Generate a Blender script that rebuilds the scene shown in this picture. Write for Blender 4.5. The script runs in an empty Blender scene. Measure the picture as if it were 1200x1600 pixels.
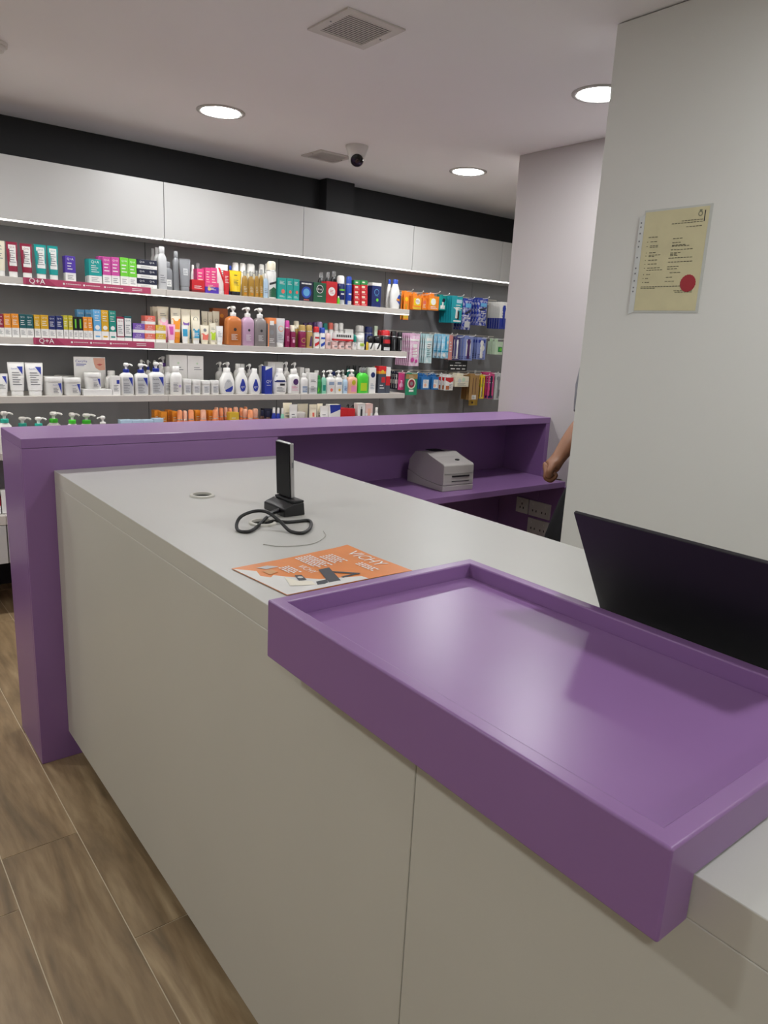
import bpy, bmesh, math, random
from mathutils import Vector, Matrix
random.seed(7)
scn = bpy.context.scene
COL = scn.collection
# ------------------------------------------------------------------ camera
cam_data = bpy.data.cameras.new('camera')
cam = bpy.data.objects.new('camera', cam_data)
COL.objects.link(cam)
scn.camera = cam
cam_data.sensor_fit = 'VERTICAL'
cam_data.sensor_height = 36.0
cam_data.lens = 36.0 * 1135.9 / 1600.0
cam_data.clip_start = 0.02
_ya, _pi, _ro = math.radians(38.714), math.radians(-13.500), math.radians(2.963)
_fw = Vector((math.sin(_ya) * math.cos(_pi), math.cos(_ya) * math.cos(_pi), math.sin(_pi)))
_r = Vector((math.cos(_ya), -math.sin(_ya), 0.0))
_u = _r.cross(_fw)
_r2 = _r * math.cos(_ro) + _u * math.sin(_ro)
_u2 = _u * math.cos(_ro) - _r * math.sin(_ro)
_m = Matrix((( _r2.x, _u2.x, -_fw.x, 0.0), (_r2.y, _u2.y, -_fw.y, 0.0), (_r2.z, _u2.z, -_fw.z, 1.5452), (0, 0, 0, 1)))
cam.matrix_world = _m
# ------------------------------------------------------------------ world, exposure, lamp strengths
world = bpy.data.worlds.new('world')
scn.world = world
world.use_nodes = True
world.node_tree.nodes['Background'].inputs[0].default_value = (0.9, 0.95, 1.0, 1)
world.node_tree.nodes['Background'].inputs[1].default_value = 0.05
scn.view_settings.view_transform = 'Standard'
scn.view_settings.look = 'None'
scn.view_settings.gamma = 1.0
scn.view_settings.use_curve_mapping = False
scn.view_settings.exposure = 1.36
LAMP = 64.0         # ceiling downlight diffusers
STRIP = 2.6         # led strips under cabinets and shelves
LAMP_COL = (0.97, 0.99, 1.0)
# downlights: (x, y); the last two are added, unseen, to brighten the shop side
LAMPS = [(1.66, 3.44), (3.24, 3.41), (2.61, 2.02), (0.08, 3.44), (1.6, 0.22), (-0.75, 1.7), (-0.75, -0.6), (4.3, 2.0), (-0.75, 3.44), (0.75, -1.9)]

# ------------------------------------------------------------------ colours and materials
def lin(h):
    h = h.lstrip('#')
    v = [int(h[i:i + 2], 16) / 255 for i in (0, 2, 4)]
    return tuple(c / 12.92 if c <= 0.04045 else ((c + 0.055) / 1.055) ** 2.4 for c in v)
PAL = dict(white='e9e8e4', cream='e6dfc8', silver='c4c5c6', steel='8b8d90', grey='7b7d80', dark='2a2a2c', black='161618', ink='1c2038',
  maroon='8f1f3d', teal='119a96', tealpk='1a97a3', violet='5136a5', magenta='c94a9b', lime='6fce35', limey='b5d62b', neon='4fd33d', pink='e58fb4',
  pinkl='eeb3cf', hotpink='dd4a87', red='c9242c', darkred='7d1a20', blue='2347ad', royal='26399c', navy='1d2a66', sky='63a9d8', paleblue='b9d3e6',
  cyanblue='2f9bc4', yellow='f0cb1e', gold='d9b437', goldl='b99a56', amber='c79a3e', orange='e8932a', orangel='ee8f55', orangepk='ee8a2c', apricot='f3a071',
  rust='b5673a', copper='bf7138', mauve='bd9bb5', taupe='86807f', berry='8a1c4d', plum='4b2a63', lilac='b6a4d0', lilacdark='7a56ab', coral='e2705f',
  blush='eac9c4', peach='eeb79b', salmon='e79d94', jade='1fa39a', seagreen='17897b', petrol='17595f', mustard='d5a522', olive='c2b72c', forest='1c5a3c',
  green='2e8f4a', greenpk='1f8a62', mint='8fd0b4', palegreen='c7dcc0', aqua='35b6a2', brown='4e2f22', kraft='a5804c', slate='4a505c', bluegrey='8d9db5',
  pinkpk='e6b9d6', aquapk='b9dadd', skypk='8fcbe6', violetpk='4d4478', periw='8290c9', bluepk='2a6fae', clear='d9dcdc', skin='a8744f', banner='b64869')
MATS = {}
def node_mat(name, rough=0.4, metal=0.0, coat=0.0, spec=0.5):
    m = bpy.data.materials.new(name)
    m.use_nodes = True
    b = m.node_tree.nodes['Principled BSDF']
    b.inputs['Roughness'].default_value = rough
    b.inputs['Metallic'].default_value = metal
    b.inputs['Coat Weight'].default_value = coat
    b.inputs['Specular IOR Level'].default_value = spec
    return m, m.node_tree, b
def noise_colour(nt, b, c1, c2, scale, detail=3.0, coords='Object', stretch=None):
    tc = nt.nodes.new('ShaderNodeTexCoord')
    n = nt.nodes.new('ShaderNodeTexNoise')
    n.inputs['Scale'].default_value = scale
    n.inputs['Detail'].default_value = detail
    src = tc.outputs[coords]
    if stretch:
        mp = nt.nodes.new('ShaderNodeMapping')
        mp.inputs['Scale'].default_value = stretch
        nt.links.new(src, mp.inputs['Vector'])
        src = mp.outputs['Vector']
    nt.links.new(src, n.inputs['Vector'])
    r = nt.nodes.new('ShaderNodeValToRGB')
    r.color_ramp.elements[0].position = 0.3
    r.color_ramp.elements[1].position = 0.7
    r.color_ramp.elements[0].color = (*c1, 1)
    r.color_ramp.elements[1].color = (*c2, 1)
    nt.links.new(n.outputs['Fac'], r.inputs['Fac'])
    nt.links.new(r.outputs['Color'], b.inputs['Base Color'])
    return n, r, src
def M(col, fin='plastic'):
    key = col + '_' + fin
    if key in MATS:
        return MATS[key]
    rough = dict(plastic=0.32, card=0.42, matte=0.7, ink=0.5, gloss=0.15, metal=0.3, cloth=0.9, foil=0.22)[fin]
    m, nt, b = node_mat(key, rough, 0.85 if fin == 'metal' else 0.0)
    c = lin(PAL.get(col, col))
    noise_colour(nt, b, tuple(v * 0.95 for v in c), tuple(min(1, v * 1.04) for v in c), 14.0)
    if fin == 'foil':
        r = nt.nodes['Color Ramp']; n = nt.nodes['Noise Texture']
        n.inputs['Scale'].default_value = 45.0
        r.color_ramp.elements[0].position = 0.42; r.color_ramp.elements[1].position = 0.66
        r.color_ramp.elements[0].color = (*c, 1)
        r.color_ramp.elements[1].color = (*[v * 0.45 + 0.5 for v in c], 1)
    if col == 'clear':
        b.inputs['Transmission Weight'].default_value = 0.75
        b.inputs['Roughness'].default_value = 0.12
    if col == 'amber':
        b.inputs['Transmission Weight'].default_value = 0.35
    MATS[key] = m
    return m
def surf(name, hexc, rough, var=0.03, scale=3.0, bump=0.0, bscale=60.0, coat=0.0, spec=0.5):
    m, nt, b = node_mat(name, rough, 0.0, coat, spec)
    c = lin(hexc)
    n, r, src = noise_colour(nt, b, tuple(v * (1 - var) for v in c), tuple(min(1, v * (1 + var)) for v in c), scale)
    if bump:
        n2 = nt.nodes.new('ShaderNodeTexNoise')
        n2.inputs['Scale'].default_value = bscale
        n2.inputs['Detail'].default_value = 4
        nt.links.new(src, n2.inputs['Vector'])
        bp = nt.nodes.new('ShaderNodeBump')
        bp.inputs['Strength'].default_value = bump
        bp.inputs['Distance'].default_value = 0.002
        nt.links.new(n2.outputs['Fac'], bp.inputs['Height'])
        nt.links.new(bp.outputs['Normal'], b.inputs['Normal'])
    MATS[name] = m
    return m
def emit(name, colour, strength):
    m = bpy.data.materials.new(name)
    m.use_nodes = True
    nt = m.node_tree
    b = nt.nodes['Principled BSDF']
    b.inputs['Base Color'].default_value = (0.9, 0.9, 0.9, 1)
    b.inputs['Emission Color'].default_value = (*colour, 1)
    b.inputs['Emission Strength'].default_value = strength
    return m
M_CEIL = surf('ceiling_paint', 'f6f4f3', 0.9, 0.01, 1.5, 0.05, 300)
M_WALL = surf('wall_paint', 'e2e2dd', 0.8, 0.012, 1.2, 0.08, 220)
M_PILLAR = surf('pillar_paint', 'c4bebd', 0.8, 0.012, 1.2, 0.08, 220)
M_BLACK = surf('black_wall_paint', '222224', 0.75, 0.05, 2.0, 0.05, 200)
M_PURPLE = surf('purple_lacquer', '8d689c', 0.32, 0.02, 5.0, 0.02, 400)
M_WHITE = surf('white_laminate', 'c8c5ba', 0.42, 0.012, 3.0, 0.03, 500)
M_TOP = surf('worktop_laminate', 'b9b8b3', 0.38, 0.012, 3.0, 0.03, 500)
M_CAB = surf('cabinet_door_white', 'c0bfbc', 0.35, 0.01, 2.0)
M_SHELF = surf('shelf_white', 'c9c3bb', 0.4, 0.015, 4.0)
M_PANEL = surf('grey_back_panel', '868688', 0.55, 0.05, 6.0)
M_BLACKPL = surf('black_plastic', '131316', 0.32, 0.1, 20.0, 0.03, 300)
M_SCREEN = surf('screen_black', '08080a', 0.3, 0.1, 20.0, 0, 60, 0, 0.2)
M_RUBBER = surf('black_rubber', '0e0e10', 0.45, 0.1, 20.0)
M_LIDBK = surf('laptop_black', '1b1a20', 0.42, 0.06, 9.0, 0.02, 600)
M_PRINTER = surf('printer_grey', 'b3aeaa', 0.5, 0.02, 8.0, 0.05, 300)
M_LAMP = emit('downlight_diffuser', LAMP_COL, LAMP)
M_STRIP = emit('led_strip_diffuser', (1.0, 0.97, 0.93), STRIP)

# ------------------------------------------------------------------ object helpers
def link(name, me, mat=None, parent=None):
    o = bpy.data.objects.new(name, me)
    if mat is not None:
        me.materials.append(mat)
    COL.objects.link(o)
    if parent is not None:
        o.parent = parent
    return o
def done(bm, name, mat, parent=None, smooth=False, loc=None):
    bmesh.ops.recalc_face_normals(bm, faces=bm.faces)
    if smooth:
        for f in bm.faces:
            f.smooth = True
    me = bpy.data.meshes.new(name)
    bm.to_mesh(me)
    bm.free()
    o = link(name, me, mat, parent)
    if smooth:
        try:
            me.set_sharp_from_angle(angle=math.radians(40))
        except Exception:
            pass
    if loc:
        o.location = loc
    return o
def tag(o, label, cat, grp=None):
    o['label'] = label
    o['category'] = cat
    if grp:
        o['group'] = grp
    return o
def thing(name, loc, label, cat, grp=None, rz=0.0):
    o = bpy.data.objects.new(name, None)
    o.empty_display_size = 0.05
    COL.objects.link(o)
    o.location = loc
    o.rotation_euler = (0, 0, rz)
    return tag(o, label, cat, grp)
def structure(o):
    o['kind'] = 'structure'
    return o
def copy_tree(o, parent=None):
    c = o.copy()
    COL.objects.link(c)
    if parent is not None:
        c.parent = parent
    for ch in list(o.children):
        copy_tree(ch, c)
    return c
def bx(bm, x0, x1, y0, y1, z0, z1, bevel=0.0, seg=2):
    r = bmesh.ops.create_cube(bm, size=1.0)
    vs = r['verts']
    for v in vs:
        v.co = Vector((x0 + (v.co.x + .5) * (x1 - x0), y0 + (v.co.y + .5) * (y1 - y0), z0 + (v.co.z + .5) * (z1 - z0)))
    if bevel:
        es = list({e for v in vs for e in v.link_edges})
        bmesh.ops.bevel(bm, geom=es, offset=bevel, segments=seg, profile=0.5, affect='EDGES')
def box(name, x0, x1, y0, y1, z0, z1, mat, parent=None, bevel=0.0, seg=2, smooth=False):
    bm = bmesh.new()
    bx(bm, x0, x1, y0, y1, z0, z1, bevel, seg)
    return done(bm, name, mat, parent, smooth)
def loft_bm(bm, rings, seg=20, close=True):
    """rings: (z, rx, ry, n[, cx, cy]) superellipse cross sections from bottom to top"""
    prev = None
    first = None
    for rg in rings:
        z, rx, ry, n = rg[:4]
        cx, cy = (rg[4], rg[5]) if len(rg) > 5 else (0, 0)
        cur = []
        for i in range(seg):
            a = 2 * math.pi * (i + 0.5) / seg
            c, s = math.cos(a), math.sin(a)
            cur.append(bm.verts.new((cx + rx * math.copysign(abs(c) ** (2 / n), c), cy + ry * math.copysign(abs(s) ** (2 / n), s), z)))
        if prev:
            for i in range(seg):
                j = (i + 1) % seg
                bm.faces.new((prev[i], prev[j], cur[j], cur[i]))
        else:
            first = cur
        prev = cur
    if close:
        bm.faces.new(list(reversed(first)))
        bm.faces.new(prev)
def loft(name, rings, mat, parent=None, seg=20, loc=None):
    bm = bmesh.new()
    loft_bm(bm, rings, seg)
    return done(bm, name, mat, parent, True, loc)
def tube_bm(bm, pts, r, seg=8):
    P = [Vector(p) for p in pts]
    prev = None
    nrm = None
    for i, p in enumerate(P):
        t = (P[min(i + 1, len(P) - 1)] - P[max(i - 1, 0)]).normalized()
        if nrm is None:
            nrm = t.orthogonal().normalized()
        else:
            nrm = (nrm - t * nrm.dot(t)).normalized()
        b = t.cross(nrm)
        cur = [bm.verts.new(p + (nrm * math.cos(2 * math.pi * k / seg) + b * math.sin(2 * math.pi * k / seg)) * r) for k in range(seg)]
        if prev:
            for k in range(seg):
                bm.faces.new((prev[k], prev[(k + 1) % seg], cur[(k + 1) % seg], cur[k]))
        else:
            bm.faces.new(list(reversed(cur)))
        prev = cur
    bm.faces.new(prev)
def tube(name, pts, r, mat, parent=None, seg=8):
    bm = bmesh.new()
    tube_bm(bm, pts, r, seg)
    return done(bm, name, mat, parent, True)
def spline(pts, n=8):
    out = []
    P = [Vector(p) for p in pts]
    for i in range(len(P) - 1):
        p0, p1, p2, p3 = P[max(i - 1, 0)], P[i], P[i + 1], P[min(i + 2, len(P) - 1)]
        for k in range(n):
            t = k / n
            out.append(0.5 * ((2 * p1) + (p2 - p0) * t + (2 * p0 - 5 * p1 + 4 * p2 - p3) * t * t + (3 * p1 - p0 - 3 * p2 + p3) * t ** 3))
    out.append(P[-1])
    return out
def prism_bm(bm, pts, off):
    """extrude polygon pts (3D list) by vector off"""
    off = Vector(off)
    a = [bm.verts.new(p) for p in pts]
    b = [bm.verts.new(Vector(p) + off) for p in pts]
    n = len(pts)
    bm.faces.new(a)
    bm.faces.new(list(reversed(b)))
    for i in range(n):
        j = (i + 1) % n
        bm.faces.new((a[j], a[i], b[i], b[j]))
def prism(name, pts, off, mat, parent=None, bevel=0.0):
    bm = bmesh.new()
    prism_bm(bm, pts, off)
    if bevel:
        bmesh.ops.bevel(bm, geom=list(bm.edges), offset=bevel, segments=2, profile=0.5, affect='EDGES')
    return done(bm, name, mat, parent)
_TXT = {}
def text_polys(s):
    """flat glyph mesh of string s, normalised so that width = 1, centred: (verts, faces, height)"""
    if s in _TXT:
        return _TXT[s]
    cu = bpy.data.curves.new('glyphs', 'FONT')
    cu.body = s
    cu.resolution_u = 2
    o = bpy.data.objects.new('glyphs', cu)
    COL.objects.link(o)
    dg = bpy.context.evaluated_depsgraph_get()
    me = bpy.data.meshes.new_from_object(o.evaluated_get(dg))
    vs = [tuple(v.co) for v in me.vertices]
    fs = [tuple(p.vertices) for p in me.polygons]
    bpy.data.objects.remove(o)
    bpy.data.curves.remove(cu)
    bpy.data.meshes.remove(me)
    x0, x1 = min(v[0] for v in vs), max(v[0] for v in vs)
    y0, y1 = min(v[1] for v in vs), max(v[1] for v in vs)
    w = x1 - x0
    vs = [((v[0] - (x0 + x1) / 2) / w, (v[1] - (y0 + y1) / 2) / w) for v in vs]
    _TXT[s] = (vs, fs, (y1 - y0) / w)
    return _TXT[s]
def flat_print(name, shapes, mapf, mat, parent=None):
    """shapes: list of ('t',text,x,y,width) | ('p',[(x,y)...]) | ('r',x0,x1,y0,y1,cols); mapf: (x,y)->3D point"""
    bm = bmesh.new()
    for s in shapes:
        if s[0] == 't':
            vs, fs, hh = text_polys(s[1])
            sy = s[5] if len(s) > 5 else s[4]
            bv = [bm.verts.new(mapf(s[2] + v[0] * s[4], s[3] + v[1] * sy)) for v in vs]
            for f in fs:
                try:
                    bm.faces.new([bv[i] for i in f])
                except ValueError:
                    pass
        elif s[0] == 'p' and len(s) > 2:      # on a curved front: subdivide before mapping
            b2 = bmesh.new()
            b2.faces.new([b2.verts.new((q[0], q[1], 0)) for q in s[1]])
            bmesh.ops.triangulate(b2, faces=b2.faces)
            bmesh.ops.subdivide_edges(b2, edges=b2.edges, cuts=2 if len(s[1]) > 10 else 4, use_grid_fill=True)
            vm = {v: bm.verts.new(mapf(v.co.x, v.co.y)) for v in b2.verts}
            for f_ in b2.faces:
                bm.faces.new([vm[v] for v in f_.verts])
            b2.free()
        elif s[0] == 'p':
            bm.faces.new([bm.verts.new(mapf(*q)) for q in s[1]])
        else:
            n = s[5] if len(s) > 5 else 1
            prev = None
            for i in range(n + 1):
                xx = s[1] + (s[2] - s[1]) * i / n
                cur = (bm.verts.new(mapf(xx, s[3])), bm.verts.new(mapf(xx, s[4])))
                if prev:
                    bm.faces.new((prev[0], cur[0], cur[1], prev[1]))
                prev = cur
    me = bpy.data.meshes.new(name)
    bm.to_mesh(me)
    bm.free()
    return link(name, me, mat, parent)
def disc_pts(cx, cy, rx, ry, n=18):
    return [(cx + rx * math.cos(2 * math.pi * i / n), cy + ry * math.sin(2 * math.pi * i / n)) for i in range(n)]
# ================================================================== STRUCTURE
H = 2.529
Y_BACK = 4.64
def plank_mat():
    m, nt, b = node_mat('wood_look_plank', 0.36)
    tc = nt.nodes.new('ShaderNodeTexCoord')
    oi = nt.nodes.new('ShaderNodeObjectInfo')
    add = nt.nodes.new('ShaderNodeVectorMath'); add.operation = 'MULTIPLY_ADD'
    add.inputs[1].default_value = (6.0, 0.9, 1.0)
    cmb = nt.nodes.new('ShaderNodeCombineXYZ')
    mul = nt.nodes.new('ShaderNodeMath'); mul.operation = 'MULTIPLY'; mul.inputs[1].default_value = 37.0
    nt.links.new(oi.outputs['Random'], mul.inputs[0])
    for i in range(3):
        nt.links.new(mul.outputs[0], cmb.inputs[i])
    nt.links.new(tc.outputs['Object'], add.inputs[0])
    nt.links.new(cmb.outputs[0], add.inputs[2])
    n1 = nt.nodes.new('ShaderNodeTexNoise'); n1.inputs['Scale'].default_value = 1.6; n1.inputs['Detail'].default_value = 6; n1.inputs['Distortion'].default_value = 1.4
    nt.links.new(add.outputs[0], n1.inputs['Vector'])
    n2 = nt.nodes.new('ShaderNodeTexNoise'); n2.inputs['Scale'].default_value = 9.0; n2.inputs['Detail'].default_value = 5
    nt.links.new(add.outputs[0], n2.inputs['Vector'])
    r = nt.nodes.new('ShaderNodeValToRGB')
    r.color_ramp.elements[0].position = 0.28; r.color_ramp.elements[0].color = (*lin('7d6a50'), 1)
    r.color_ramp.elements[1].position = 0.72; r.color_ramp.elements[1].color = (*lin('bda581'), 1)
    e = r.color_ramp.elements.new(0.5); e.color = (*lin('9e8564'), 1)
    nt.links.new(n1.outputs['Fac'], r.inputs['Fac'])
    r2 = nt.nodes.new('ShaderNodeValToRGB')
    r2.color_ramp.elements[0].position = 0.35; r2.color_ramp.elements[0].color = (0.74, 0.72, 0.69, 1)
    r2.color_ramp.elements[1].position = 0.6; r2.color_ramp.elements[1].color = (1, 1, 1, 1)
    nt.links.new(n2.outputs['Fac'], r2.inputs['Fac'])
    mx = nt.nodes.new('ShaderNodeMixRGB'); mx.blend_type = 'MULTIPLY'; mx.inputs[0].default_value = 0.8
    nt.links.new(r.outputs[0], mx.inputs[1]); nt.links.new(r2.outputs[0], mx.inputs[2])
    hs = nt.nodes.new('ShaderNodeHueSaturation')
    mr = nt.nodes.new('ShaderNodeMapRange'); mr.inputs['To Min'].default_value = 0.85; mr.inputs['To Max'].default_value = 1.15
    nt.links.new(oi.outputs['Random'], mr.inputs[0]); nt.links.new(mr.outputs[0], hs.inputs['Value'])
    nt.links.new(mx.outputs[0], hs.inputs['Color'])
    nt.links.new(hs.outputs[0], b.inputs['Base Color'])
    bp = nt.nodes.new('ShaderNodeBump'); bp.inputs['Strength'].default_value = 0.12; bp.inputs['Distance'].default_value = 0.002
    nt.links.new(n2.outputs['Fac'], bp.inputs['Height']); nt.links.new(bp.outputs[0], b.inputs['Normal'])
    return m
M_PLANK = plank_mat()
M_GROUT = surf('floor_grout', 'd2c4aa', 0.8, 0.05, 20)
floor = structure(box('floor', -2.6, 5.25, -2.6, 4.7, -0.08, -0.002, M_GROUT))
PW, PL = 0.2145, 1.2
_pm = {}
col = 0
x = 0.5205 - PW * 14
while x < 5.1:
    k = round((x - 0.5205) / PW)
    y = 1.59 + (k % 2) * 0.5 + ((k // 2) % 2) * 0.27 - PL * 4 if k not in (0, -1) else (1.59 if k == 0 else 2.09) - PL * 4
    while y < 4.64:
        y0, y1 = max(y, -2.55), min(y + PL, 4.63)
        if y1 - y0 > 0.05:
            ln = round(y1 - y0, 3)
            if ln not in _pm:
                bm = bmesh.new()
                bx(bm, 0.0014, PW - 0.0014, 0.0014, ln - 0.0014, -0.004, 0.0, 0.0006, 1)
                me = bpy.data.meshes.new('plank'); bm.to_mesh(me); bm.free(); me.materials.append(M_PLANK)
                _pm[ln] = me
            o = bpy.data.objects.new('plank', _pm[ln]); COL.objects.link(o); o.parent = floor; o.location = (x, y0, 0)
        y += PL
    x += PW
structure(box('ceiling', -2.6, 5.25, -2.6, 4.7, H, H + 0.1, M_CEIL))
structure(box('wall_back', -2.6, 5.25, Y_BACK, Y_BACK + 0.1, -0.002, H, M_BLACK))
structure(box('wall_left', -2.7, -2.6, -2.6, 4.7, -0.002, H, M_WALL))
structure(box('wall_front', -2.6, 5.25, -2.7, -2.6, -0.002, H, M_WALL))
structure(box('wall_right', 5.25, 5.35, -2.6, 4.7, -0.002, H, M_WALL))
# black bulkhead above the cabinets, with its boxed column
structure(box('wall_bulkhead', -2.6, 5.25, 4.347, Y_BACK - 0.001, 1.99, H - 0.001, M_BLACK))
structure(box('trim_1', 2.80, 3.02, 4.26, 4.3465, 2.2935, H - 0.001, M_BLACK))
# partition with the certificate (parallel to the counter) and the pillar wall beyond
structure(box('wall_partition', 2.104, 2.26, -2.59, 1.592, 0.0005, H - 0.004, M_WALL, None, 0.002, 1))
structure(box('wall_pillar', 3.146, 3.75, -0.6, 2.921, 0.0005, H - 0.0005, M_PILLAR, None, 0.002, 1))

# ================================================================== SHELVING
YS, YW = 4.036, 4.34
BAY0, BAYW = 1.62, 0.88
BAYS = [-2, -1, 0, 1, 2, 3]           # bay i spans BAY0+(i-1)*W .. ; joints at BAY0+i*W
def jx(i): return BAY0 + i * BAYW
wall_unit = thing('wall_shelving_unit', (0, 0, 0), 'grey backed wall shelving unit behind the purple ledge counter', 'shelving')
for i in range(-2, 4):
    box('back_panel', jx(i) + 0.002, jx(i + 1) - 0.002, YW, YW + 0.006, 0.30, 2.2, M_PANEL, wall_unit)
for i in range(-2, 5):
    box('upright', jx(i) - 0.0045, jx(i) + 0.0045, YW + 0.003, YW + 0.0062, 0.30, 2.2, M('black', 'matte'), wall_unit)
SHELF_Z = [(1.740, 0.034), (1.4535, 0.036), (1.163, 0.034), (0.878, 0.036)]
ORD = ['top', 'second', 'third', 'fourth']
XE = 3.371
NB = {-2: 'leftmost', -1: 'left', 0: 'middle', 1: 'right'}
for si, (z, th) in enumerate(SHELF_Z):
    for bi, (a, b) in enumerate(((jx(-2), jx(-1)), (jx(-1), jx(0)), (jx(0), jx(1)), (jx(1), XE if si < 3 else jx(2)))):
        pos = ('far left section, outside the photo', 'left section', 'centre section', 'right section')[bi]
        t = thing('shelf_board', ((a + b) / 2, YS, z), 'white %s shelf board with lit lower edge, %s' % (ORD[si], pos), 'shelf', 'white shelf boards on the grey wall')
        hw = (b - a) / 2 - 0.0008
        box('board', -hw, hw, 0.012, YW - YS - 0.001, -0.018, 0.0, M_SHELF, t, 0.0008, 1)
        box('front_lip', -hw, hw, 0.0, 0.0118, -th, 0.0, M_SHELF, t, 0.001, 1)
        if si < 2:
            box('led_strip', -hw + 0.004, hw - 0.004, 0.001, 0.020, -th - 0.0026, -th - 0.0002, M_STRIP, t)
            box('led_channel', -hw + 0.004, hw - 0.004, 0.0122, 0.020, -th, -0.0182, M_SHELF, t)
        elif si == 2:
            box('led_strip', -hw + 0.01, hw - 0.01, 0.0135, 0.0235, -th + 0.004, -0.0185, M_STRIP, t)
        # slotted bracket clips under the board at its ends
        for s in (-1, 1):
            bm = bmesh.new()
            for q in range(3):
                bx(bm, s * (hw - 0.03) - 0.03 + q * 0.02, s * (hw - 0.03) - 0.017 + q * 0.02, 0.26, 0.302, -0.034 + 0.003 * (q % 2), -0.0185)
            done(bm, 'bracket', M_SHELF, t)
# base drawers under the shelving (seen at the left end of the ledge)
for i in range(-2, 2):
    t = thing('base_cabinet', ((jx(i) + jx(i + 1)) / 2, 4.02, 0.30), 'low white base cabinet under the shelves, %s' % ('far left, outside the photo', 'at the left end of the purple ledge', 'third from the pillar, hidden by the ledge', 'second from the pillar, hidden by the ledge')[i + 2], 'cabinet', 'white base cabinets')
    box('body', -0.439, 0.439, 0.02, 0.318, 0.0, 0.255, M_SHELF, t, 0.001, 1)
    box('drawer_front', -0.437, 0.437, 0.0, 0.0195, 0.004, 0.205, M_CAB, t, 0.001, 1)
    box('top_lip', -0.439, 0.439, 0.0, 0.0195, 0.209, 0.257, M_SHELF, t, 0.001, 1)
structure(box('baseboard_back', -2.55, 5.2, 4.60, 4.6395, 0.0005, 0.29, M('black', 'matte')))
# overhead cabinets
for i in range(-2, 4):
    nm = {-2: 'far left, outside the photo', -1: 'leftmost in view', 0: 'second from the left', 1: 'third from the left', 2: 'fourth from the left', 3: 'cut off by the pillar'}[i]
    t = thing('overhead_cabinet', ((jx(i) + jx(i + 1)) / 2, 4.047, 2.004), 'white handleless overhead cabinet under the black wall, %s' % nm, 'cabinet', 'white overhead cabinets')
    box('body', -0.4395, 0.4395, 0.019, 0.292, 0.0, 0.287, M_CAB, t)
    box('door', -0.4385, 0.4385, 0.0, 0.018, 0.0, 0.287, M_CAB, t, 0.0012, 1)
    box('led_strip', -0.432, 0.432, 0.004, 0.030, -0.0042, -0.0005, M_STRIP, t)

# peg rails and black info card
for zz, k in ((1.875, 'upper'), (1.588, 'middle'), (1.302, 'lower')):
    t = thing('hook_rail', (3.88, YW, zz), '%s white rail carrying the hanging packs beside the pillar' % k, 'rail', 'white hook rails')
    box('bar', -0.48, 0.66, -0.012, -0.001, -0.012, 0.012, M_SHELF, t, 0.002, 1)
    box('channel', -0.48, 0.66, -0.0125, -0.0122, -0.003, 0.003, M('grey', 'metal'), t)
t = thing('info_card', (4.03, 4.2, 1.318), 'small black card with white lettering hanging among the packs', 'sign')
box('card', -0.1, 0.1, 0, 0.003, 0, 0.078, M('black', 'card'), t)
flat_print('lettering', [('r', -0.03, 0.03, 0.058, 0.066)] + [('r', -0.085 + i * 0.045, -0.05 + i * 0.045, 0.038, 0.045) for i in range(4)] + [('r', -0.075 + i * 0.06, -0.03 + i * 0.055, 0.012, 0.02) for i in range(3)], lambda a, b: (a, -0.0006, b), M('white', 'ink'), t)
box('hanger', -0.003, 0.003, 0.003, 0.139, 0.068, 0.074, M_SHELF, t)

# pink banners clipped on the first two shelf lips
def banner(x0, x1, z0, z1, label):
    t = thing('shelf_banner', (x0, YS - 0.0035, z0), label, 'banner', 'pink shelf edge banners')
    w, h = x1 - x0, z1 - z0
    box('strip', 0, w, 0.001, 0.003, 0, h, M('banner', 'card'), t)
    mp = lambda a, b: (a, 0.0004, b)
    flat_print('dark_panel', [('p', [(0.012, 0.001), (w * 0.24, 0.001), (w * 0.18, h - 0.001), (0.012, h - 0.001)])], lambda a, b: (a, 0.0007, b), M('a23458', 'ink'), t)
    sh = [('t', 'Q+A', w * 0.10, h * 0.5, w * 0.115)]
    for q, (a, b) in enumerate(((0.3, 0.43), (0.455, 0.58), (0.62, 0.77))):
        for q2 in range(9):
            sh.append(('r', w * a + 0.008 + q2 * w * (b - a) * 0.1, w * a + 0.008 + (q2 + 0.75) * w * (b - a) * 0.1, h * 0.46, h * 0.56))
        sh.append(('p', disc_pts(w * a - 0.002, h * 0.5, h * 0.16, h * 0.16, 10)))
    sh.append(('r', w * 0.84, w * 0.925, h * 0.58, h * 0.68))
    sh.append(('r', w * 0.84, w * 0.925, h * 0.32, h * 0.42))
    flat_print('lettering', sh, mp, M('white', 'ink'), t)
banner(0.895, 1.532, 1.7105, 1.7425, 'pink banner strip on the top shelf lip')
banner(0.925, 1.545, 1.4225, 1.456, 'pink banner strip on the second shelf lip')

# ================================================================== LEDGE COUNTER (purple)
XL0, YL, YL2, ZL, XP = 0.525, 2.53, 2.835, 1.170, 3.1455
XO = 1.466
lg = thing('ledge_counter', (XL0, YL, 0), 'purple lacquered ledge counter with open niche at the end of the white counter', 'counter')
def lbox(name, x0, x1, y0, y1, z0, z1, mat=M_PURPLE, bev=0.0015):
    return box(name, x0 - XL0, x1 - XL0, y0 - YL, y1 - YL, z0, z1, mat, lg, bev, 2)
lbox('top_board', XL0, XP, YL, YL2, ZL - 0.031, ZL)
lbox('side_panel', XL0, XL0 + 0.03, YL + 0.0185, YL2, 0.0005, ZL - 0.032)
lbox('front_panel', XL0, XO, YL, YL + 0.018, 0.0005, ZL - 0.0322)
lbox('back_panel', XL0 + 0.0305, XP - 0.031, YL2 - 0.02, YL2, 0.0005, ZL - 0.032)
lbox('end_panel', XP - 0.03, XP, YL, YL2, 0.0005, ZL - 0.032)
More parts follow.
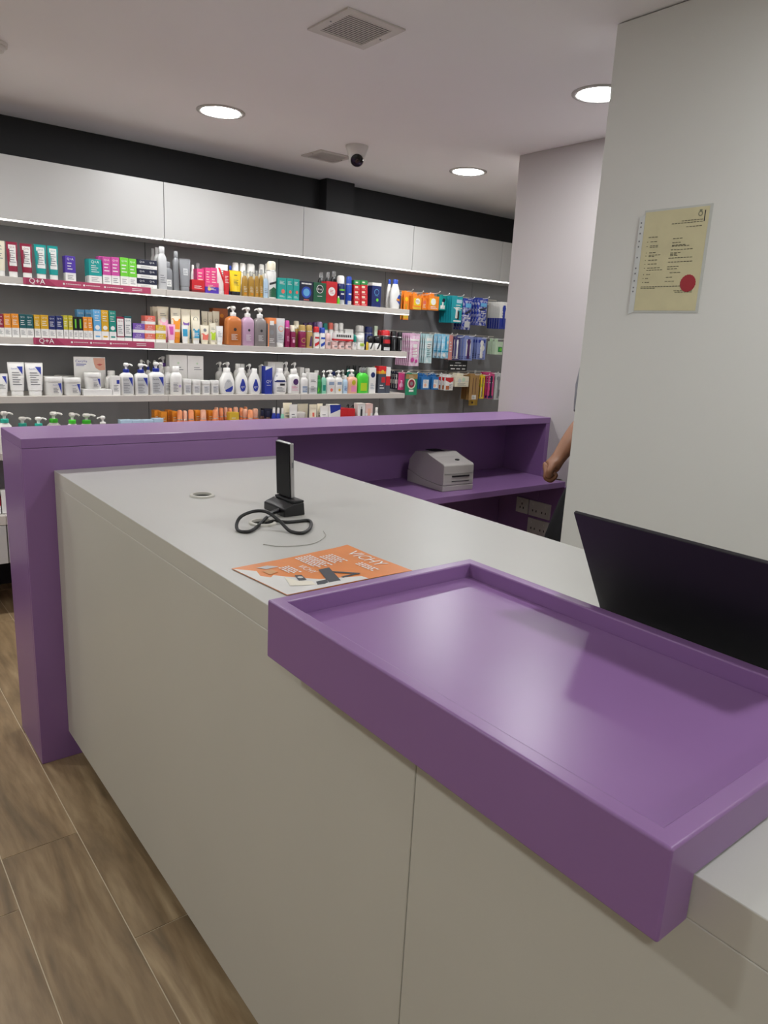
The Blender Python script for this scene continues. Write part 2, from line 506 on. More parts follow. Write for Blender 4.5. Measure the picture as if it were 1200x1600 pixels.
lbox('niche_side', XO - 0.018, XO, YL + 0.0185, YL2 - 0.0205, 0.0005, ZL - 0.032)
lbox('desk_shelf', 1.4702, XP - 0.0305, 2.365, YL2 - 0.0205, 0.82, 0.85)
lbox('skirt_panel', 2.95, XP - 0.0305, 2.37, 2.388, 0.0005, 0.08)
lbox('desk_end_panel', XP - 0.03, XP, 2.33, YL - 0.0005, 0.0005, 0.819)
# sockets on the end panel under the desk
def socket(y, z, wd, hg, label, holes):
    t = thing('wall_socket', (XP - 0.0302, y, z), label, 'socket', 'white sockets under the desk')
    box('plate', -0.010, 0, -wd / 2, wd / 2, -hg / 2, hg / 2, M('d2cdc8', 'plastic'), t, 0.002, 2)
    for hy, hz in holes:
        box('pin_slot', -0.0106, -0.0101, hy - 0.003, hy + 0.003, hz - 0.006, hz + 0.006, M('dark', 'ink'), t)
    for s in ((-1, 1) if wd > 0.1 else (0,)):
        box('switch', -0.0125, -0.0101, s * wd * 0.3 - 0.005, s * wd * 0.3 + 0.005, hg * 0.2, hg * 0.2 + 0.016, M('e0dcd6', 'plastic'), t, 0.001, 1)
socket(2.637, 0.665, 0.086, 0.086, 'single white socket plate under the desk shelf', [(-0.012, -0.012), (0.012, -0.012), (0, 0.01)])
socket(2.512, 0.665, 0.146, 0.086, 'upper double white socket plate under the desk shelf', [(-0.045, -0.012), (-0.02, -0.012), (0.02, -0.012), (0.045, -0.012)])
socket(2.512, 0.565, 0.146, 0.086, 'lower double white socket plate under the desk shelf', [(-0.045, -0.012), (-0.02, -0.012), (0.02, -0.012), (0.045, -0.012)])

# ================================================================== WHITE COUNTER
XF, XB, ZC, ZCT, ZB, YJ = 0.619, 1.469, 1.062, 1.013, 0.104, 0.671
wc = thing('service_counter', (XF, 0, 0), 'long white laminate service counter running from the foreground to the purple ledge', 'counter')
YN, YF = -0.9, YL - 0.0008
def holed_top():
    bm = bmesh.new()
    bx(bm, XF, XB, YN, YF, ZCT, ZC, 0.0012, 2)
    o = done(bm, 'worktop_base', M_TOP)
    cut = bmesh.new()
    for (gx, gy) in ((0.89, 1.973), (0.893, 1.612)):
        bmesh.ops.create_cone(cut, cap_ends=True, segments=32, radius1=0.0275, radius2=0.0275, depth=0.2, matrix=Matrix.Translation((gx, gy, ZC)))
    c = done(cut, 'cutter', None)
    md = o.modifiers.new('holes', 'BOOLEAN'); md.operation = 'DIFFERENCE'; md.object = c; md.solver = 'EXACT'
    dg = bpy.context.evaluated_depsgraph_get()
    me = bpy.data.meshes.new_from_object(o.evaluated_get(dg))
    bpy.data.objects.remove(o); bpy.data.objects.remove(c)
    w = link('worktop', me, None, wc)
    w.location = (-XF, 0, 0)
    if not me.materials: me.materials.append(M_TOP)
    me.materials.append(M_WHITE)
    for p_ in me.polygons:
        if abs(p_.normal.z) < 0.5:
            p_.material_index = len(me.materials) - 1
    return w
holed_top()
def wbox(name, x0, x1, y0, y1, z0, z1, mat=M_WHITE, bev=0.001):
    return box(name, x0 - XF, x1 - XF, y0, y1, z0, z1, mat, wc, bev, 1)
wbox('front_panel', XF, XF + 0.019, YJ + 0.001, YF, ZB, ZCT - 0.0006)
wbox('front_panel', XF, XF + 0.019, YN, YJ - 0.001, ZB, ZCT - 0.0006)
wbox('plinth', XF + 0.045, XF + 0.06, YN + 0.02, YF, 0.0005, ZB - 0.001, M('dark', 'matte'))
wbox('carcass', XF + 0.0195, XB - 0.25, YN + 0.001, YF, ZB, 0.62)
wbox('back_panel', XB - 0.02, XB, YN, YF, 0.0005, ZCT - 0.0012)
for (gx, gy) in ((0.89, 1.973), (0.893, 1.612)):
    t = bpy.data.objects.new('cable_grommet', None); COL.objects.link(t); t.parent = wc; t.location = (gx - XF, gy, ZC)
    bm = bmesh.new()
    loft('cup_floor', [(-0.048, 0.0266, 0.0266, 2), (-0.046, 0.0266, 0.0266, 2)], M('grey', 'matte'), t, 24)
    prof = [(0.0268, -0.045), (0.0268, 0.003), (0.0278, 0.0058), (0.032, 0.0060), (0.0352, 0.0042), (0.0362, 0.0003), (0.0272, 0.0003), (0.0272, -0.045)]
    rings = [[bm.verts.new((r * math.cos(2 * math.pi * i / 36), r * math.sin(2 * math.pi * i / 36), z)) for i in range(36)] for r, z in prof]
    for a in range(len(prof)):
        A, B = rings[a], rings[(a + 1) % len(prof)]
        for i in range(36):
            j = (i + 1) % 36
            bm.faces.new((A[i], A[j], B[j], B[i]))
    done(bm, 'ring', M('c9c6bc', 'plastic'), t, True)
    bm = bmesh.new()
    loft_bm(bm, [(-0.045, 0.0266, 0.0266, 2), (-0.001, 0.0266, 0.0266, 2)], 36, False)
    done(bm, 'sleeve', M('6d6d66', 'plastic'), t, True)

# ------------------------------------------------------------------ tray
TX0, TX1, TY0, TY1, TZ0, TZ1 = 0.565, 1.034, 0.269, 1.001, 1.012, 1.114
tr = thing('counter_tray', (TX0, TY0, TZ0), 'purple raised tray box overhanging the front of the white counter', 'tray')
def make_tray():
    w, l, hh = TX1 - TX0, TY1 - TY0, TZ1 - TZ0
    e, fl = 0.024, hh - 0.029
    nx, nz = XF - TX0 - 0.001, ZC - TZ0 + 0.0006     # the box hooks over the worktop edge
    def tmp(*a):
        bm = bmesh.new(); bx(bm, *a); return done(bm, 'tray_blank', None)
    o = tmp(0, w, 0, l, 0, hh)
    for a in ((e, w - e, e, l - e, fl, hh + 0.1), (nx, w + 0.1, -0.1, l + 0.1, -0.1, nz)):
        c = tmp(*a)
        md = o.modifiers.new('cut', 'BOOLEAN'); md.operation = 'DIFFERENCE'; md.object = c; md.solver = 'EXACT'
    dg = bpy.context.evaluated_depsgraph_get()
    me = bpy.data.meshes.new_from_object(o.evaluated_get(dg))
    for c in [m_.object for m_ in o.modifiers]:
        bpy.data.objects.remove(c)
    bpy.data.objects.remove(o)
    bm = bmesh.new(); bm.from_mesh(me); bpy.data.meshes.remove(me)
    bmesh.ops.dissolve_limit(bm, angle_limit=0.02, verts=bm.verts, edges=bm.edges)
    es = [ed for ed in bm.edges if len(ed.link_faces) == 2 and ed.calc_face_angle(0) > 0.5 and ed.is_convex]
    bmesh.ops.bevel(bm, geom=es, offset=0.0035, segments=3, profile=0.5, affect='EDGES')
    o = done(bm, 'tray_box', M_PURPLE, tr, True)
    wn = o.modifiers.new('weighted', 'WEIGHTED_NORMAL'); wn.keep_sharp = True
    return o
make_tray()
# floor board of the tray: a separate inlaid sheet whose joint shows as a thin line
box('tray_floor', 0.0252, TX1 - TX0 - 0.0252, 0.0252, TY1 - TY0 - 0.0252, TZ1 - TZ0 - 0.0288, TZ1 - TZ0 - 0.0278, M_PURPLE, tr, 0.0005, 1)
# product tables: type, x, y, z, width, depth, height, colours, label, category, group, prints
PRODUCTS = [
('tube', 0.803, 4.074, 1.74, 0.057, 0.031, 0.164, 'white,cream,cream', 'cream flared tube cut by the left photo edge on the top shelf', 'tube', 'flared skincare tubes at the left end of the top shelf', [('l', 'grey', 0.18, 0.82, 0.4, 0.8, 5), ('t', 'Q+A', 'dark', 0.5, 0.86, 0.5)], 0, None),
('tube', 0.861, 4.072, 1.74, 0.051, 0.028, 0.164, 'white,maroon,maroon', 'left of the two maroon edged tubes on the top shelf', 'tube', 'flared skincare tubes at the left end of the top shelf', [('r', 'white', 0.12, 0.88, 0.2, 0.95), ('l', 'grey', 0.18, 0.82, 0.3, 0.78, 6), ('t', 'Q+A', 'maroon', 0.5, 0.86, 0.5)], 0, None),
('tube', 0.925, 4.073, 1.74, 0.055, 0.03, 0.163, 'white,maroon,maroon', 'right of the two maroon edged tubes on the top shelf', 'tube', 'flared skincare tubes at the left end of the top shelf', [('r', 'white', 0.12, 0.88, 0.2, 0.95), ('l', 'grey', 0.18, 0.82, 0.3, 0.78, 6), ('t', 'Q+A', 'maroon', 0.5, 0.86, 0.5)], 0, None),
('tube', 0.99, 4.074, 1.74, 0.057, 0.031, 0.166, 'white,teal,teal', 'left of the two teal edged tubes on the top shelf', 'tube', 'flared skincare tubes at the left end of the top shelf', [('r', 'white', 0.12, 0.88, 0.2, 0.95), ('l', 'grey', 0.18, 0.82, 0.3, 0.78, 6), ('t', 'Q+A', 'teal', 0.5, 0.86, 0.5)], 0, None),
('tube', 1.048, 4.072, 1.74, 0.051, 0.028, 0.166, 'white,teal,teal', 'right of the two teal edged tubes on the top shelf', 'tube', 'flared skincare tubes at the left end of the top shelf', [('r', 'white', 0.12, 0.88, 0.2, 0.95), ('l', 'grey', 0.18, 0.82, 0.3, 0.78, 6), ('t', 'Q+A', 'teal', 0.5, 0.86, 0.5)], 0, None),
('carton', 1.127, 4.083, 1.74, 0.05, 0.05, 0.125, 'white:.35,violet:.65', 'violet and white carton standing alone above the upper pink shelf banner', 'carton', None, [('t', 'Q+A', 'white', 0.5, 0.88, 0.62), ('l', 'white', 0.2, 0.7, 0.45, 0.78, 3), ('l', 'grey', 0.18, 0.82, 0.08, 0.28, 3)], 0, None),
('carton', 1.25, 4.083, 1.74, 0.065, 0.05, 0.122, 'white:.33,teal:.67', 'teal and white carton just left of the magenta cartons, top shelf', 'carton', None, [('t', 'Q+A', 'white', 0.5, 0.88, 0.62), ('l', 'white', 0.18, 0.82, 0.45, 0.78, 4), ('l', 'grey', 0.18, 0.82, 0.08, 0.28, 3)], 0, None),
('carton', 1.27, 4.206, 1.74, 0.046, 0.05, 0.131, 'white:.33,teal:.67', 'teal carton half hidden behind another teal carton, top shelf', 'carton', None, [], 0, None),
('carton', 1.315, 4.166, 1.74, 0.042, 0.05, 0.147, 'white:.35,magenta:.65', 'magenta carton set back behind the magenta front pair, top shelf', 'carton', 'magenta cartons on the top shelf', [], 0, None),
('carton', 1.309, 4.083, 1.74, 0.043, 0.05, 0.14, 'white:.35,magenta:.65', 'left of the two front magenta cartons on the top shelf', 'carton', 'magenta cartons on the top shelf', [('t', 'Q+A', 'white', 0.5, 0.88, 0.62), ('l', 'white', 0.18, 0.82, 0.45, 0.8, 3), ('l', 'grey', 0.18, 0.82, 0.08, 0.28, 3)], 0, None),
('carton', 1.354, 4.083, 1.74, 0.044, 0.05, 0.142, 'white:.35,magenta:.65', 'right of the two front magenta cartons on the top shelf', 'carton', 'magenta cartons on the top shelf', [('t', 'Q+A', 'white', 0.5, 0.88, 0.62), ('l', 'white', 0.18, 0.82, 0.45, 0.8, 3), ('l', 'grey', 0.18, 0.82, 0.08, 0.28, 3)], 0, None),
('carton', 1.401, 4.083, 1.74, 0.045, 0.05, 0.145, 'white:.35,lime:.65', 'left of the two lime green cartons on the top shelf', 'carton', 'lime green cartons on the top shelf', [('t', 'Q+A', 'white', 0.5, 0.88, 0.62), ('l', 'white', 0.18, 0.82, 0.45, 0.8, 3), ('l', 'grey', 0.18, 0.82, 0.08, 0.28, 3)], 0, None),
('carton', 1.445, 4.083, 1.74, 0.0419, 0.05, 0.143, 'white:.35,lime:.65', 'right lime green carton, touching the navy stack, top shelf', 'carton', 'lime green cartons on the top shelf', [('t', 'Q+A', 'white', 0.5, 0.88, 0.62), ('l', 'white', 0.18, 0.82, 0.45, 0.8, 3), ('l', 'grey', 0.18, 0.82, 0.08, 0.28, 3)], 0, None),
('carton', 1.522, 4.088, 1.74, 0.1099, 0.06, 0.049, 'white:.4,ink:.6', 'bottom flat navy and white carton of the three high stack, top shelf', 'carton', 'navy flat cartons stacked on the top shelf', [('t', 'Q+A', 'white', 0.25, 0.72, 0.24), ('t', 'Q+A', 'white', 0.75, 0.72, 0.24), ('l', 'grey', 0.18, 0.82, 0.1, 0.3, 2)], 0, None),
('carton', 1.523, 4.088, 1.789, 0.11, 0.06, 0.0495, 'white:.4,ink:.6', 'middle flat navy and white carton of the three high stack, top shelf', 'carton', 'navy flat cartons stacked on the top shelf', [('t', 'Q+A', 'white', 0.25, 0.72, 0.24), ('t', 'Q+A', 'white', 0.75, 0.72, 0.24), ('l', 'grey', 0.18, 0.82, 0.1, 0.3, 2)], 0, None),
('carton', 1.524, 4.088, 1.839, 0.11, 0.06, 0.0465, 'white:.4,ink:.6', 'top flat navy and white carton of the three high stack, top shelf', 'carton', 'navy flat cartons stacked on the top shelf', [('t', 'Q+A', 'white', 0.25, 0.72, 0.24), ('t', 'Q+A', 'white', 0.75, 0.72, 0.24), ('l', 'grey', 0.18, 0.82, 0.1, 0.3, 2)], 0, None),
('bottle', 1.623, 4.231, 1.74, 0.031, 0.019, 0.226, 'silver,silver,silver', 'rearmost of three tall silver capped bottles, top shelf', 'bottle', 'grey hair care bottles on the top shelf', [], 0, None),
('bottle', 1.617, 4.152, 1.74, 0.036, 0.022, 0.226, 'silver,silver,silver', 'middle one of three tall silver capped bottles, top shelf', 'bottle', 'grey hair care bottles on the top shelf', [], 0, None),
('bottle', 1.613, 4.074, 1.74, 0.052, 0.032, 0.225, 'silver,silver,silver', 'front one of three tall silver capped bottles, top shelf', 'bottle', 'grey hair care bottles on the top shelf', [('l', 'grey', 0.18, 0.82, 0.2, 0.5, 4)], 0, None),
('bottle', 1.658, 4.11, 1.74, 0.056, 0.035, 0.153, 'steel,steel,steel', 'short dark grey bottle with white label, top shelf', 'bottle', 'grey hair care bottles on the top shelf', [('r', 'white', 0.3, 0.8, 0.2, 0.55), ('l', 'grey', 0.36, 0.74, 0.25, 0.5, 3)], 0, None),
('bottle', 1.708, 4.111, 1.74, 0.041, 0.029, 0.214, 'steel,steel,steel', 'tall grey bottle behind the grey tube, top shelf', 'bottle', 'grey hair care bottles on the top shelf', [], 0, None),
('tube', 1.746, 4.076, 1.74, 0.0654, 0.037, 0.175, 'steel,steel,steel', 'grey flared tube with pale label, top shelf', 'tube', 'grey hair care bottles on the top shelf', [('r', 'silver', 0.25, 0.72, 0.42, 0.68), ('l', 'grey', 0.3, 0.68, 0.46, 0.64, 3)], 0, None),
('bottle', 1.835, 4.171, 1.74, 0.0259, 0.019, 0.155, 'white,white,white', 'small white bottle behind the red carton, top shelf', 'bottle', None, [], 0, None),
('bottle', 1.867, 4.174, 1.74, 0.0349, 0.024, 0.169, 'pink,clear,pink', 'pink bottle with clear cap behind the red carton, top shelf', 'bottle', None, [], 0, None),
('carton', 1.855, 4.135, 1.74, 0.0439, 0.05, 0.133, 'hotpink:1', 'pink carton partly hidden behind the red carton, top shelf', 'carton', None, [('l', 'cream', 0.18, 0.82, 0.5, 0.9, 3)], 0, None),
('carton', 1.818, 4.083, 1.74, 0.0764, 0.05, 0.068, 'darkred:.2,red:.8', 'small red carton with white lettering, in front of a clear capped bottle', 'carton', None, [('l', 'white', 0.18, 0.82, 0.3, 0.55, 3)], 0, None),
('carton', 1.895, 4.121, 1.74, 0.0329, 0.05, 0.142, 'hotpink:1', 'narrow hot pink carton, left of two, top shelf', 'carton', 'hot pink cartons on the top shelf', [('l', 'cream', 0.18, 0.82, 0.4, 0.9, 5)], 0, None),
('carton', 1.931, 4.121, 1.74, 0.04, 0.05, 0.145, 'hotpink:1', 'narrow hot pink carton, right of two, top shelf', 'carton', 'hot pink cartons on the top shelf', [('l', 'cream', 0.18, 0.82, 0.4, 0.9, 5), ('d', 'pink', 0.5, 0.3, 0.3)], 0, None),
('carton', 1.901, 4.075, 1.74, 0.085, 0.035, 0.06, 'violet:.6,hotpink:.4', 'low pink and violet carton in front of the hot pink pair', 'carton', None, [('l', 'cream', 0.18, 0.82, 0.3, 0.8, 4), ('d', 'gold', 0.3, 0.4, 0.12)], 0, None),
('tube', 1.994, 4.125, 1.74, 0.076, 0.042, 0.172, 'white,white,white', 'white tube with red sweep on it, top shelf', 'tube', None, [('p', 'red', [(0.1, 0.9), (0.3, 0.9), (0.75, 0.25), (0.6, 0.2)]), ('l', 'grey', 0.4, 0.85, 0.6, 0.85, 3)], 0, None),
('tube', 1.997, 4.07, 1.74, 0.0399, 0.023, 0.134, 'red,red,red', 'slim red tube beside the yellow tube, top shelf', 'tube', None, [('l', 'white', 0.18, 0.82, 0.4, 0.8, 5)], 0, None),
('bottle', 2.061, 4.149, 1.74, 0.025, 0.015, 0.171, 'blue,blue,blue', 'slim blue bottle behind the yellow tube, top shelf', 'bottle', None, [], 0, None),
('tube', 2.058, 4.08, 1.74, 0.0789, 0.045, 0.141, 'black,yellow,yellow', 'yellow tube standing on a black cap, top shelf', 'tube', None, [('r', 'dark', 0.36, 0.64, 0.8, 0.84), ('l', 'dark', 0.25, 0.75, 0.3, 0.6, 5)], 0, None),
('can', 2.101, 4.165, 1.74, 0.047, 0.047, 0.194, 'cream,white,white', 'first white capped can from the left behind the amber bottles', 'spray can', 'white capped cans standing behind the amber bottles', [], 0, None),
('can', 2.148, 4.162, 1.74, 0.043, 0.043, 0.195, 'cream,white,white', 'second white capped can from the left behind the amber bottles', 'spray can', 'white capped cans standing behind the amber bottles', [], 0, None),
('can', 2.206, 4.171, 1.74, 0.06, 0.06, 0.197, 'cream,white,white', 'third white capped can from the left behind the amber bottles', 'spray can', 'white capped cans standing behind the amber bottles', [], 0, None),
('can', 2.275, 4.161, 1.74, 0.04, 0.04, 0.201, 'cream,white,white', 'fourth white capped can from the left behind the amber bottles', 'spray can', 'white capped cans standing behind the amber bottles', [], 0, None),
('can', 2.313, 4.158, 1.74, 0.034, 0.034, 0.209, 'cream,white,white', 'fifth white capped can from the left behind the amber bottles', 'spray can', 'white capped cans standing behind the amber bottles', [], 0, None),
('bottle', 2.115, 4.069, 1.74, 0.037, 0.023, 0.145, 'amber,clear,amber', 'first amber oil bottle from the left on the top shelf', 'bottle', 'amber oil bottles on the top shelf', [('l', 'cream', 0.18, 0.82, 0.25, 0.6, 4), ('r', 'orange', 0.3, 0.7, 0.12, 0.2)], 0, None),
('bottle', 2.157, 4.07, 1.74, 0.039, 0.024, 0.146, 'amber,clear,amber', 'second amber oil bottle from the left on the top shelf', 'bottle', 'amber oil bottles on the top shelf', [('l', 'cream', 0.18, 0.82, 0.25, 0.6, 4), ('r', 'orange', 0.3, 0.7, 0.12, 0.2)], 0, None),
('bottle', 2.193, 4.067, 1.74, 0.028, 0.017, 0.153, 'amber,clear,amber', 'third amber oil bottle from the left on the top shelf', 'bottle', 'amber oil bottles on the top shelf', [('l', 'cream', 0.18, 0.82, 0.25, 0.6, 4), ('r', 'orange', 0.3, 0.7, 0.12, 0.2)], 0, None),
('bottle', 2.222, 4.066, 1.74, 0.026, 0.016, 0.162, 'amber,clear,amber', 'fourth amber oil bottle from the left on the top shelf', 'bottle', 'amber oil bottles on the top shelf', [('l', 'cream', 0.18, 0.82, 0.25, 0.6, 4), ('r', 'orange', 0.3, 0.7, 0.12, 0.2)], 0, None),
('bottle', 2.253, 4.068, 1.74, 0.033, 0.02, 0.142, 'paleblue,white,paleblue', 'pale blue slim bottle right of the amber bottles', 'bottle', None, [('l', 'grey', 0.18, 0.82, 0.3, 0.6, 3)], 0, None),
('can', 2.303, 4.089, 1.74, 0.062, 0.062, 0.217, 'white,cream,white', 'tall white can with dark leaf pattern, left of teal cartons', 'spray can', None, [('p', 'forest', [(0.1, 0.05), (0.9, 0.05), (0.9, 0.35), (0.5, 0.42), (0.1, 0.3)]), ('p', 'dark', [(0.1, 0.48), (0.9, 0.56), (0.9, 0.64), (0.1, 0.56)])], 0, None),
('carton', 2.364, 4.083, 1.74, 0.058, 0.05, 0.125, 'jade:1', 'left one of three teal cartons with pink motif, top shelf', 'carton', 'teal cartons on the top shelf', [('d', 'coral', 0.6, 0.38, 0.22), ('l', 'white', 0.18, 0.82, 0.7, 0.88, 3), ('l', 'white', 0.18, 0.82, 0.1, 0.2, 2)], 0, None),
('carton', 2.417, 4.083, 1.74, 0.045, 0.05, 0.127, 'jade:1', 'middle one of three teal cartons with pink motif, top shelf', 'carton', 'teal cartons on the top shelf', [('d', 'coral', 0.6, 0.38, 0.22), ('l', 'white', 0.18, 0.82, 0.7, 0.88, 3), ('l', 'white', 0.18, 0.82, 0.1, 0.2, 2)], 0, None),
('carton', 2.464, 4.083, 1.74, 0.044, 0.05, 0.127, 'jade:1', 'right one of three teal cartons with pink motif, top shelf', 'carton', 'teal cartons on the top shelf', [('d', 'coral', 0.6, 0.38, 0.22), ('l', 'white', 0.18, 0.82, 0.7, 0.88, 3), ('l', 'white', 0.18, 0.82, 0.1, 0.2, 2)], 0, None),
('carton', 2.538, 4.088, 1.74, 0.098, 0.06, 0.12, 'ink:1', 'black gift carton with blue swirl circle, top shelf', 'carton', None, [('d', 'blue', 0.5, 0.45, 0.36), ('d', 'sky', 0.5, 0.45, 0.24), ('d', 'blue', 0.55, 0.42, 0.16), ('r', 'white', 0.12, 0.36, 0.85, 0.92), ('r', 'white', 0.38, 0.6, 0.85, 0.92), ('r', 'white', 0.62, 0.86, 0.85, 0.92), ('r', 'coral', 0.3, 0.7, 0.06, 0.1)], 0, None),
('carton', 2.638, 4.088, 1.74, 0.0954, 0.06, 0.12, 'forest:1', 'green gift carton with oval emblem, top shelf', 'carton', None, [('d', 'white', 0.5, 0.68, 0.27), ('d', 'dark', 0.5, 0.68, 0.23), ('t', 'Brut', 'white', 0.5, 0.68, 0.34), ('l', 'white', 0.3, 0.7, 0.28, 0.36, 1)], 0, None),
('carton', 2.729, 4.088, 1.74, 0.0844, 0.06, 0.134, 'red:1', 'red gift carton with white badge, top shelf', 'carton', None, [('d', 'white', 0.5, 0.55, 0.32), ('l', 'red', 0.32, 0.68, 0.45, 0.65, 3)], 0, None),
('bottle', 2.708, 4.156, 1.74, 0.047, 0.029, 0.194, 'black,clear,white', 'left dark bottle with clear cap behind the gift cartons', 'bottle', 'dark bottles with clear caps behind the gift cartons', [('r', 'white', 0.2, 0.8, 0.55, 0.68)], 0, None),
('bottle', 2.759, 4.154, 1.74, 0.042, 0.026, 0.199, 'black,clear,white', 'middle dark bottle with clear cap behind the gift cartons', 'bottle', 'dark bottles with clear caps behind the gift cartons', [('r', 'white', 0.2, 0.8, 0.55, 0.68)], 0, None),
('bottle', 2.807, 4.155, 1.74, 0.046, 0.029, 0.209, 'black,clear,white', 'right dark bottle with clear cap behind the gift cartons', 'bottle', 'dark bottles with clear caps behind the gift cartons', [('r', 'white', 0.2, 0.8, 0.55, 0.68)], 0, None),
('bottle', 2.786, 4.065, 1.74, 0.022, 0.014, 0.05, 'lime,white,lime', 'tiny lime bottle between red carton and navy can', 'bottle', None, [], 0, None),
('can', 2.826, 4.103, 1.74, 0.0559, 0.059, 0.181, 'navy,white,yellow', 'navy can with white cap and yellow band, top shelf', 'spray can', None, [('r', 'lime', 0.08, 0.92, 0.66, 0.74), ('r', 'silver', 0.08, 0.92, 0.02, 0.22), ('r', 'white', 0.25, 0.75, 0.47, 0.54)], 0, None),
('can', 2.876, 4.08, 1.74, 0.0409, 0.044, 0.18, 'blue,blue,blue', 'blue spray can beside the stacked red cartons', 'spray can', None, [('r', 'white', 0.2, 0.8, 0.49, 0.56), ('r', 'silver', 0.1, 0.9, 0.02, 0.2)], 0, None),
('carton', 2.935, 4.083, 1.74, 0.054, 0.05, 0.037, 'red:1', 'bottom red carton in the left column of the red stack, top shelf', 'carton', 'red cartons stacked in two columns on the top shelf', [('r', 'cream', 0.15, 0.6, 0.4, 0.75), ('l', 'white', 0.18, 0.82, 0.12, 0.3, 1)], 0, None),
('carton', 2.991, 4.083, 1.74, 0.056, 0.05, 0.041, 'red:1', 'bottom red carton in the right column of the red stack, top shelf', 'carton', 'red cartons stacked in two columns on the top shelf', [('r', 'cream', 0.15, 0.6, 0.4, 0.75), ('l', 'white', 0.18, 0.82, 0.12, 0.3, 1)], 0, None),
('carton', 2.933, 4.083, 1.777, 0.054, 0.05, 0.0285, 'red:1', 'second lowest red carton in the left column of the red stack, top shelf', 'carton', 'red cartons stacked in two columns on the top shelf', [('r', 'cream', 0.15, 0.6, 0.4, 0.75), ('l', 'white', 0.18, 0.82, 0.12, 0.3, 1)], 0, None),
('carton', 2.99, 4.083, 1.781, 0.056, 0.05, 0.0295, 'red:1', 'second lowest red carton in the right column of the red stack, top shelf', 'carton', 'red cartons stacked in two columns on the top shelf', [('r', 'cream', 0.15, 0.6, 0.4, 0.75), ('l', 'white', 0.18, 0.82, 0.12, 0.3, 1)], 0, None),
('carton', 2.931, 4.083, 1.806, 0.055, 0.05, 0.0325, 'red:1', 'third lowest red carton in the left column of the red stack, top shelf', 'carton', 'red cartons stacked in two columns on the top shelf', [('r', 'cream', 0.15, 0.6, 0.4, 0.75), ('l', 'white', 0.18, 0.82, 0.12, 0.3, 1)], 0, None),
('carton', 2.988, 4.083, 1.811, 0.056, 0.05, 0.0315, 'red:1', 'third lowest red carton in the right column of the red stack, top shelf', 'carton', 'red cartons stacked in two columns on the top shelf', [('r', 'cream', 0.15, 0.6, 0.4, 0.75), ('l', 'white', 0.18, 0.82, 0.12, 0.3, 1)], 0, None),
('carton', 2.93, 4.083, 1.839, 0.054, 0.05, 0.0315, 'red:1', 'uppermost red carton in the left column of the red stack, top shelf', 'carton', 'red cartons stacked in two columns on the top shelf', [('r', 'cream', 0.15, 0.6, 0.4, 0.75), ('l', 'white', 0.18, 0.82, 0.12, 0.3, 1)], 0, None),
('carton', 2.986, 4.083, 1.843, 0.056, 0.05, 0.0325, 'red:1', 'uppermost red carton in the right column of the red stack, top shelf', 'carton', 'red cartons stacked in two columns on the top shelf', [('r', 'cream', 0.15, 0.6, 0.4, 0.75), ('l', 'white', 0.18, 0.82, 0.12, 0.3, 1)], 0, None),
('carton', 2.929, 4.083, 1.871, 0.05, 0.05, 0.0275, 'green:1', 'green carton topping the left column of red cartons', 'carton', 'green cartons on top of the red stack', [('r', 'cream', 0.2, 0.6, 0.4, 0.7)], 0, None),
('carton', 2.985, 4.083, 1.876, 0.054, 0.05, 0.0275, 'green:1', 'green carton topping the right column of red cartons', 'carton', 'green cartons on top of the red stack', [('r', 'cream', 0.2, 0.6, 0.4, 0.7)], 0, None),
('carton', 3.071, 4.135, 1.74, 0.043, 0.05, 0.147, 'white:.04,navy:.86,white:.1', 'slim navy carton left of a wider navy carton, top shelf', 'carton', 'navy cartons near the shelf end', [], 0, None),
('carton', 3.092, 4.083, 1.74, 0.077, 0.05, 0.156, 'navy:.88,white:.12', 'wider navy carton with pale ring and lime dot, top shelf', 'carton', 'navy cartons near the shelf end', [('d', 'sky', 0.5, 0.62, 0.26), ('d', 'navy', 0.5, 0.62, 0.22), ('d', 'lime', 0.6, 0.3, 0.14), ('l', 'sky', 0.3, 0.7, 0.45, 0.5, 1)], 0, None),
('oval', 3.245, 4.119, 1.74, 0.046, 0.025, 0.193, 'white,blue,white', 'white shampoo bottle with blue cap, rear of two', 'bottle', 'white shampoo bottles with blue caps at the top shelf end', [('p', 'sky', [(0.5, 0.1), (0.8, 0.3), (0.8, 0.5), (0.4, 0.3)])], 0, None),
('oval', 3.267, 4.081, 1.74, 0.084, 0.046, 0.194, 'white,blue,white', 'white shampoo bottle with blue cap, front of two', 'bottle', 'white shampoo bottles with blue caps at the top shelf end', [('p', 'blue', [(0.95, 0.15), (0.95, 0.6), (0.7, 0.55), (0.45, 0.35)]), ('p', 'orange', [(0.9, 0.3), (0.9, 0.4), (0.5, 0.42), (0.5, 0.34)])], 0, None),
('carton', 0.784, 4.078, 1.454, 0.033, 0.04, 0.1075, 'white:0.40,maroon:0.60', 'maroon carton at the left photo edge, second shelf', 'carton', 'skincare cartons along the second shelf', [('t', 'Q+A', 'white', 0.5, 0.88, 0.62), ('l', 'white', 0.18, 0.82, 0.52, 0.78, 3), ('l', 'grey', 0.18, 0.82, 0.1, 0.32, 4)], 0, None),
('carton', 0.817, 4.078, 1.454, 0.032, 0.04, 0.1095, 'white:0.40,orange:0.60', 'left of the two leftmost orange cartons, second shelf', 'carton', 'skincare cartons along the second shelf', [('t', 'Q+A', 'white', 0.5, 0.88, 0.62), ('l', 'white', 0.18, 0.82, 0.52, 0.78, 3), ('l', 'grey', 0.18, 0.82, 0.1, 0.32, 4)], 0, None),
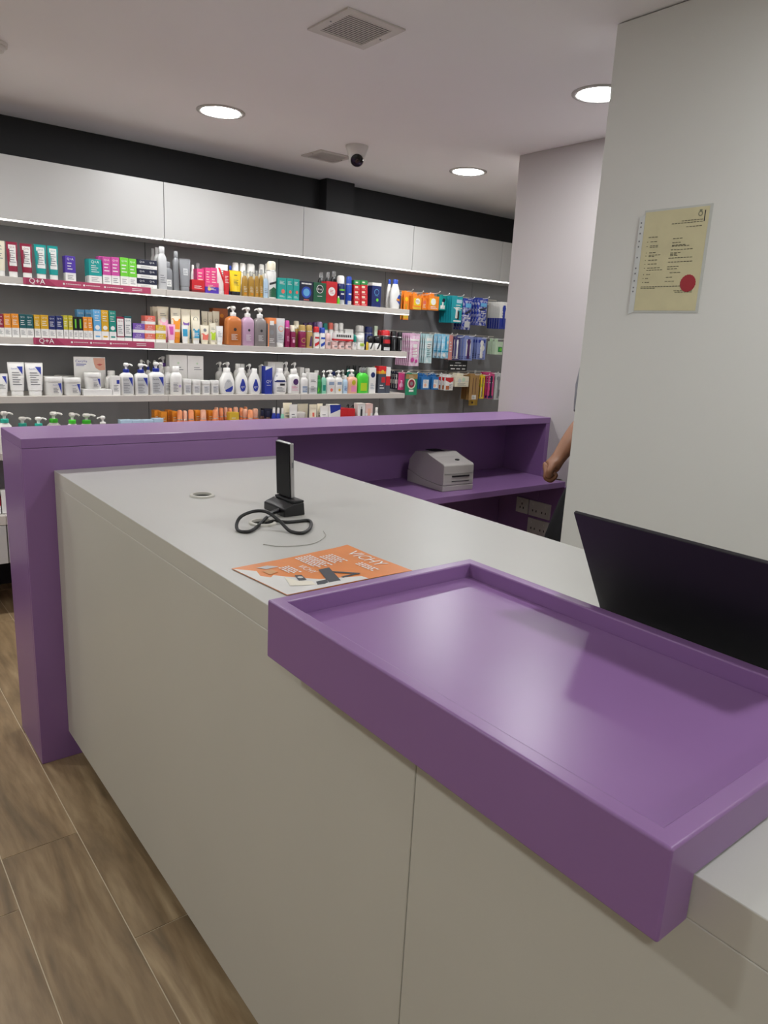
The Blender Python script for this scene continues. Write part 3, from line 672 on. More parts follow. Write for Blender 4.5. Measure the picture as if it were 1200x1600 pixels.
('carton', 0.852, 4.078, 1.454, 0.034, 0.04, 0.1115, 'white:0.40,orange:0.60', 'orange carton touching the dark teal pair, second shelf', 'carton', 'skincare cartons along the second shelf', [('t', 'Q+A', 'white', 0.5, 0.88, 0.62), ('l', 'white', 0.18, 0.82, 0.52, 0.78, 3), ('l', 'grey', 0.18, 0.82, 0.1, 0.32, 4)], 0, None),
('carton', 0.887, 4.078, 1.454, 0.031, 0.04, 0.1115, 'white:0.40,petrol:0.60', 'left dark teal carton of a pair, second shelf', 'carton', 'skincare cartons along the second shelf', [('t', 'Q+A', 'white', 0.5, 0.88, 0.62), ('l', 'white', 0.18, 0.82, 0.52, 0.78, 3), ('l', 'grey', 0.18, 0.82, 0.1, 0.32, 4)], 0, None),
('carton', 0.919, 4.078, 1.454, 0.033, 0.04, 0.1115, 'white:0.40,petrol:0.60', 'right dark teal carton of a pair, second shelf', 'carton', 'skincare cartons along the second shelf', [('t', 'Q+A', 'white', 0.5, 0.88, 0.62), ('l', 'white', 0.18, 0.82, 0.52, 0.78, 3), ('l', 'grey', 0.18, 0.82, 0.1, 0.32, 4)], 0, None),
('carton', 0.953, 4.078, 1.454, 0.028, 0.04, 0.1125, 'white:0.40,mustard:0.60', 'mustard carton beside the dark teal pair, second shelf', 'carton', 'skincare cartons along the second shelf', [('t', 'Q+A', 'white', 0.5, 0.88, 0.62), ('l', 'white', 0.18, 0.82, 0.52, 0.78, 3), ('l', 'grey', 0.18, 0.82, 0.1, 0.32, 4)], 0, None),
('carton', 0.988, 4.078, 1.454, 0.038, 0.04, 0.1135, 'white:0.40,mustard:0.60', 'mustard carton beside the navy pair, second shelf', 'carton', 'skincare cartons along the second shelf', [('t', 'Q+A', 'white', 0.5, 0.88, 0.62), ('l', 'white', 0.18, 0.82, 0.52, 0.78, 3), ('l', 'grey', 0.18, 0.82, 0.1, 0.32, 4)], 0, None),
('carton', 1.024, 4.078, 1.454, 0.033, 0.04, 0.1105, 'white:0.40,navy:0.60', 'left navy carton of a pair, second shelf', 'carton', 'skincare cartons along the second shelf', [('t', 'Q+A', 'white', 0.5, 0.88, 0.62), ('l', 'white', 0.18, 0.82, 0.52, 0.78, 3), ('l', 'grey', 0.18, 0.82, 0.1, 0.32, 4)], 0, None),
('carton', 1.06, 4.078, 1.454, 0.034, 0.04, 0.1125, 'white:0.40,navy:0.60', 'right navy carton of a pair, second shelf', 'carton', 'skincare cartons along the second shelf', [('t', 'Q+A', 'white', 0.5, 0.88, 0.62), ('l', 'white', 0.18, 0.82, 0.52, 0.78, 3), ('l', 'grey', 0.18, 0.82, 0.1, 0.32, 4)], 0, None),
('carton', 1.09, 4.078, 1.454, 0.022, 0.04, 0.1175, 'white:0.40,olive:0.60', 'left narrow yellow green carton of a pair, second shelf', 'carton', 'skincare cartons along the second shelf', [('t', 'Q+A', 'white', 0.5, 0.88, 0.62), ('l', 'white', 0.18, 0.82, 0.52, 0.78, 3), ('l', 'grey', 0.18, 0.82, 0.1, 0.32, 4)], 0, None),
('carton', 1.114, 4.078, 1.454, 0.022, 0.04, 0.1175, 'white:0.40,olive:0.60', 'right narrow yellow green carton of a pair, second shelf', 'carton', 'skincare cartons along the second shelf', [('t', 'Q+A', 'white', 0.5, 0.88, 0.62), ('l', 'white', 0.18, 0.82, 0.52, 0.78, 3), ('l', 'grey', 0.18, 0.82, 0.1, 0.32, 4)], 0, None),
('carton', 1.139, 4.078, 1.454, 0.023, 0.04, 0.1135, 'white:0.40,black:0.60', 'left narrow black carton of a pair, second shelf', 'carton', 'skincare cartons along the second shelf', [('r', 'lime', 0.35, 0.65, 0.5, 0.9), ('l', 'grey', 0.18, 0.82, 0.1, 0.32, 3)], 0, None),
('carton', 1.163, 4.078, 1.454, 0.023, 0.04, 0.1145, 'white:0.40,black:0.60', 'right narrow black carton of a pair, second shelf', 'carton', 'skincare cartons along the second shelf', [('r', 'lime', 0.35, 0.65, 0.5, 0.9), ('l', 'grey', 0.18, 0.82, 0.1, 0.32, 3)], 0, None),
('carton', 1.188, 4.078, 1.454, 0.023, 0.04, 0.1155, 'white:0.40,orange:0.60', 'left narrow orange carton of a pair, second shelf', 'carton', 'skincare cartons along the second shelf', [('t', 'Q+A', 'white', 0.5, 0.88, 0.62), ('l', 'white', 0.18, 0.82, 0.52, 0.78, 3), ('l', 'grey', 0.18, 0.82, 0.1, 0.32, 4)], 0, None),
('carton', 1.212, 4.078, 1.454, 0.024, 0.04, 0.1155, 'white:0.40,orange:0.60', 'right narrow orange carton of a pair, second shelf', 'carton', 'skincare cartons along the second shelf', [('t', 'Q+A', 'white', 0.5, 0.88, 0.62), ('l', 'white', 0.18, 0.82, 0.52, 0.78, 3), ('l', 'grey', 0.18, 0.82, 0.1, 0.32, 4)], 0, None),
('carton', 1.19, 4.161, 1.454, 0.039, 0.04, 0.1525, 'white:0.30,sky:0.70', 'rear left tall sky blue carton, second shelf', 'carton', 'skincare cartons along the second shelf', [('t', 'Q+A', 'white', 0.5, 0.88, 0.62), ('l', 'white', 0.18, 0.82, 0.52, 0.78, 3), ('l', 'grey', 0.18, 0.82, 0.1, 0.32, 4)], 0, None),
('carton', 1.231, 4.161, 1.454, 0.036, 0.04, 0.1535, 'white:0.30,sky:0.70', 'rear right tall sky blue carton, second shelf', 'carton', 'skincare cartons along the second shelf', [('t', 'Q+A', 'white', 0.5, 0.88, 0.62), ('l', 'white', 0.18, 0.82, 0.52, 0.78, 3), ('l', 'grey', 0.18, 0.82, 0.1, 0.32, 4)], 0, None),
('carton', 1.249, 4.078, 1.454, 0.04, 0.04, 0.1555, 'white:0.30,sky:0.70', 'front tall sky blue carton with white disc, second shelf', 'carton', 'skincare cartons along the second shelf', [('t', 'Q+A', 'white', 0.5, 0.92, 0.62), ('d', 'white', 0.5, 0.42, 0.3), ('r', 'sky', 0.2, 0.8, 0.1, 0.15), ('l', 'white', 0.18, 0.82, 0.62, 0.84, 3)], 0, None),
('carton', 1.289, 4.078, 1.454, 0.038, 0.04, 0.1545, 'white:0.30,mustard:0.70', 'tall mustard carton with white disc, second shelf', 'carton', 'skincare cartons along the second shelf', [('t', 'Q+A', 'white', 0.5, 0.92, 0.62), ('d', 'white', 0.5, 0.42, 0.3), ('r', 'mustard', 0.2, 0.8, 0.1, 0.15), ('l', 'white', 0.18, 0.82, 0.62, 0.84, 3)], 0, None),
('carton', 1.329, 4.078, 1.454, 0.037, 0.04, 0.1545, 'white:0.30,seagreen:0.70', 'tall sea green carton with white disc, second shelf', 'carton', 'skincare cartons along the second shelf', [('t', 'Q+A', 'white', 0.5, 0.92, 0.62), ('d', 'white', 0.5, 0.42, 0.3), ('r', 'seagreen', 0.2, 0.8, 0.1, 0.15), ('l', 'white', 0.18, 0.82, 0.62, 0.84, 3)], 0, None),
('carton', 1.37, 4.078, 1.454, 0.04, 0.04, 0.1265, 'white:0.15,maroon:0.85', 'slim white faced carton with maroon edges, second shelf', 'carton', 'skincare cartons along the second shelf', [('r', 'white', 0.06, 0.92, 0.2, 0.92), ('t', 'Q+A', 'maroon', 0.5, 0.82, 0.6), ('l', 'grey', 0.18, 0.82, 0.3, 0.68, 5)], 0, None),
('carton', 1.411, 4.078, 1.454, 0.04, 0.04, 0.1315, 'white:0.15,petrol:0.85', 'slim white faced carton with dark teal edges, second shelf', 'carton', 'skincare cartons along the second shelf', [('r', 'white', 0.06, 0.92, 0.2, 0.92), ('t', 'Q+A', 'petrol', 0.5, 0.82, 0.6), ('l', 'grey', 0.18, 0.82, 0.3, 0.68, 5)], 0, None),
('carton', 1.468, 4.088, 1.454, 0.065, 0.06, 0.0475, 'white:.35,lilacdark:.65', 'bottom purple flat carton of its stack on the second shelf', 'carton', 'flat cartons stacked on the second shelf', [('t', 'Q+A', 'white', 0.5, 0.75, 0.4), ('l', 'white', 0.18, 0.82, 0.45, 0.6, 2)], 0, None),
('carton', 1.47, 4.088, 1.501, 0.065, 0.06, 0.0495, 'white:.35,lilacdark:.65', 'top purple flat carton of its stack on the second shelf', 'carton', 'flat cartons stacked on the second shelf', [('t', 'Q+A', 'white', 0.5, 0.75, 0.4), ('l', 'white', 0.18, 0.82, 0.45, 0.6, 2)], 0, None),
('carton', 1.531, 4.088, 1.454, 0.059, 0.06, 0.0465, 'white:.35,coral:.65', 'bottom coral flat carton of its stack on the second shelf', 'carton', 'flat cartons stacked on the second shelf', [('t', 'Q+A', 'white', 0.5, 0.75, 0.4), ('l', 'white', 0.18, 0.82, 0.45, 0.6, 2)], 0, None),
('carton', 1.532, 4.088, 1.5, 0.059, 0.06, 0.0485, 'white:.35,coral:.65', 'middle coral flat carton of its stack on the second shelf', 'carton', 'flat cartons stacked on the second shelf', [('t', 'Q+A', 'white', 0.5, 0.75, 0.4), ('l', 'white', 0.18, 0.82, 0.45, 0.6, 2)], 0, None),
('carton', 1.534, 4.088, 1.549, 0.058, 0.06, 0.0455, 'white:.35,coral:.65', 'top coral flat carton of its stack on the second shelf', 'carton', 'flat cartons stacked on the second shelf', [('t', 'Q+A', 'white', 0.5, 0.75, 0.4), ('l', 'white', 0.18, 0.82, 0.45, 0.6, 2)], 0, None),
('carton', 1.592, 4.088, 1.454, 0.058, 0.06, 0.0495, 'white:.35,gold:.65', 'bottom mustard flat carton of its stack on the second shelf', 'carton', 'flat cartons stacked on the second shelf', [('t', 'Q+A', 'white', 0.5, 0.75, 0.4), ('l', 'white', 0.18, 0.82, 0.45, 0.6, 2)], 0, None),
('carton', 1.593, 4.088, 1.503, 0.058, 0.06, 0.0445, 'white:.35,gold:.65', 'top mustard flat carton of its stack on the second shelf', 'carton', 'flat cartons stacked on the second shelf', [('t', 'Q+A', 'white', 0.5, 0.75, 0.4), ('l', 'white', 0.18, 0.82, 0.45, 0.6, 2)], 0, None),
('tube', 1.621, 4.232, 1.454, 0.041, 0.023, 0.1935, 'cream,cream,cream', 'rearmost cream tube behind the coral stack', 'tube', 'cream flared tubes on the second shelf', [], 0, None),
('tube', 1.629, 4.197, 1.454, 0.057, 0.031, 0.1955, 'cream,cream,cream', 'middle cream tube behind the coral stack', 'tube', 'cream flared tubes on the second shelf', [], 0, None),
('tube', 1.638, 4.139, 1.454, 0.0674, 0.038, 0.1965, 'pink,cream,cream', 'cream tube with pink lower half, second shelf', 'tube', 'cream flared tubes on the second shelf', [('r', 'pinkl', 0.0, 1, 0.02, 0.6), ('d', 'white', 0.5, 0.6, 0.25), ('l', 'grey', 0.18, 0.82, 0.72, 0.85, 2)], 0, None),
('tube', 1.703, 4.113, 1.454, 0.0604, 0.035, 0.1925, 'orange,cream,cream', 'cream tube with orange lower half, second shelf', 'tube', 'cream flared tubes on the second shelf', [('r', 'orange', 0.0, 1, 0.3, 0.68), ('r', 'orange', 0, 1, 0.0, 0.2), ('d', 'cream', 0.5, 0.68, 0.28), ('l', 'grey', 0.18, 0.82, 0.78, 0.88, 2)], 0, None),
('tube', 1.762, 4.112, 1.454, 0.0559, 0.032, 0.1905, 'cream,cream,cream', 'cream tube with purple curve, left of a pair', 'tube', 'cream flared tubes on the second shelf', [('d', 'lilacdark', 0.5, 0.55, 0.4), ('d', 'cream', 0.5, 0.68, 0.45)], 0, None),
('tube', 1.82, 4.113, 1.454, 0.0579, 0.034, 0.1915, 'cream,cream,cream', 'cream tube behind the blue tubes, right of a pair', 'tube', 'cream flared tubes on the second shelf', [('d', 'grey', 0.5, 0.7, 0.28), ('d', 'cream', 0.5, 0.7, 0.22)], 0, None),
('tube', 1.657, 4.072, 1.454, 0.05, 0.028, 0.1025, 'white,pinkl,pinkl', 'short pink tube with magenta trapezoid, second shelf', 'tube', None, [('p', 'magenta', [(0.2, 0.9), (0.8, 0.9), (0.72, 0.35), (0.3, 0.35)])], 0, None),
('tube', 1.738, 4.069, 1.454, 0.04, 0.022, 0.1015, 'white,white,white', 'short white and blue tube, leftmost of three', 'tube', 'short white and blue tubes', [('r', 'cyanblue', 0.1, 0.9, 0.28, 0.78)], 0, None),
('tube', 1.802, 4.14, 1.454, 0.024, 0.02, 0.1065, 'white,white,white', 'short white and blue tube, middle of three', 'tube', 'short white and blue tubes', [('r', 'cyanblue', 0.1, 0.9, 0.1, 0.7)], 0, None),
('tube', 1.806, 4.071, 1.454, 0.049, 0.027, 0.1315, 'white,cream,cream', 'taller white and blue tube, rightmost of three', 'tube', 'short white and blue tubes', [('r', 'cyanblue', 0.06, 0.94, 0.1, 0.6), ('d', 'cream', 0.5, 0.62, 0.28), ('l', 'white', 0.18, 0.82, 0.2, 0.4, 3)], 0, None),
('tube', 1.897, 4.154, 1.454, 0.0394, 0.026, 0.1875, 'cream,cream,cream', 'left one of three rear cream tubes near the tan carton', 'tube', 'rear cream tubes near the tan carton', [('d', 'grey', 0.5, 0.7, 0.25), ('d', 'cream', 0.5, 0.7, 0.2)], 0, None),
('tube', 1.932, 4.153, 1.454, 0.0288, 0.023, 0.1865, 'cream,cream,cream', 'middle one of three rear cream tubes near the tan carton', 'tube', 'rear cream tubes near the tan carton', [('d', 'grey', 0.5, 0.7, 0.25), ('d', 'cream', 0.5, 0.7, 0.2)], 0, None),
('tube', 1.97, 4.154, 1.454, 0.0444, 0.027, 0.1915, 'cream,cream,cream', 'right one of three rear cream tubes near the tan carton', 'tube', 'rear cream tubes near the tan carton', [('d', 'grey', 0.5, 0.7, 0.25), ('d', 'cream', 0.5, 0.7, 0.2)], 0, None),
('tube', 1.859, 4.073, 1.454, 0.056, 0.031, 0.1075, 'cream,cream,cream', 'cream tube with coral lower half, second shelf', 'tube', None, [('r', 'coral', 0.05, 0.95, 0.08, 0.5), ('d', 'cream', 0.6, 0.55, 0.26), ('d', 'grey', 0.5, 0.72, 0.2)], 0, None),
('tube', 1.909, 4.069, 1.454, 0.041, 0.023, 0.1225, 'cream,cream,cream', 'cream tube with lime lower half, second shelf', 'tube', None, [('r', 'limey', 0.05, 0.95, 0.06, 0.52), ('d', 'cream', 0.5, 0.55, 0.26), ('l', 'grey', 0.18, 0.82, 0.65, 0.8, 2)], 0, None),
('tube', 1.952, 4.07, 1.454, 0.045, 0.025, 0.1075, 'white,white,white', 'short plain white tube beside the lime tube', 'tube', None, [('l', 'grey', 0.18, 0.82, 0.3, 0.7, 4)], 0, None),
('carton', 2.012, 4.206, 1.454, 0.098, 0.05, 0.2095, 'rust:1', 'tan orange carton behind the tall orange pump bottle', 'carton', None, [('d', 'orange', 0.6, 0.8, 0.12)], 0, None),
('pump', 2.048, 4.088, 1.454, 0.1009, 0.06, 0.2255, 'copper,white,white,copper', 'tall copper orange pump bottle with white pump, second shelf', 'pump bottle', 'tall salon pump bottles on the second shelf', [('d', 'dark', 0.5, 0.62, 0.1), ('l', 'white', 0.25, 0.7, 0.2, 0.45, 5)], 0, None),
('pump', 2.141, 4.083, 1.454, 0.0809, 0.049, 0.2255, 'mauve,white,white,mauve', 'tall mauve pump bottle with white pump, second shelf', 'pump bottle', 'tall salon pump bottles on the second shelf', [('d', 'dark', 0.5, 0.62, 0.1), ('l', 'white', 0.25, 0.7, 0.2, 0.45, 5)], 0, None),
('pump', 2.224, 4.083, 1.454, 0.085, 0.051, 0.2255, 'taupe,white,white,taupe', 'tall grey pump bottle with white pump, second shelf', 'pump bottle', 'tall salon pump bottles on the second shelf', [('d', 'dark', 0.5, 0.62, 0.1), ('l', 'white', 0.25, 0.7, 0.2, 0.45, 5)], 0, None),
('carton', 2.298, 4.083, 1.454, 0.057, 0.05, 0.1715, 'taupe:.8,orangel:.2', 'grey carton with orange side right of the pump bottles', 'carton', None, [('r', 'orangel', 0.0, 0.12, 0, 1), ('r', 'white', 0.2, 0.7, 0.75, 0.9), ('d', 'steel', 0.45, 0.5, 0.24), ('l', 'white', 0.18, 0.82, 0.12, 0.3, 3)], 0, None),
('tube', 2.362, 4.078, 1.454, 0.0699, 0.041, 0.1735, 'white,silver,silver', 'silver tube with orange ringed oval, second shelf', 'tube', None, [('d', 'orangel', 0.55, 0.6, 0.3), ('d', 'silver', 0.55, 0.6, 0.24), ('l', 'steel', 0.18, 0.82, 0.1, 0.4, 4)], 0, None),
('can', 2.415, 4.079, 1.454, 0.0333, 0.043, 0.1625, 'berry,magenta,berry', 'dark berry spray can with pink cap, second shelf', 'spray can', 'spray cans in the middle of the second shelf', [('l', 'pinkl', 0.18, 0.82, 0.3, 0.6, 4)], 0, None),
('can', 2.454, 4.082, 1.454, 0.0434, 0.049, 0.1355, 'berry,cream,berry', 'short berry spray can with cream cap, second shelf', 'spray can', 'spray cans in the middle of the second shelf', [('r', 'pinkl', 0.3, 0.7, 0.3, 0.5), ('l', 'white', 0.18, 0.82, 0.55, 0.65, 1)], 0, None),
('can', 2.514, 4.133, 1.454, 0.042, 0.042, 0.1645, 'goldl,cream,goldl', 'gold spray can with cream cap behind, second shelf', 'spray can', 'spray cans in the middle of the second shelf', [], 0, None),
('can', 2.528, 4.084, 1.454, 0.052, 0.052, 0.1415, 'berry,goldl,goldl', 'berry spray can with gold cap, second shelf', 'spray can', 'spray cans in the middle of the second shelf', [('d', 'goldl', 0.5, 0.45, 0.34), ('d', 'berry', 0.5, 0.45, 0.26), ('l', 'goldl', 0.18, 0.82, 0.1, 0.18, 2)], 0, None),
('can', 2.579, 4.082, 1.454, 0.048, 0.048, 0.1425, 'goldl,goldl,goldl', 'gold spray can with purple label, second shelf', 'spray can', 'spray cans in the middle of the second shelf', [('p', 'plum', [(0.3, 0.1), (0.8, 0.1), (0.8, 0.7), (0.5, 0.75)])], 0, None),
('can', 2.596, 4.159, 1.454, 0.036, 0.036, 0.1555, 'plum,plum,plum', 'dark plum can behind the gold cans, left', 'spray can', 'rear spray cans on the second shelf', [], 0, None),
('can', 2.632, 4.159, 1.454, 0.037, 0.037, 0.1615, 'plum,plum,plum', 'dark plum can behind the gold cans, right', 'spray can', 'rear spray cans on the second shelf', [], 0, None),
('can', 2.669, 4.158, 1.454, 0.034, 0.034, 0.1655, 'lilac,plum,lilac', 'lilac can behind the red spray can, plum cap', 'spray can', 'rear spray cans on the second shelf', [], 0, None),
('can', 2.71, 4.165, 1.454, 0.047, 0.047, 0.1695, 'lilac,lilac,lilac', 'lilac can behind the blue spray can', 'spray can', 'rear spray cans on the second shelf', [], 0, None),
('can', 2.753, 4.159, 1.454, 0.037, 0.037, 0.1625, 'white,seagreen,white', 'white can with sea green cap, second shelf rear', 'spray can', 'rear spray cans on the second shelf', [], 0, None),
('can', 2.798, 4.162, 1.454, 0.042, 0.042, 0.1685, 'white,coral,white', 'white can with coral cap, second shelf rear', 'spray can', 'rear spray cans on the second shelf', [], 0, None),
('can', 2.84, 4.16, 1.454, 0.038, 0.038, 0.1665, 'white,white,white', 'white can with blue dot, left of two at the rear', 'spray can', 'rear spray cans on the second shelf', [('d', 'navy', 0.5, 0.62, 0.38)], 0, None),
('can', 2.881, 4.162, 1.454, 0.042, 0.042, 0.1705, 'white,white,white', 'white can with blue dot, right of two at the rear', 'spray can', 'rear spray cans on the second shelf', [('d', 'navy', 0.5, 0.62, 0.38)], 0, None),
('can', 2.632, 4.08, 1.454, 0.045, 0.045, 0.1355, 'white,red,red', 'white spray can with red cap and red flash, second shelf', 'spray can', 'spray cans in the middle of the second shelf', [('p', 'red', [(0.1, 0.1), (0.9, 0.3), (0.9, 0.5), (0.1, 0.3)]), ('r', 'red', 0.1, 0.9, 0.62, 0.74)], 0, None),
('can', 2.678, 4.079, 1.454, 0.043, 0.043, 0.1325, 'white,blue,blue', 'white spray can with blue cap and blue flash, second shelf', 'spray can', 'spray cans in the middle of the second shelf', [('p', 'blue', [(0.1, 0.1), (0.9, 0.3), (0.9, 0.5), (0.1, 0.3)]), ('r', 'blue', 0.1, 0.9, 0.62, 0.74)], 0, None),
('rollon', 2.723, 4.082, 1.454, 0.047, 0.047, 0.0995, 'blush,blush,blush', 'first pale pink roll on from the left, second shelf', 'roll on', 'pale pink roll ons on the second shelf', [('r', 'taupe', 0.25, 0.75, 0.22, 0.42)], 0, None),
('rollon', 2.777, 4.084, 1.454, 0.052, 0.052, 0.0495, 'blush,blush,blush', 'second pale pink roll on from the left, second shelf', 'roll on', 'pale pink roll ons on the second shelf', [('r', 'taupe', 0.25, 0.75, 0.22, 0.42)], 0, None),
('rollon', 2.831, 4.084, 1.454, 0.052, 0.052, 0.0515, 'blush,blush,blush', 'third pale pink roll on from the left, second shelf', 'roll on', 'pale pink roll ons on the second shelf', [('r', 'taupe', 0.25, 0.75, 0.22, 0.42)], 0, None),
('rollon', 2.887, 4.085, 1.454, 0.054, 0.054, 0.0535, 'blush,blush,blush', 'fourth pale pink roll on from the left, second shelf', 'roll on', 'pale pink roll ons on the second shelf', [('r', 'taupe', 0.25, 0.75, 0.22, 0.42)], 0, None),
('carton', 2.839, 4.075, 1.507, 0.1514, 0.035, 0.0505, 'red:.25,white:.75', 'white banner carton with red stripe lying on pale pink roll ons', 'carton', None, [('r', 'dark', 0.1, 0.17, 0.48, 0.8), ('r', 'dark', 0.2, 0.27, 0.48, 0.8), ('r', 'dark', 0.30000000000000004, 0.37, 0.48, 0.8), ('r', 'dark', 0.4, 0.4700000000000001, 0.48, 0.8), ('r', 'dark', 0.5, 0.5700000000000001, 0.48, 0.8), ('r', 'dark', 0.6, 0.67, 0.48, 0.8), ('r', 'dark', 0.7000000000000001, 0.7700000000000001, 0.48, 0.8), ('r', 'dark', 0.8, 0.8700000000000001, 0.48, 0.8)], 0, None),
('carton', 2.938, 4.166, 1.454, 0.067, 0.05, 0.1315, 'white:1', 'plain white carton behind the banner carton, second shelf', 'carton', None, [('r', 'navy', 0.2, 0.8, 0.6, 0.75)], 0, None),
('rollon', 2.934, 4.079, 1.454, 0.0373, 0.041, 0.0995, 'white,seagreen,white', 'white roll on with sea green cap, second shelf', 'roll on', None, [('l', 'grey', 0.18, 0.82, 0.2, 0.5, 3)], 0, None),
('can', 3.045, 4.171, 1.454, 0.07, 0.07, 0.1615, 'white,white,white', 'stout white can behind the white roll on, second shelf', 'spray can', None, [], 0, None),
('rollon', 2.991, 4.096, 1.454, 0.0733, 0.076, 0.0985, 'white,white,white', 'big white roll on with domed cap and lime label', 'roll on', None, [('r', 'limey', 0.25, 0.75, 0.25, 0.45), ('l', 'grey', 0.3, 0.7, 0.28, 0.42, 2)], 0, None),
('bottle', 3.037, 4.065, 1.454, 0.0178, 0.013, 0.0695, 'gold,navy,gold', 'tiny golden bottle beside the big white roll on', 'bottle', None, [], 0, None),
('can', 3.113, 4.158, 1.454, 0.0609, 0.066, 0.1575, 'navy,navy,navy', 'navy can behind the dark capped roll ons', 'spray can', None, [('d', 'sky', 0.5, 0.6, 0.3)], 0, None),
('tube', 3.16, 4.136, 1.454, 0.0289, 0.021, 0.1645, 'white,palegreen,palegreen', 'slim pale green tube behind the dark capped roll ons', 'tube', None, [], 0, None),
('rollon', 3.074, 4.085, 1.454, 0.0524, 0.054, 0.0975, 'white,black,white', 'left white roll on with black cap, second shelf', 'roll on', 'black capped roll ons', [('p', 'dark', [(0.2, 0.1), (0.5, 0.5), (0.8, 0.5), (0.4, 0.1)])], 0, None),
('rollon', 3.135, 4.09, 1.454, 0.065, 0.065, 0.0985, 'white,black,white', 'right white roll on with black cap, second shelf', 'roll on', 'black capped roll ons', [('p', 'dark', [(0.2, 0.1), (0.5, 0.5), (0.8, 0.5), (0.4, 0.1)])], 0, None),
('can', 3.212, 4.158, 1.454, 0.049, 0.049, 0.1385, 'red,red,black', 'red spray can with black lower half, second shelf', 'spray can', None, [('r', 'black', 0.05, 0.95, 0.02, 0.4)], 0, None),
('can', 3.212, 4.095, 1.454, 0.073, 0.073, 0.1395, 'black,red,black', 'wide black and red can beside the black cans', 'spray can', None, [('r', 'red', 0.05, 0.95, 0.5, 0.76), ('r', 'silver', 0.1, 0.9, 0.04, 0.25)], 0, None),
('can', 3.276, 4.083, 1.454, 0.05, 0.05, 0.1375, 'black,black,black', 'left black spray can at the second shelf end', 'spray can', 'black spray cans at the second shelf end', [('r', 'grey', 0.3, 0.4, 0.1, 0.8)], 0, None),
('can', 3.328, 4.079, 1.454, 0.043, 0.043, 0.1325, 'black,black,black', 'right black spray can at the second shelf end', 'spray can', 'black spray cans at the second shelf end', [('r', 'silver', 0.4, 0.5, 0.1, 0.8)], 0, None),
('tube', 0.775, 4.074, 1.163, 0.058, 0.032, 0.111, 'white,white,white', 'small white tube with blue wedge at the left photo edge', 'tube', 'white and blue skincare items at the left of the third shelf', [('p', 'royal', [(0.55, 0.9), (0.92, 0.9), (0.92, 0.45)]), ('l', 'grey', 0.18, 0.82, 0.2, 0.5, 4)], 0, None),
('tube', 0.845, 4.079, 1.163, 0.078, 0.043, 0.167, 'white,white,white', 'left tall white tube with blue wedge, third shelf', 'tube', 'white and blue skincare items at the left of the third shelf', [('p', 'royal', [(0.55, 0.9), (0.95, 0.9), (0.9, 0.6)]), ('t', 'CeraVe', 'royal', 0.36, 0.82, 0.42), ('l', 'grey', 0.18, 0.82, 0.2, 0.72, 6)], 0, None),
('tube', 0.93, 4.081, 1.163, 0.085, 0.047, 0.166, 'white,white,white', 'right tall white tube with blue wedge, third shelf', 'tube', 'white and blue skincare items at the left of the third shelf', [('p', 'royal', [(0.55, 0.9), (0.95, 0.9), (0.9, 0.6)]), ('t', 'CeraVe', 'royal', 0.36, 0.82, 0.42), ('l', 'grey', 0.18, 0.82, 0.2, 0.72, 6)], 0, None),
('jar', 1.022, 4.106, 1.163, 0.097, 0.097, 0.096, 'white,white,white', 'white jar beside the tall tubes, left of a pair', 'jar', 'white and blue skincare items at the left of the third shelf', [('p', 'royal', [(0.68, 0.66), (0.92, 0.66), (0.92, 0.1)]), ('t', 'CeraVe', 'royal', 0.52, 0.58, 0.3), ('l', 'grey', 0.4, 0.75, 0.12, 0.45, 4)], 0, None),
('jar', 1.117, 4.105, 1.163, 0.094, 0.094, 0.091, 'white,white,white', 'white jar left of the display card, right of a pair', 'jar', 'white and blue skincare items at the left of the third shelf', [('p', 'royal', [(0.68, 0.66), (0.92, 0.66), (0.92, 0.1)]), ('t', 'CeraVe', 'royal', 0.52, 0.58, 0.3), ('l', 'grey', 0.4, 0.75, 0.12, 0.45, 4)], 0, None),
('jar', 1.117, 4.233, 1.163, 0.105, 0.105, 0.093, 'white,white,white', 'white jar behind the front pair of jars', 'jar', 'white and blue skincare items at the left of the third shelf', [], 0, None),
('jar', 1.225, 4.101, 1.195, 0.087, 0.087, 0.086, 'white,white,white', 'white jar standing on the display plinth', 'jar', 'white and blue skincare items at the left of the third shelf', [('p', 'royal', [(0.68, 0.66), (0.92, 0.66), (0.92, 0.1)]), ('t', 'CeraVe', 'royal', 0.52, 0.58, 0.3), ('l', 'grey', 0.4, 0.75, 0.12, 0.45, 4)], 0, None),
('bottle', 1.335, 4.131, 1.163, 0.069, 0.043, 0.128, 'white,white,white', 'white capped bottle right of the display card', 'bottle', 'white and blue skincare items at the left of the third shelf', [], 0, None),
('carton', 1.337, 4.083, 1.163, 0.043, 0.05, 0.103, 'white:1', 'white carton with blue lines left of the pump bottles', 'carton', 'white and blue skincare items at the left of the third shelf', [('r', 'royal', 0.55, 0.9, 0.6, 0.8), ('l', 'grey', 0.18, 0.82, 0.2, 0.55, 5)], 0, None),
('pump', 1.4, 4.08, 1.163, 0.074, 0.044, 0.174, 'white,white,royal,white', 'smallest white pump bottle with blue collar, left of three', 'pump bottle', 'white and blue skincare items at the left of the third shelf', [('r', 'silver', 0.14, 0.9, 0.06, 0.9), ('p', 'royal', [(0.56, 0.9), (0.9, 0.9), (0.9, 0.42)]), ('t', 'CeraVe', 'dark', 0.36, 0.78, 0.4), ('l', 'grey', 0.18, 0.7, 0.12, 0.62, 6)], 0, None),
('pump', 1.482, 4.082, 1.163, 0.079, 0.047, 0.172, 'white,white,royal,white', 'middle white pump bottle with blue collar', 'pump bottle', 'white and blue skincare items at the left of the third shelf', [('r', 'silver', 0.14, 0.9, 0.06, 0.9), ('p', 'royal', [(0.56, 0.9), (0.9, 0.9), (0.9, 0.42)]), ('t', 'CeraVe', 'dark', 0.36, 0.78, 0.4), ('l', 'grey', 0.18, 0.7, 0.12, 0.62, 6)], 0, None),
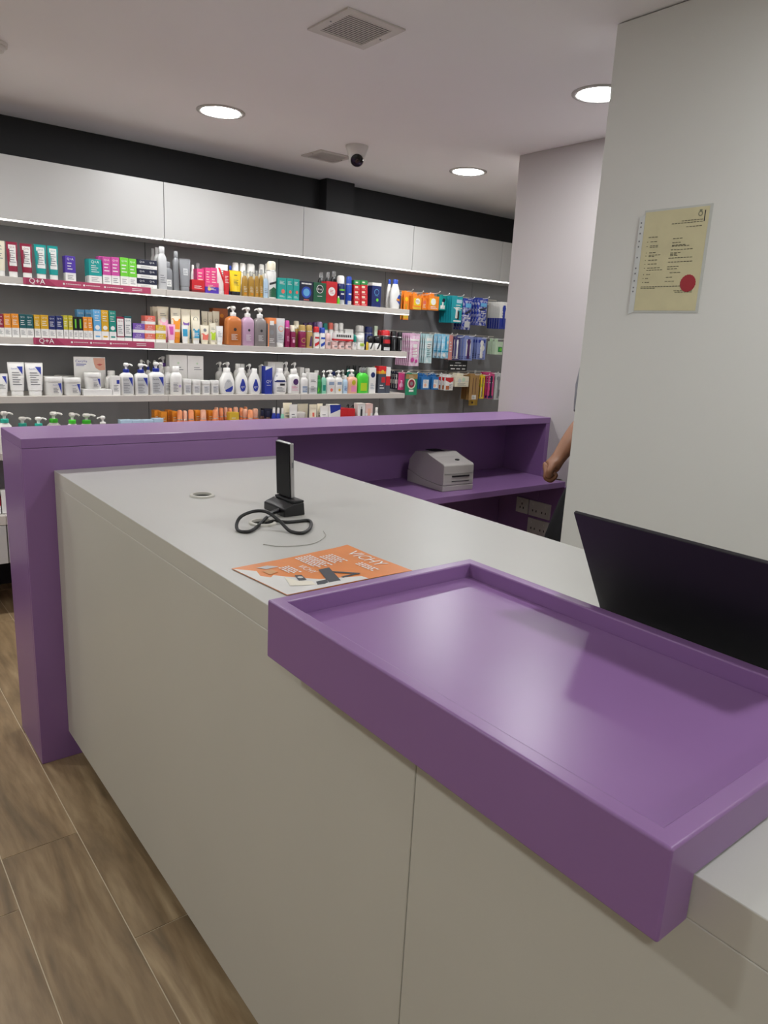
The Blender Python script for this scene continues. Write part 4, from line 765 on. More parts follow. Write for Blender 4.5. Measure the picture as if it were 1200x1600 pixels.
('pump', 1.57, 4.085, 1.163, 0.089, 0.053, 0.182, 'white,white,royal,white', 'largest white pump bottle with blue collar, right of three', 'pump bottle', 'white and blue skincare items at the left of the third shelf', [('r', 'silver', 0.14, 0.9, 0.06, 0.9), ('p', 'royal', [(0.56, 0.9), (0.9, 0.9), (0.9, 0.42)]), ('t', 'CeraVe', 'dark', 0.36, 0.78, 0.4), ('l', 'grey', 0.18, 0.7, 0.12, 0.62, 6)], 0, None),
('pump', 1.528, 4.195, 1.163, 0.0414, 0.029, 0.188, 'white,white,royal,white', 'left one of three white pump bottles in the back row, blue collar', 'pump bottle', 'white and blue skincare items at the left of the third shelf', [], 0, None),
('pump', 1.566, 4.194, 1.163, 0.0328, 0.026, 0.187, 'white,white,royal,white', 'middle one of three white pump bottles in the back row, blue collar', 'pump bottle', 'white and blue skincare items at the left of the third shelf', [], 0, None),
('pump', 1.604, 4.194, 1.163, 0.0404, 0.027, 0.186, 'white,white,royal,white', 'right one of three white pump bottles in the back row, blue collar', 'pump bottle', 'white and blue skincare items at the left of the third shelf', [], 0, None),
('pump', 1.663, 4.212, 1.163, 0.063, 0.038, 0.209, 'white,white,lilacdark,white', 'white pump bottle with purple collar at the back, third shelf', 'pump bottle', None, [], 0, None),
('bottle', 1.625, 4.154, 1.163, 0.041, 0.025, 0.178, 'white,white,white', 'white bottle behind the largest blue collar pump bottle', 'bottle', 'plain white dermatology items on the third shelf', [], 0, None),
('bottle', 1.649, 4.115, 1.163, 0.041, 0.025, 0.157, 'white,white,white', 'slim white bottle right of the largest blue collar pump bottle', 'bottle', 'plain white dermatology items on the third shelf', [('l', 'grey', 0.18, 0.82, 0.2, 0.6, 5)], 0, None),
('carton', 1.726, 4.166, 1.163, 0.109, 0.05, 0.22, 'white:1', 'tall white carton with small emblem, left of two', 'carton', 'plain white dermatology items on the third shelf', [('d', 'palegreen', 0.5, 0.8, 0.06), ('l', 'grey', 0.3, 0.8, 0.6, 0.72, 2)], 0, None),
('carton', 1.833, 4.166, 1.163, 0.099, 0.05, 0.218, 'white:1', 'tall white carton with small emblem, right of two', 'carton', 'plain white dermatology items on the third shelf', [('d', 'palegreen', 0.6, 0.8, 0.06), ('l', 'grey', 0.4, 0.9, 0.62, 0.72, 2)], 0, None),
('bottle', 1.684, 4.079, 1.163, 0.069, 0.043, 0.16, 'white,white,white', 'white bottle with lilac dot in front of tall cartons', 'bottle', 'plain white dermatology items on the third shelf', [('l', 'grey', 0.15, 0.6, 0.15, 0.66, 7), ('d', 'lilac', 0.75, 0.45, 0.12)], 0, None),
('jar', 1.751, 4.085, 1.163, 0.054, 0.054, 0.089, 'white,white,white', 'first small white jar from the left, third shelf centre', 'jar', 'small white jars on the third shelf', [('r', 'silver', 0.15, 0.85, 0.12, 0.62), ('l', 'grey', 0.2, 0.75, 0.15, 0.55, 4)], 0, None),
('jar', 1.808, 4.087, 1.163, 0.057, 0.057, 0.084, 'white,white,white', 'second small white jar from the left, third shelf centre', 'jar', 'small white jars on the third shelf', [('r', 'silver', 0.15, 0.85, 0.12, 0.62), ('l', 'grey', 0.2, 0.75, 0.15, 0.55, 4)], 0, None),
('jar', 1.868, 4.086, 1.163, 0.056, 0.056, 0.081, 'white,white,white', 'third small white jar from the left, third shelf centre', 'jar', 'small white jars on the third shelf', [('r', 'silver', 0.15, 0.85, 0.12, 0.62), ('l', 'grey', 0.2, 0.75, 0.15, 0.55, 4)], 0, None),
('jar', 1.925, 4.085, 1.163, 0.054, 0.054, 0.082, 'white,white,white', 'fourth small white jar from the left, third shelf centre', 'jar', 'small white jars on the third shelf', [('r', 'silver', 0.15, 0.85, 0.12, 0.62), ('l', 'grey', 0.2, 0.75, 0.15, 0.55, 4)], 0, None),
('pump', 2.017, 4.201, 1.163, 0.055, 0.033, 0.186, 'white,white,white,white', 'rear pump bottle left of the drop label trio', 'bottle', 'white lotion bottles with blue drop labels', [], 0, None),
('pump', 2.048, 4.162, 1.163, 0.069, 0.041, 0.187, 'white,white,white,white', 'second rear pump bottle behind the drop label trio', 'bottle', 'white lotion bottles with blue drop labels', [], 0, None),
('bottle', 2.116, 4.158, 1.163, 0.056, 0.035, 0.179, 'white,white,white,white', 'third rear white bottle behind the drop label trio', 'bottle', 'white lotion bottles with blue drop labels', [], 0, None),
('bottle', 2.166, 4.197, 1.163, 0.062, 0.038, 0.176, 'white,white,white,white', 'fourth rear white bottle behind the drop label trio', 'bottle', 'white lotion bottles with blue drop labels', [], 0, None),
('pump', 2.196, 4.156, 1.163, 0.05, 0.03, 0.179, 'white,white,white,white', 'fifth rear pump bottle behind the drop label trio', 'bottle', 'white lotion bottles with blue drop labels', [], 0, None),
('pump', 2.294, 4.178, 1.163, 0.054, 0.032, 0.176, 'white,white,white,white', 'sixth rear pump bottle behind the blue striped carton', 'bottle', 'white lotion bottles with blue drop labels', [], 0, None),
('oval', 2.006, 4.086, 1.163, 0.101, 0.056, 0.156, 'white,white,white', 'white bottle with half blue drop label, left of three', 'bottle', 'white lotion bottles with blue drop labels', [('p', 'silver', [(0.5, 0.8), (0.75, 0.5), (0.8, 0.3), (0.68, 0.12), (0.32, 0.12), (0.2, 0.3), (0.25, 0.5)]), ('p', 'royal', [(0.8, 0.4), (0.8, 0.25), (0.68, 0.12), (0.32, 0.12), (0.26, 0.2)]), ('t', 'QV', 'grey', 0.5, 0.6, 0.2)], 0, None),
('oval', 2.101, 4.082, 1.163, 0.087, 0.048, 0.158, 'white,white,white', 'white bottle with blue drop label, middle of three', 'bottle', 'white lotion bottles with blue drop labels', [('p', 'royal', [(0.5, 0.8), (0.68, 0.5), (0.74, 0.35), (0.66, 0.18), (0.5, 0.12), (0.34, 0.18), (0.26, 0.35), (0.32, 0.5)]), ('t', 'QV', 'white', 0.5, 0.33, 0.3)], 0, None),
('oval', 2.189, 4.081, 1.163, 0.084, 0.046, 0.155, 'white,white,white', 'white bottle with blue drop label, right of three', 'bottle', 'white lotion bottles with blue drop labels', [('p', 'royal', [(0.5, 0.8), (0.68, 0.5), (0.74, 0.35), (0.66, 0.18), (0.5, 0.12), (0.34, 0.18), (0.26, 0.35), (0.32, 0.5)]), ('t', 'QV', 'white', 0.5, 0.33, 0.3)], 0, None),
('carton', 2.272, 4.135, 1.163, 0.021, 0.05, 0.17, 'white:1', 'slim white carton beside the blue striped carton', 'carton', None, [], 0, None),
('carton', 2.279, 4.083, 1.163, 0.05, 0.05, 0.17, 'royal:1', 'narrow blue carton with white lettering, third shelf', 'carton', None, [('t', 'QV', 'white', 0.5, 0.45, 0.7), ('l', 'white', 0.2, 0.8, 0.3, 0.34, 1), ('p', 'white', [(0, 0.86), (1, 0.98), (1, 1), (0, 1)])], 0, None),
('carton', 2.367, 4.206, 1.163, 0.055, 0.05, 0.192, 'white:1', 'left rear white carton above the blue striped carton', 'carton', None, [], 0, None),
('carton', 2.424, 4.206, 1.163, 0.06, 0.05, 0.192, 'white:1', 'right rear white carton above the navy banded bottle', 'carton', None, [], 0, None),
('oval', 2.369, 4.085, 1.163, 0.1, 0.055, 0.158, 'white,white,white', 'white bottle with navy band across its front', 'bottle', 'white body lotion bottles right of the blue carton', [('t', 'E45', 'navy', 0.36, 0.82, 0.3), ('r', 'navy', 0.06, 0.94, 0.56, 0.66), ('r', 'dark', 0.4, 0.78, 0.4, 0.5), ('l', 'grey', 0.18, 0.82, 0.1, 0.34, 4)], 0, None),
('pump', 2.461, 4.157, 1.163, 0.052, 0.031, 0.197, 'white,white,white,white', 'left white pump bottle behind the navy banded bottle', 'pump bottle', 'white body lotion bottles right of the blue carton', [], 0, None),
('pump', 2.523, 4.157, 1.163, 0.053, 0.032, 0.195, 'white,white,white,white', 'right white pump bottle behind the navy banded bottle', 'pump bottle', 'white body lotion bottles right of the blue carton', [], 0, None),
('bottle', 2.472, 4.083, 1.163, 0.08, 0.05, 0.156, 'white,white,white', 'white bottle with purple oval label, third shelf', 'bottle', 'white body lotion bottles right of the blue carton', [('d', 'plum', 0.55, 0.72, 0.26), ('l', 'pink', 0.18, 0.82, 0.2, 0.5, 4)], 0, None),
('carton', 2.572, 4.166, 1.163, 0.031, 0.05, 0.163, 'white:1', 'slim white carton behind the purple oval bottle', 'carton', 'white body lotion bottles right of the blue carton', [], 0, None),
('bottle', 2.546, 4.075, 1.163, 0.054, 0.033, 0.131, 'white,white,white', 'small white bottle with grey blue label, third shelf', 'bottle', 'white body lotion bottles right of the blue carton', [('r', 'bluegrey', 0.15, 0.85, 0.1, 0.55), ('l', 'white', 0.18, 0.82, 0.2, 0.45, 3)], 0, None),
('bottle', 2.623, 4.161, 1.163, 0.063, 0.039, 0.157, 'white,white,white', 'white capped bottle behind the small white bottle', 'bottle', 'white body lotion bottles right of the blue carton', [], 0, None),
('carton', 2.609, 4.083, 1.163, 0.0614, 0.05, 0.133, 'silver:.3,white:.7', 'white and grey carton left of the green bottles', 'carton', 'white body lotion bottles right of the blue carton', [('l', 'dark', 0.18, 0.82, 0.55, 0.7, 2), ('l', 'grey', 0.18, 0.82, 0.1, 0.4, 4)], 0, None),
('bottle', 2.694, 4.158, 1.163, 0.055, 0.034, 0.145, 'white,white,white', 'white capped bottle behind the green bottles', 'bottle', 'white body lotion bottles right of the blue carton', [], 0, None),
('bottle', 2.658, 4.071, 1.163, 0.0353, 0.025, 0.118, 'green,green,green', 'dark green bottle beside the mint bottle, third shelf', 'bottle', None, [('p', 'lime', [(0.1, 0.1), (0.5, 0.3), (0.3, 0.6)])], 0, None),
('pump', 2.695, 4.07, 1.163, 0.0359, 0.023, 0.151, 'mint,white,white,mint', 'mint green pump bottle with white pump, third shelf', 'pump bottle', None, [('r', 'seagreen', 0.2, 0.8, 0.2, 0.6)], 0, None),
('pump', 2.752, 4.079, 1.163, 0.071, 0.043, 0.153, 'white,white,white,white', 'left white pump soap with pictured label', 'pump bottle', 'white pump soaps on the third shelf', [('r', 'bluegrey', 0.2, 0.8, 0.6, 0.82), ('d', 'coral', 0.5, 0.25, 0.16)], 0, None),
('pump', 2.817, 4.076, 1.163, 0.059, 0.035, 0.152, 'white,white,white,white', 'right white pump soap with pictured label', 'pump bottle', 'white pump soaps on the third shelf', [('r', 'bluegrey', 0.2, 0.8, 0.62, 0.82), ('d', 'gold', 0.5, 0.25, 0.16)], 0, None),
('bottle', 2.83, 4.156, 1.163, 0.049, 0.03, 0.14, 'white,navy,white', 'white bottle with navy cap behind the pump soaps', 'bottle', None, [], 0, None),
('pump', 2.908, 4.155, 1.163, 0.0459, 0.028, 0.152, 'white,white,white,white', 'white pump soap at the back, beside the teal capped bottle', 'pump bottle', None, [], 0, None),
('bottle', 2.868, 4.07, 1.163, 0.038, 0.024, 0.119, 'paleblue,white,paleblue', 'pale blue bottle left of the peach pump soap', 'bottle', None, [('l', 'blue', 0.18, 0.82, 0.2, 0.6, 4)], 0, None),
('bottle', 2.952, 4.154, 1.163, 0.0399, 0.025, 0.158, 'seagreen,seagreen,seagreen', 'teal bottle behind the peach pump soap', 'bottle', None, [], 0, None),
('pump', 2.929, 4.084, 1.163, 0.0849, 0.052, 0.159, 'peach,white,white,peach', 'peach pump soap with pink label, third shelf', 'pump bottle', None, [('d', 'olive', 0.55, 0.75, 0.2), ('r', 'pink', 0.3, 0.85, 0.12, 0.5)], 0, None),
('bottle', 2.981, 4.197, 1.163, 0.051, 0.032, 0.177, 'forest,black,forest', 'left dark capped bottle behind the bright green bottle', 'bottle', 'dark capped bottles at the back of the third shelf', [], 0, None),
('bottle', 3.031, 4.195, 1.163, 0.046, 0.029, 0.182, 'forest,black,forest', 'middle dark capped bottle behind the bright green bottle', 'bottle', 'dark capped bottles at the back of the third shelf', [], 0, None),
('bottle', 3.074, 4.191, 1.163, 0.033, 0.02, 0.179, 'forest,black,forest', 'right dark capped bottle behind the bright green bottle', 'bottle', 'dark capped bottles at the back of the third shelf', [], 0, None),
('bottle', 3.019, 4.085, 1.163, 0.0913, 0.055, 0.173, 'neon,clear,neon', 'bright green shower gel bottle, third shelf', 'bottle', None, [('r', 'limey', 0.2, 0.8, 0.15, 0.6)], 0, None),
('bottle', 3.1, 4.154, 1.163, 0.042, 0.026, 0.178, 'black,black,black', 'black capped bottle just behind the bright green bottle', 'bottle', None, [], 0, None),
('carton', 3.093, 4.083, 1.163, 0.0544, 0.05, 0.174, 'white:1', 'white carton with blue disc near the third shelf end', 'carton', None, [('d', 'navy', 0.5, 0.72, 0.34), ('l', 'bluegrey', 0.18, 0.82, 0.15, 0.4, 4)], 0, None),
('carton', 3.173, 4.135, 1.163, 0.023, 0.05, 0.179, 'palegreen:1', 'thin pale green carton beside the blue disc carton', 'carton', None, [], 0, None),
('carton', 3.176, 4.083, 1.163, 0.0644, 0.05, 0.185, 'slate:.72,orange:.1,red:.18', 'slate carton with red top at the third shelf end', 'carton', None, [('r', 'red', 0.4, 0.9, 0.4, 0.6), ('l', 'white', 0.18, 0.82, 0.15, 0.35, 2), ('d', 'gold', 0.5, 0.8, 0.2)], 0, None),
('carton', 3.229, 4.083, 1.163, 0.0384, 0.05, 0.18, 'slate:.3,red:.35,white:.35', 'white and red carton last on the third shelf', 'carton', None, [], 0, None),
('pump', 0.776, 4.078, 0.878, 0.066, 0.04, 0.207, 'white,white,aqua,white', 'aqua collar pump bottle at the left photo edge, fourth shelf', 'pump bottle', 'pump bottles on the fourth shelf', [], 0, None),
('pump', 0.867, 4.118, 0.878, 0.069, 0.043, 0.173, 'white,white,aqua,white', 'middle aqua collar pump bottle of three, fourth shelf', 'pump bottle', 'pump bottles on the fourth shelf', [], 0, None),
('pump', 0.935, 4.077, 0.878, 0.064, 0.038, 0.175, 'white,white,aqua,white', 'right aqua collar pump bottle of three, fourth shelf', 'pump bottle', 'pump bottles on the fourth shelf', [], 0, None),
('pump', 1.02, 4.118, 0.878, 0.072, 0.043, 0.196, 'white,white,neon,white', 'left green collar pump bottle of three, fourth shelf', 'pump bottle', 'pump bottles on the fourth shelf', [], 0, None),
('pump', 1.103, 4.077, 0.878, 0.063, 0.038, 0.193, 'white,white,neon,white', 'middle green collar pump bottle of three, fourth shelf', 'pump bottle', 'pump bottles on the fourth shelf', [], 0, None),
('pump', 1.189, 4.12, 0.878, 0.078, 0.049, 0.182, 'white,white,neon,white', 'right green collar pump bottle of three, fourth shelf', 'pump bottle', 'pump bottles on the fourth shelf', [], 0, None),
('pump', 1.263, 4.078, 0.878, 0.068, 0.041, 0.172, 'white,white,white,white', 'all white pump bottle right of the green collar ones', 'pump bottle', 'pump bottles on the fourth shelf', [], 0, None),
('carton', 1.386, 4.083, 0.878, 0.064, 0.05, 0.147, 'white:.8,paleblue:.2', 'first low white and pale blue carton from the left, fourth shelf', 'carton', 'low pale cartons on the fourth shelf', [], 0, None),
('carton', 1.45, 4.083, 0.878, 0.061, 0.05, 0.145, 'white:.8,paleblue:.2', 'second low white and pale blue carton from the left, fourth shelf', 'carton', 'low pale cartons on the fourth shelf', [], 0, None),
('carton', 1.511, 4.083, 0.878, 0.058, 0.05, 0.144, 'white:.8,paleblue:.2', 'third low white and pale blue carton from the left, fourth shelf', 'carton', 'low pale cartons on the fourth shelf', [], 0, None),
('carton', 1.57, 4.083, 0.878, 0.056, 0.05, 0.151, 'white:.8,paleblue:.2', 'fourth low white and pale blue carton from the left, fourth shelf', 'carton', 'low pale cartons on the fourth shelf', [], 0, None),
('carton', 1.598, 4.173, 0.878, 0.036, 0.05, 0.187, 'orange:1', 'first orange carton from the left on the fourth shelf', 'carton', 'orange sun care items on the fourth shelf', [('l', 'cream', 0.18, 0.82, 0.7, 0.85, 2)], 0, None),
('carton', 1.617, 4.121, 0.878, 0.036, 0.05, 0.184, 'orange:1', 'second orange carton from the left on the fourth shelf', 'carton', 'orange sun care items on the fourth shelf', [('l', 'cream', 0.18, 0.82, 0.7, 0.85, 2)], 0, None),
('carton', 1.677, 4.177, 0.878, 0.031, 0.05, 0.186, 'orange:1', 'third orange carton from the left on the fourth shelf', 'carton', 'orange sun care items on the fourth shelf', [('l', 'cream', 0.18, 0.82, 0.7, 0.85, 2)], 0, None),
('carton', 1.685, 4.125, 0.878, 0.033, 0.05, 0.184, 'orange:1', 'fourth orange carton from the left on the fourth shelf', 'carton', 'orange sun care items on the fourth shelf', [('l', 'cream', 0.18, 0.82, 0.7, 0.85, 2)], 0, None),
('carton', 1.83, 4.125, 0.878, 0.04, 0.05, 0.187, 'orange:1', 'fifth orange carton from the left on the fourth shelf', 'carton', 'orange sun care items on the fourth shelf', [('l', 'cream', 0.18, 0.82, 0.7, 0.85, 2)], 0, None),
('carton', 1.912, 4.125, 0.878, 0.038, 0.05, 0.184, 'orange:1', 'sixth orange carton from the left on the fourth shelf', 'carton', 'orange sun care items on the fourth shelf', [('l', 'cream', 0.18, 0.82, 0.7, 0.85, 2)], 0, None),
('carton', 2.045, 4.083, 0.878, 0.061, 0.05, 0.175, 'gold:1', 'seventh orange carton from the left on the fourth shelf', 'carton', 'orange sun care items on the fourth shelf', [('l', 'cream', 0.18, 0.82, 0.7, 0.85, 2)], 0, None),
('can', 1.704, 4.078, 0.878, 0.0334, 0.04, 0.194, 'orangel,apricot,orangel', 'first orange sun lotion bottle from the left, fourth shelf', 'bottle', 'orange sun care items on the fourth shelf', [], 0, 'sun_lotion_bottle'),
('can', 1.735, 4.078, 0.878, 0.0274, 0.04, 0.191, 'apricot,peach,orangel', 'second orange sun lotion bottle from the left, fourth shelf', 'bottle', 'orange sun care items on the fourth shelf', [], 0, 'sun_lotion_bottle'),
('can', 1.772, 4.078, 0.878, 0.04, 0.04, 0.195, 'orangel,apricot,orangel', 'third orange sun lotion bottle from the left, fourth shelf', 'bottle', 'orange sun care items on the fourth shelf', [], 0, 'sun_lotion_bottle'),
('can', 1.85, 4.078, 0.878, 0.04, 0.04, 0.194, 'apricot,peach,orangel', 'fourth orange sun lotion bottle from the left, fourth shelf', 'bottle', 'orange sun care items on the fourth shelf', [], 0, 'sun_lotion_bottle'),
('can', 1.926, 4.078, 0.878, 0.033, 0.04, 0.194, 'orangel,apricot,orangel', 'fifth orange sun lotion bottle from the left, fourth shelf', 'bottle', 'orange sun care items on the fourth shelf', [], 0, 'sun_lotion_bottle'),
('can', 1.974, 4.161, 0.878, 0.027, 0.04, 0.198, 'apricot,peach,orangel', 'sixth orange sun lotion bottle from the left, fourth shelf', 'bottle', 'orange sun care items on the fourth shelf', [], 0, 'sun_lotion_bottle'),
('can', 2.005, 4.161, 0.878, 0.031, 0.04, 0.194, 'orangel,apricot,orangel', 'seventh orange sun lotion bottle from the left, fourth shelf', 'bottle', 'orange sun care items on the fourth shelf', [], 0, 'sun_lotion_bottle'),
('can', 2.036, 4.161, 0.878, 0.026, 0.04, 0.197, 'apricot,peach,orangel', 'eighth orange sun lotion bottle from the left, fourth shelf', 'bottle', 'orange sun care items on the fourth shelf', [], 0, 'sun_lotion_bottle'),
('can', 2.065, 4.161, 0.878, 0.032, 0.04, 0.193, 'orangel,apricot,orangel', 'ninth orange sun lotion bottle from the left, fourth shelf', 'bottle', 'orange sun care items on the fourth shelf', [], 0, 'sun_lotion_bottle'),
('can', 2.104, 4.161, 0.878, 0.037, 0.04, 0.197, 'apricot,peach,orangel', 'tenth orange sun lotion bottle from the left, fourth shelf', 'bottle', 'orange sun care items on the fourth shelf', [], 0, 'sun_lotion_bottle'),
('can', 2.143, 4.161, 0.878, 0.029, 0.04, 0.193, 'orangel,apricot,orangel', 'eleventh orange sun lotion bottle from the left, fourth shelf', 'bottle', 'orange sun care items on the fourth shelf', [], 0, 'sun_lotion_bottle'),
('can', 2.147, 4.12, 0.878, 0.037, 0.04, 0.189, 'apricot,peach,orangel', 'twelfth orange sun lotion bottle from the left, fourth shelf', 'bottle', 'orange sun care items on the fourth shelf', [], 0, 'sun_lotion_bottle'),
('can', 2.162, 4.078, 0.878, 0.038, 0.04, 0.188, 'orangel,apricot,orangel', 'thirteenth orange sun lotion bottle from the left, fourth shelf', 'bottle', 'orange sun care items on the fourth shelf', [], 0, 'sun_lotion_bottle'),
('can', 2.217, 4.116, 0.878, 0.044, 0.04, 0.19, 'apricot,peach,orangel', 'fourteenth orange sun lotion bottle from the left, fourth shelf', 'bottle', 'orange sun care items on the fourth shelf', [], 0, 'sun_lotion_bottle'),
('can', 2.194, 4.201, 0.878, 0.024, 0.04, 0.193, 'orangel,apricot,orangel', 'fifteenth orange sun lotion bottle from the left, fourth shelf', 'bottle', 'orange sun care items on the fourth shelf', [], 0, 'sun_lotion_bottle'),
('bottle', 2.24, 4.069, 0.878, 0.037, 0.023, 0.184, 'brown,ink,brown', 'left brown glass bottle right of the orange bottles', 'bottle', 'brown glass bottles on the fourth shelf', [], 0, None),
('bottle', 2.282, 4.07, 0.878, 0.04, 0.025, 0.176, 'brown,ink,brown', 'right brown glass bottle right of the orange bottles', 'bottle', 'brown glass bottles on the fourth shelf', [], 0, None),
('carton', 2.325, 4.166, 0.878, 0.059, 0.05, 0.183, 'ink:1', 'dark blue carton behind the brown glass bottles', 'carton', None, [], 0, None),
('bottle', 2.324, 4.068, 0.878, 0.032, 0.02, 0.2, 'royal,white,royal', 'left blue bottle with white cap, fourth shelf', 'bottle', 'blue bottles on the fourth shelf', [], 0, None),
('bottle', 2.355, 4.067, 0.878, 0.03, 0.019, 0.197, 'royal,white,royal', 'right blue bottle with white cap, fourth shelf', 'bottle', 'blue bottles on the fourth shelf', [], 0, None),
('bottle', 2.385, 4.066, 0.878, 0.027, 0.017, 0.194, 'mint,white,mint', 'pale mint bottle beside the blue bottles, fourth shelf', 'bottle', None, [], 0, None),
('tube', 2.448, 4.114, 0.878, 0.066, 0.036, 0.223, 'cream,cream,cream', 'first cream tube right of the mint bottle, fourth shelf', 'tube', 'cream tubes on the fourth shelf', [('l', 'grey', 0.18, 0.82, 0.55, 0.75, 2)], 0, None),
('tube', 2.47, 4.074, 0.878, 0.059, 0.032, 0.216, 'white,white,white', 'white tube between two cream tubes, fourth shelf', 'tube', 'cream tubes on the fourth shelf', [('l', 'grey', 0.18, 0.82, 0.55, 0.75, 2)], 0, None),
('tube', 2.631, 4.219, 0.878, 0.083, 0.046, 0.204, 'cream,cream,cream', 'wide cream tube with red mark, fourth shelf', 'tube', 'cream tubes on the fourth shelf', [('r', 'coral', 0.35, 0.65, 0.6, 0.75)], 0, None),
('jar', 2.546, 4.143, 0.878, 0.102, 0.102, 0.16, 'white,white,white', 'low white jar before the wide cream tube, fourth shelf', 'jar', 'cream tubes on the fourth shelf', [('l', 'grey', 0.18, 0.82, 0.55, 0.75, 2)], 0, None),
('tube', 2.62, 4.074, 0.878, 0.058, 0.032, 0.214, 'cream,cream,cream', 'pale yellow tube with pink mark, fourth shelf', 'tube', 'cream tubes on the fourth shelf', [('r', 'coral', 0.35, 0.65, 0.6, 0.75)], 0, None),
('tube', 2.696, 4.108, 0.878, 0.044, 0.024, 0.215, 'white,cream,cream', 'left white tube before the blue and white carton', 'tube', 'cream tubes on the fourth shelf', [('l', 'grey', 0.18, 0.82, 0.55, 0.75, 2)], 0, None),
('tube', 2.71, 4.076, 0.878, 0.067, 0.037, 0.203, 'white,white,white', 'right white tube before the blue and white carton', 'tube', 'cream tubes on the fourth shelf', [('l', 'grey', 0.18, 0.82, 0.55, 0.75, 2)], 0, None),
('carton', 2.787, 4.083, 0.878, 0.088, 0.05, 0.211, 'white:1', 'white carton with blue diagonal, fourth shelf', 'carton', None, [('p', 'royal', [(0, 1), (1, 1), (1, 0.85), (0.1, 0.72)])], 0, None),
('carton', 2.862, 4.083, 0.878, 0.058, 0.05, 0.186, 'red:1', 'left red carton on the fourth shelf', 'carton', 'red cartons on the fourth shelf', [], 0, None),
('carton', 2.922, 4.083, 0.878, 0.062, 0.05, 0.181, 'red:1', 'right red carton on the fourth shelf', 'carton', 'red cartons on the fourth shelf', [], 0, None),
('pump', 2.961, 4.152, 0.878, 0.035, 0.021, 0.204, 'black,black,black,black', 'left black pump bottle behind the red cartons', 'pump bottle', 'black pump bottles on the fourth shelf', [], 0, None),
('pump', 3.005, 4.152, 0.878, 0.036, 0.022, 0.2, 'black,black,black,black', 'right black pump bottle behind the red cartons', 'pump bottle', 'black pump bottles on the fourth shelf', [], 0, None),
('carton', 3.008, 4.083, 0.878, 0.063, 0.05, 0.216, 'white:1', 'white carton with black bottle picture, fourth shelf', 'carton', None, [('r', 'dark', 0.35, 0.62, 0.6, 0.82), ('r', 'dark', 0.44, 0.53, 0.82, 0.9)], 0, None),
('carton', 3.074, 4.083, 0.878, 0.062, 0.05, 0.212, 'white:.7,blush:.3', 'white and blush carton beside the black pictured one', 'carton', None, [('r', 'peach', 0.3, 0.7, 0.55, 0.85)], 0, None),
('bottle', 3.146, 4.069, 0.878, 0.037, 0.023, 0.185, 'white,white,white', 'lone small white bottle at the right of the fourth shelf', 'bottle', None, [], 0, None),
]
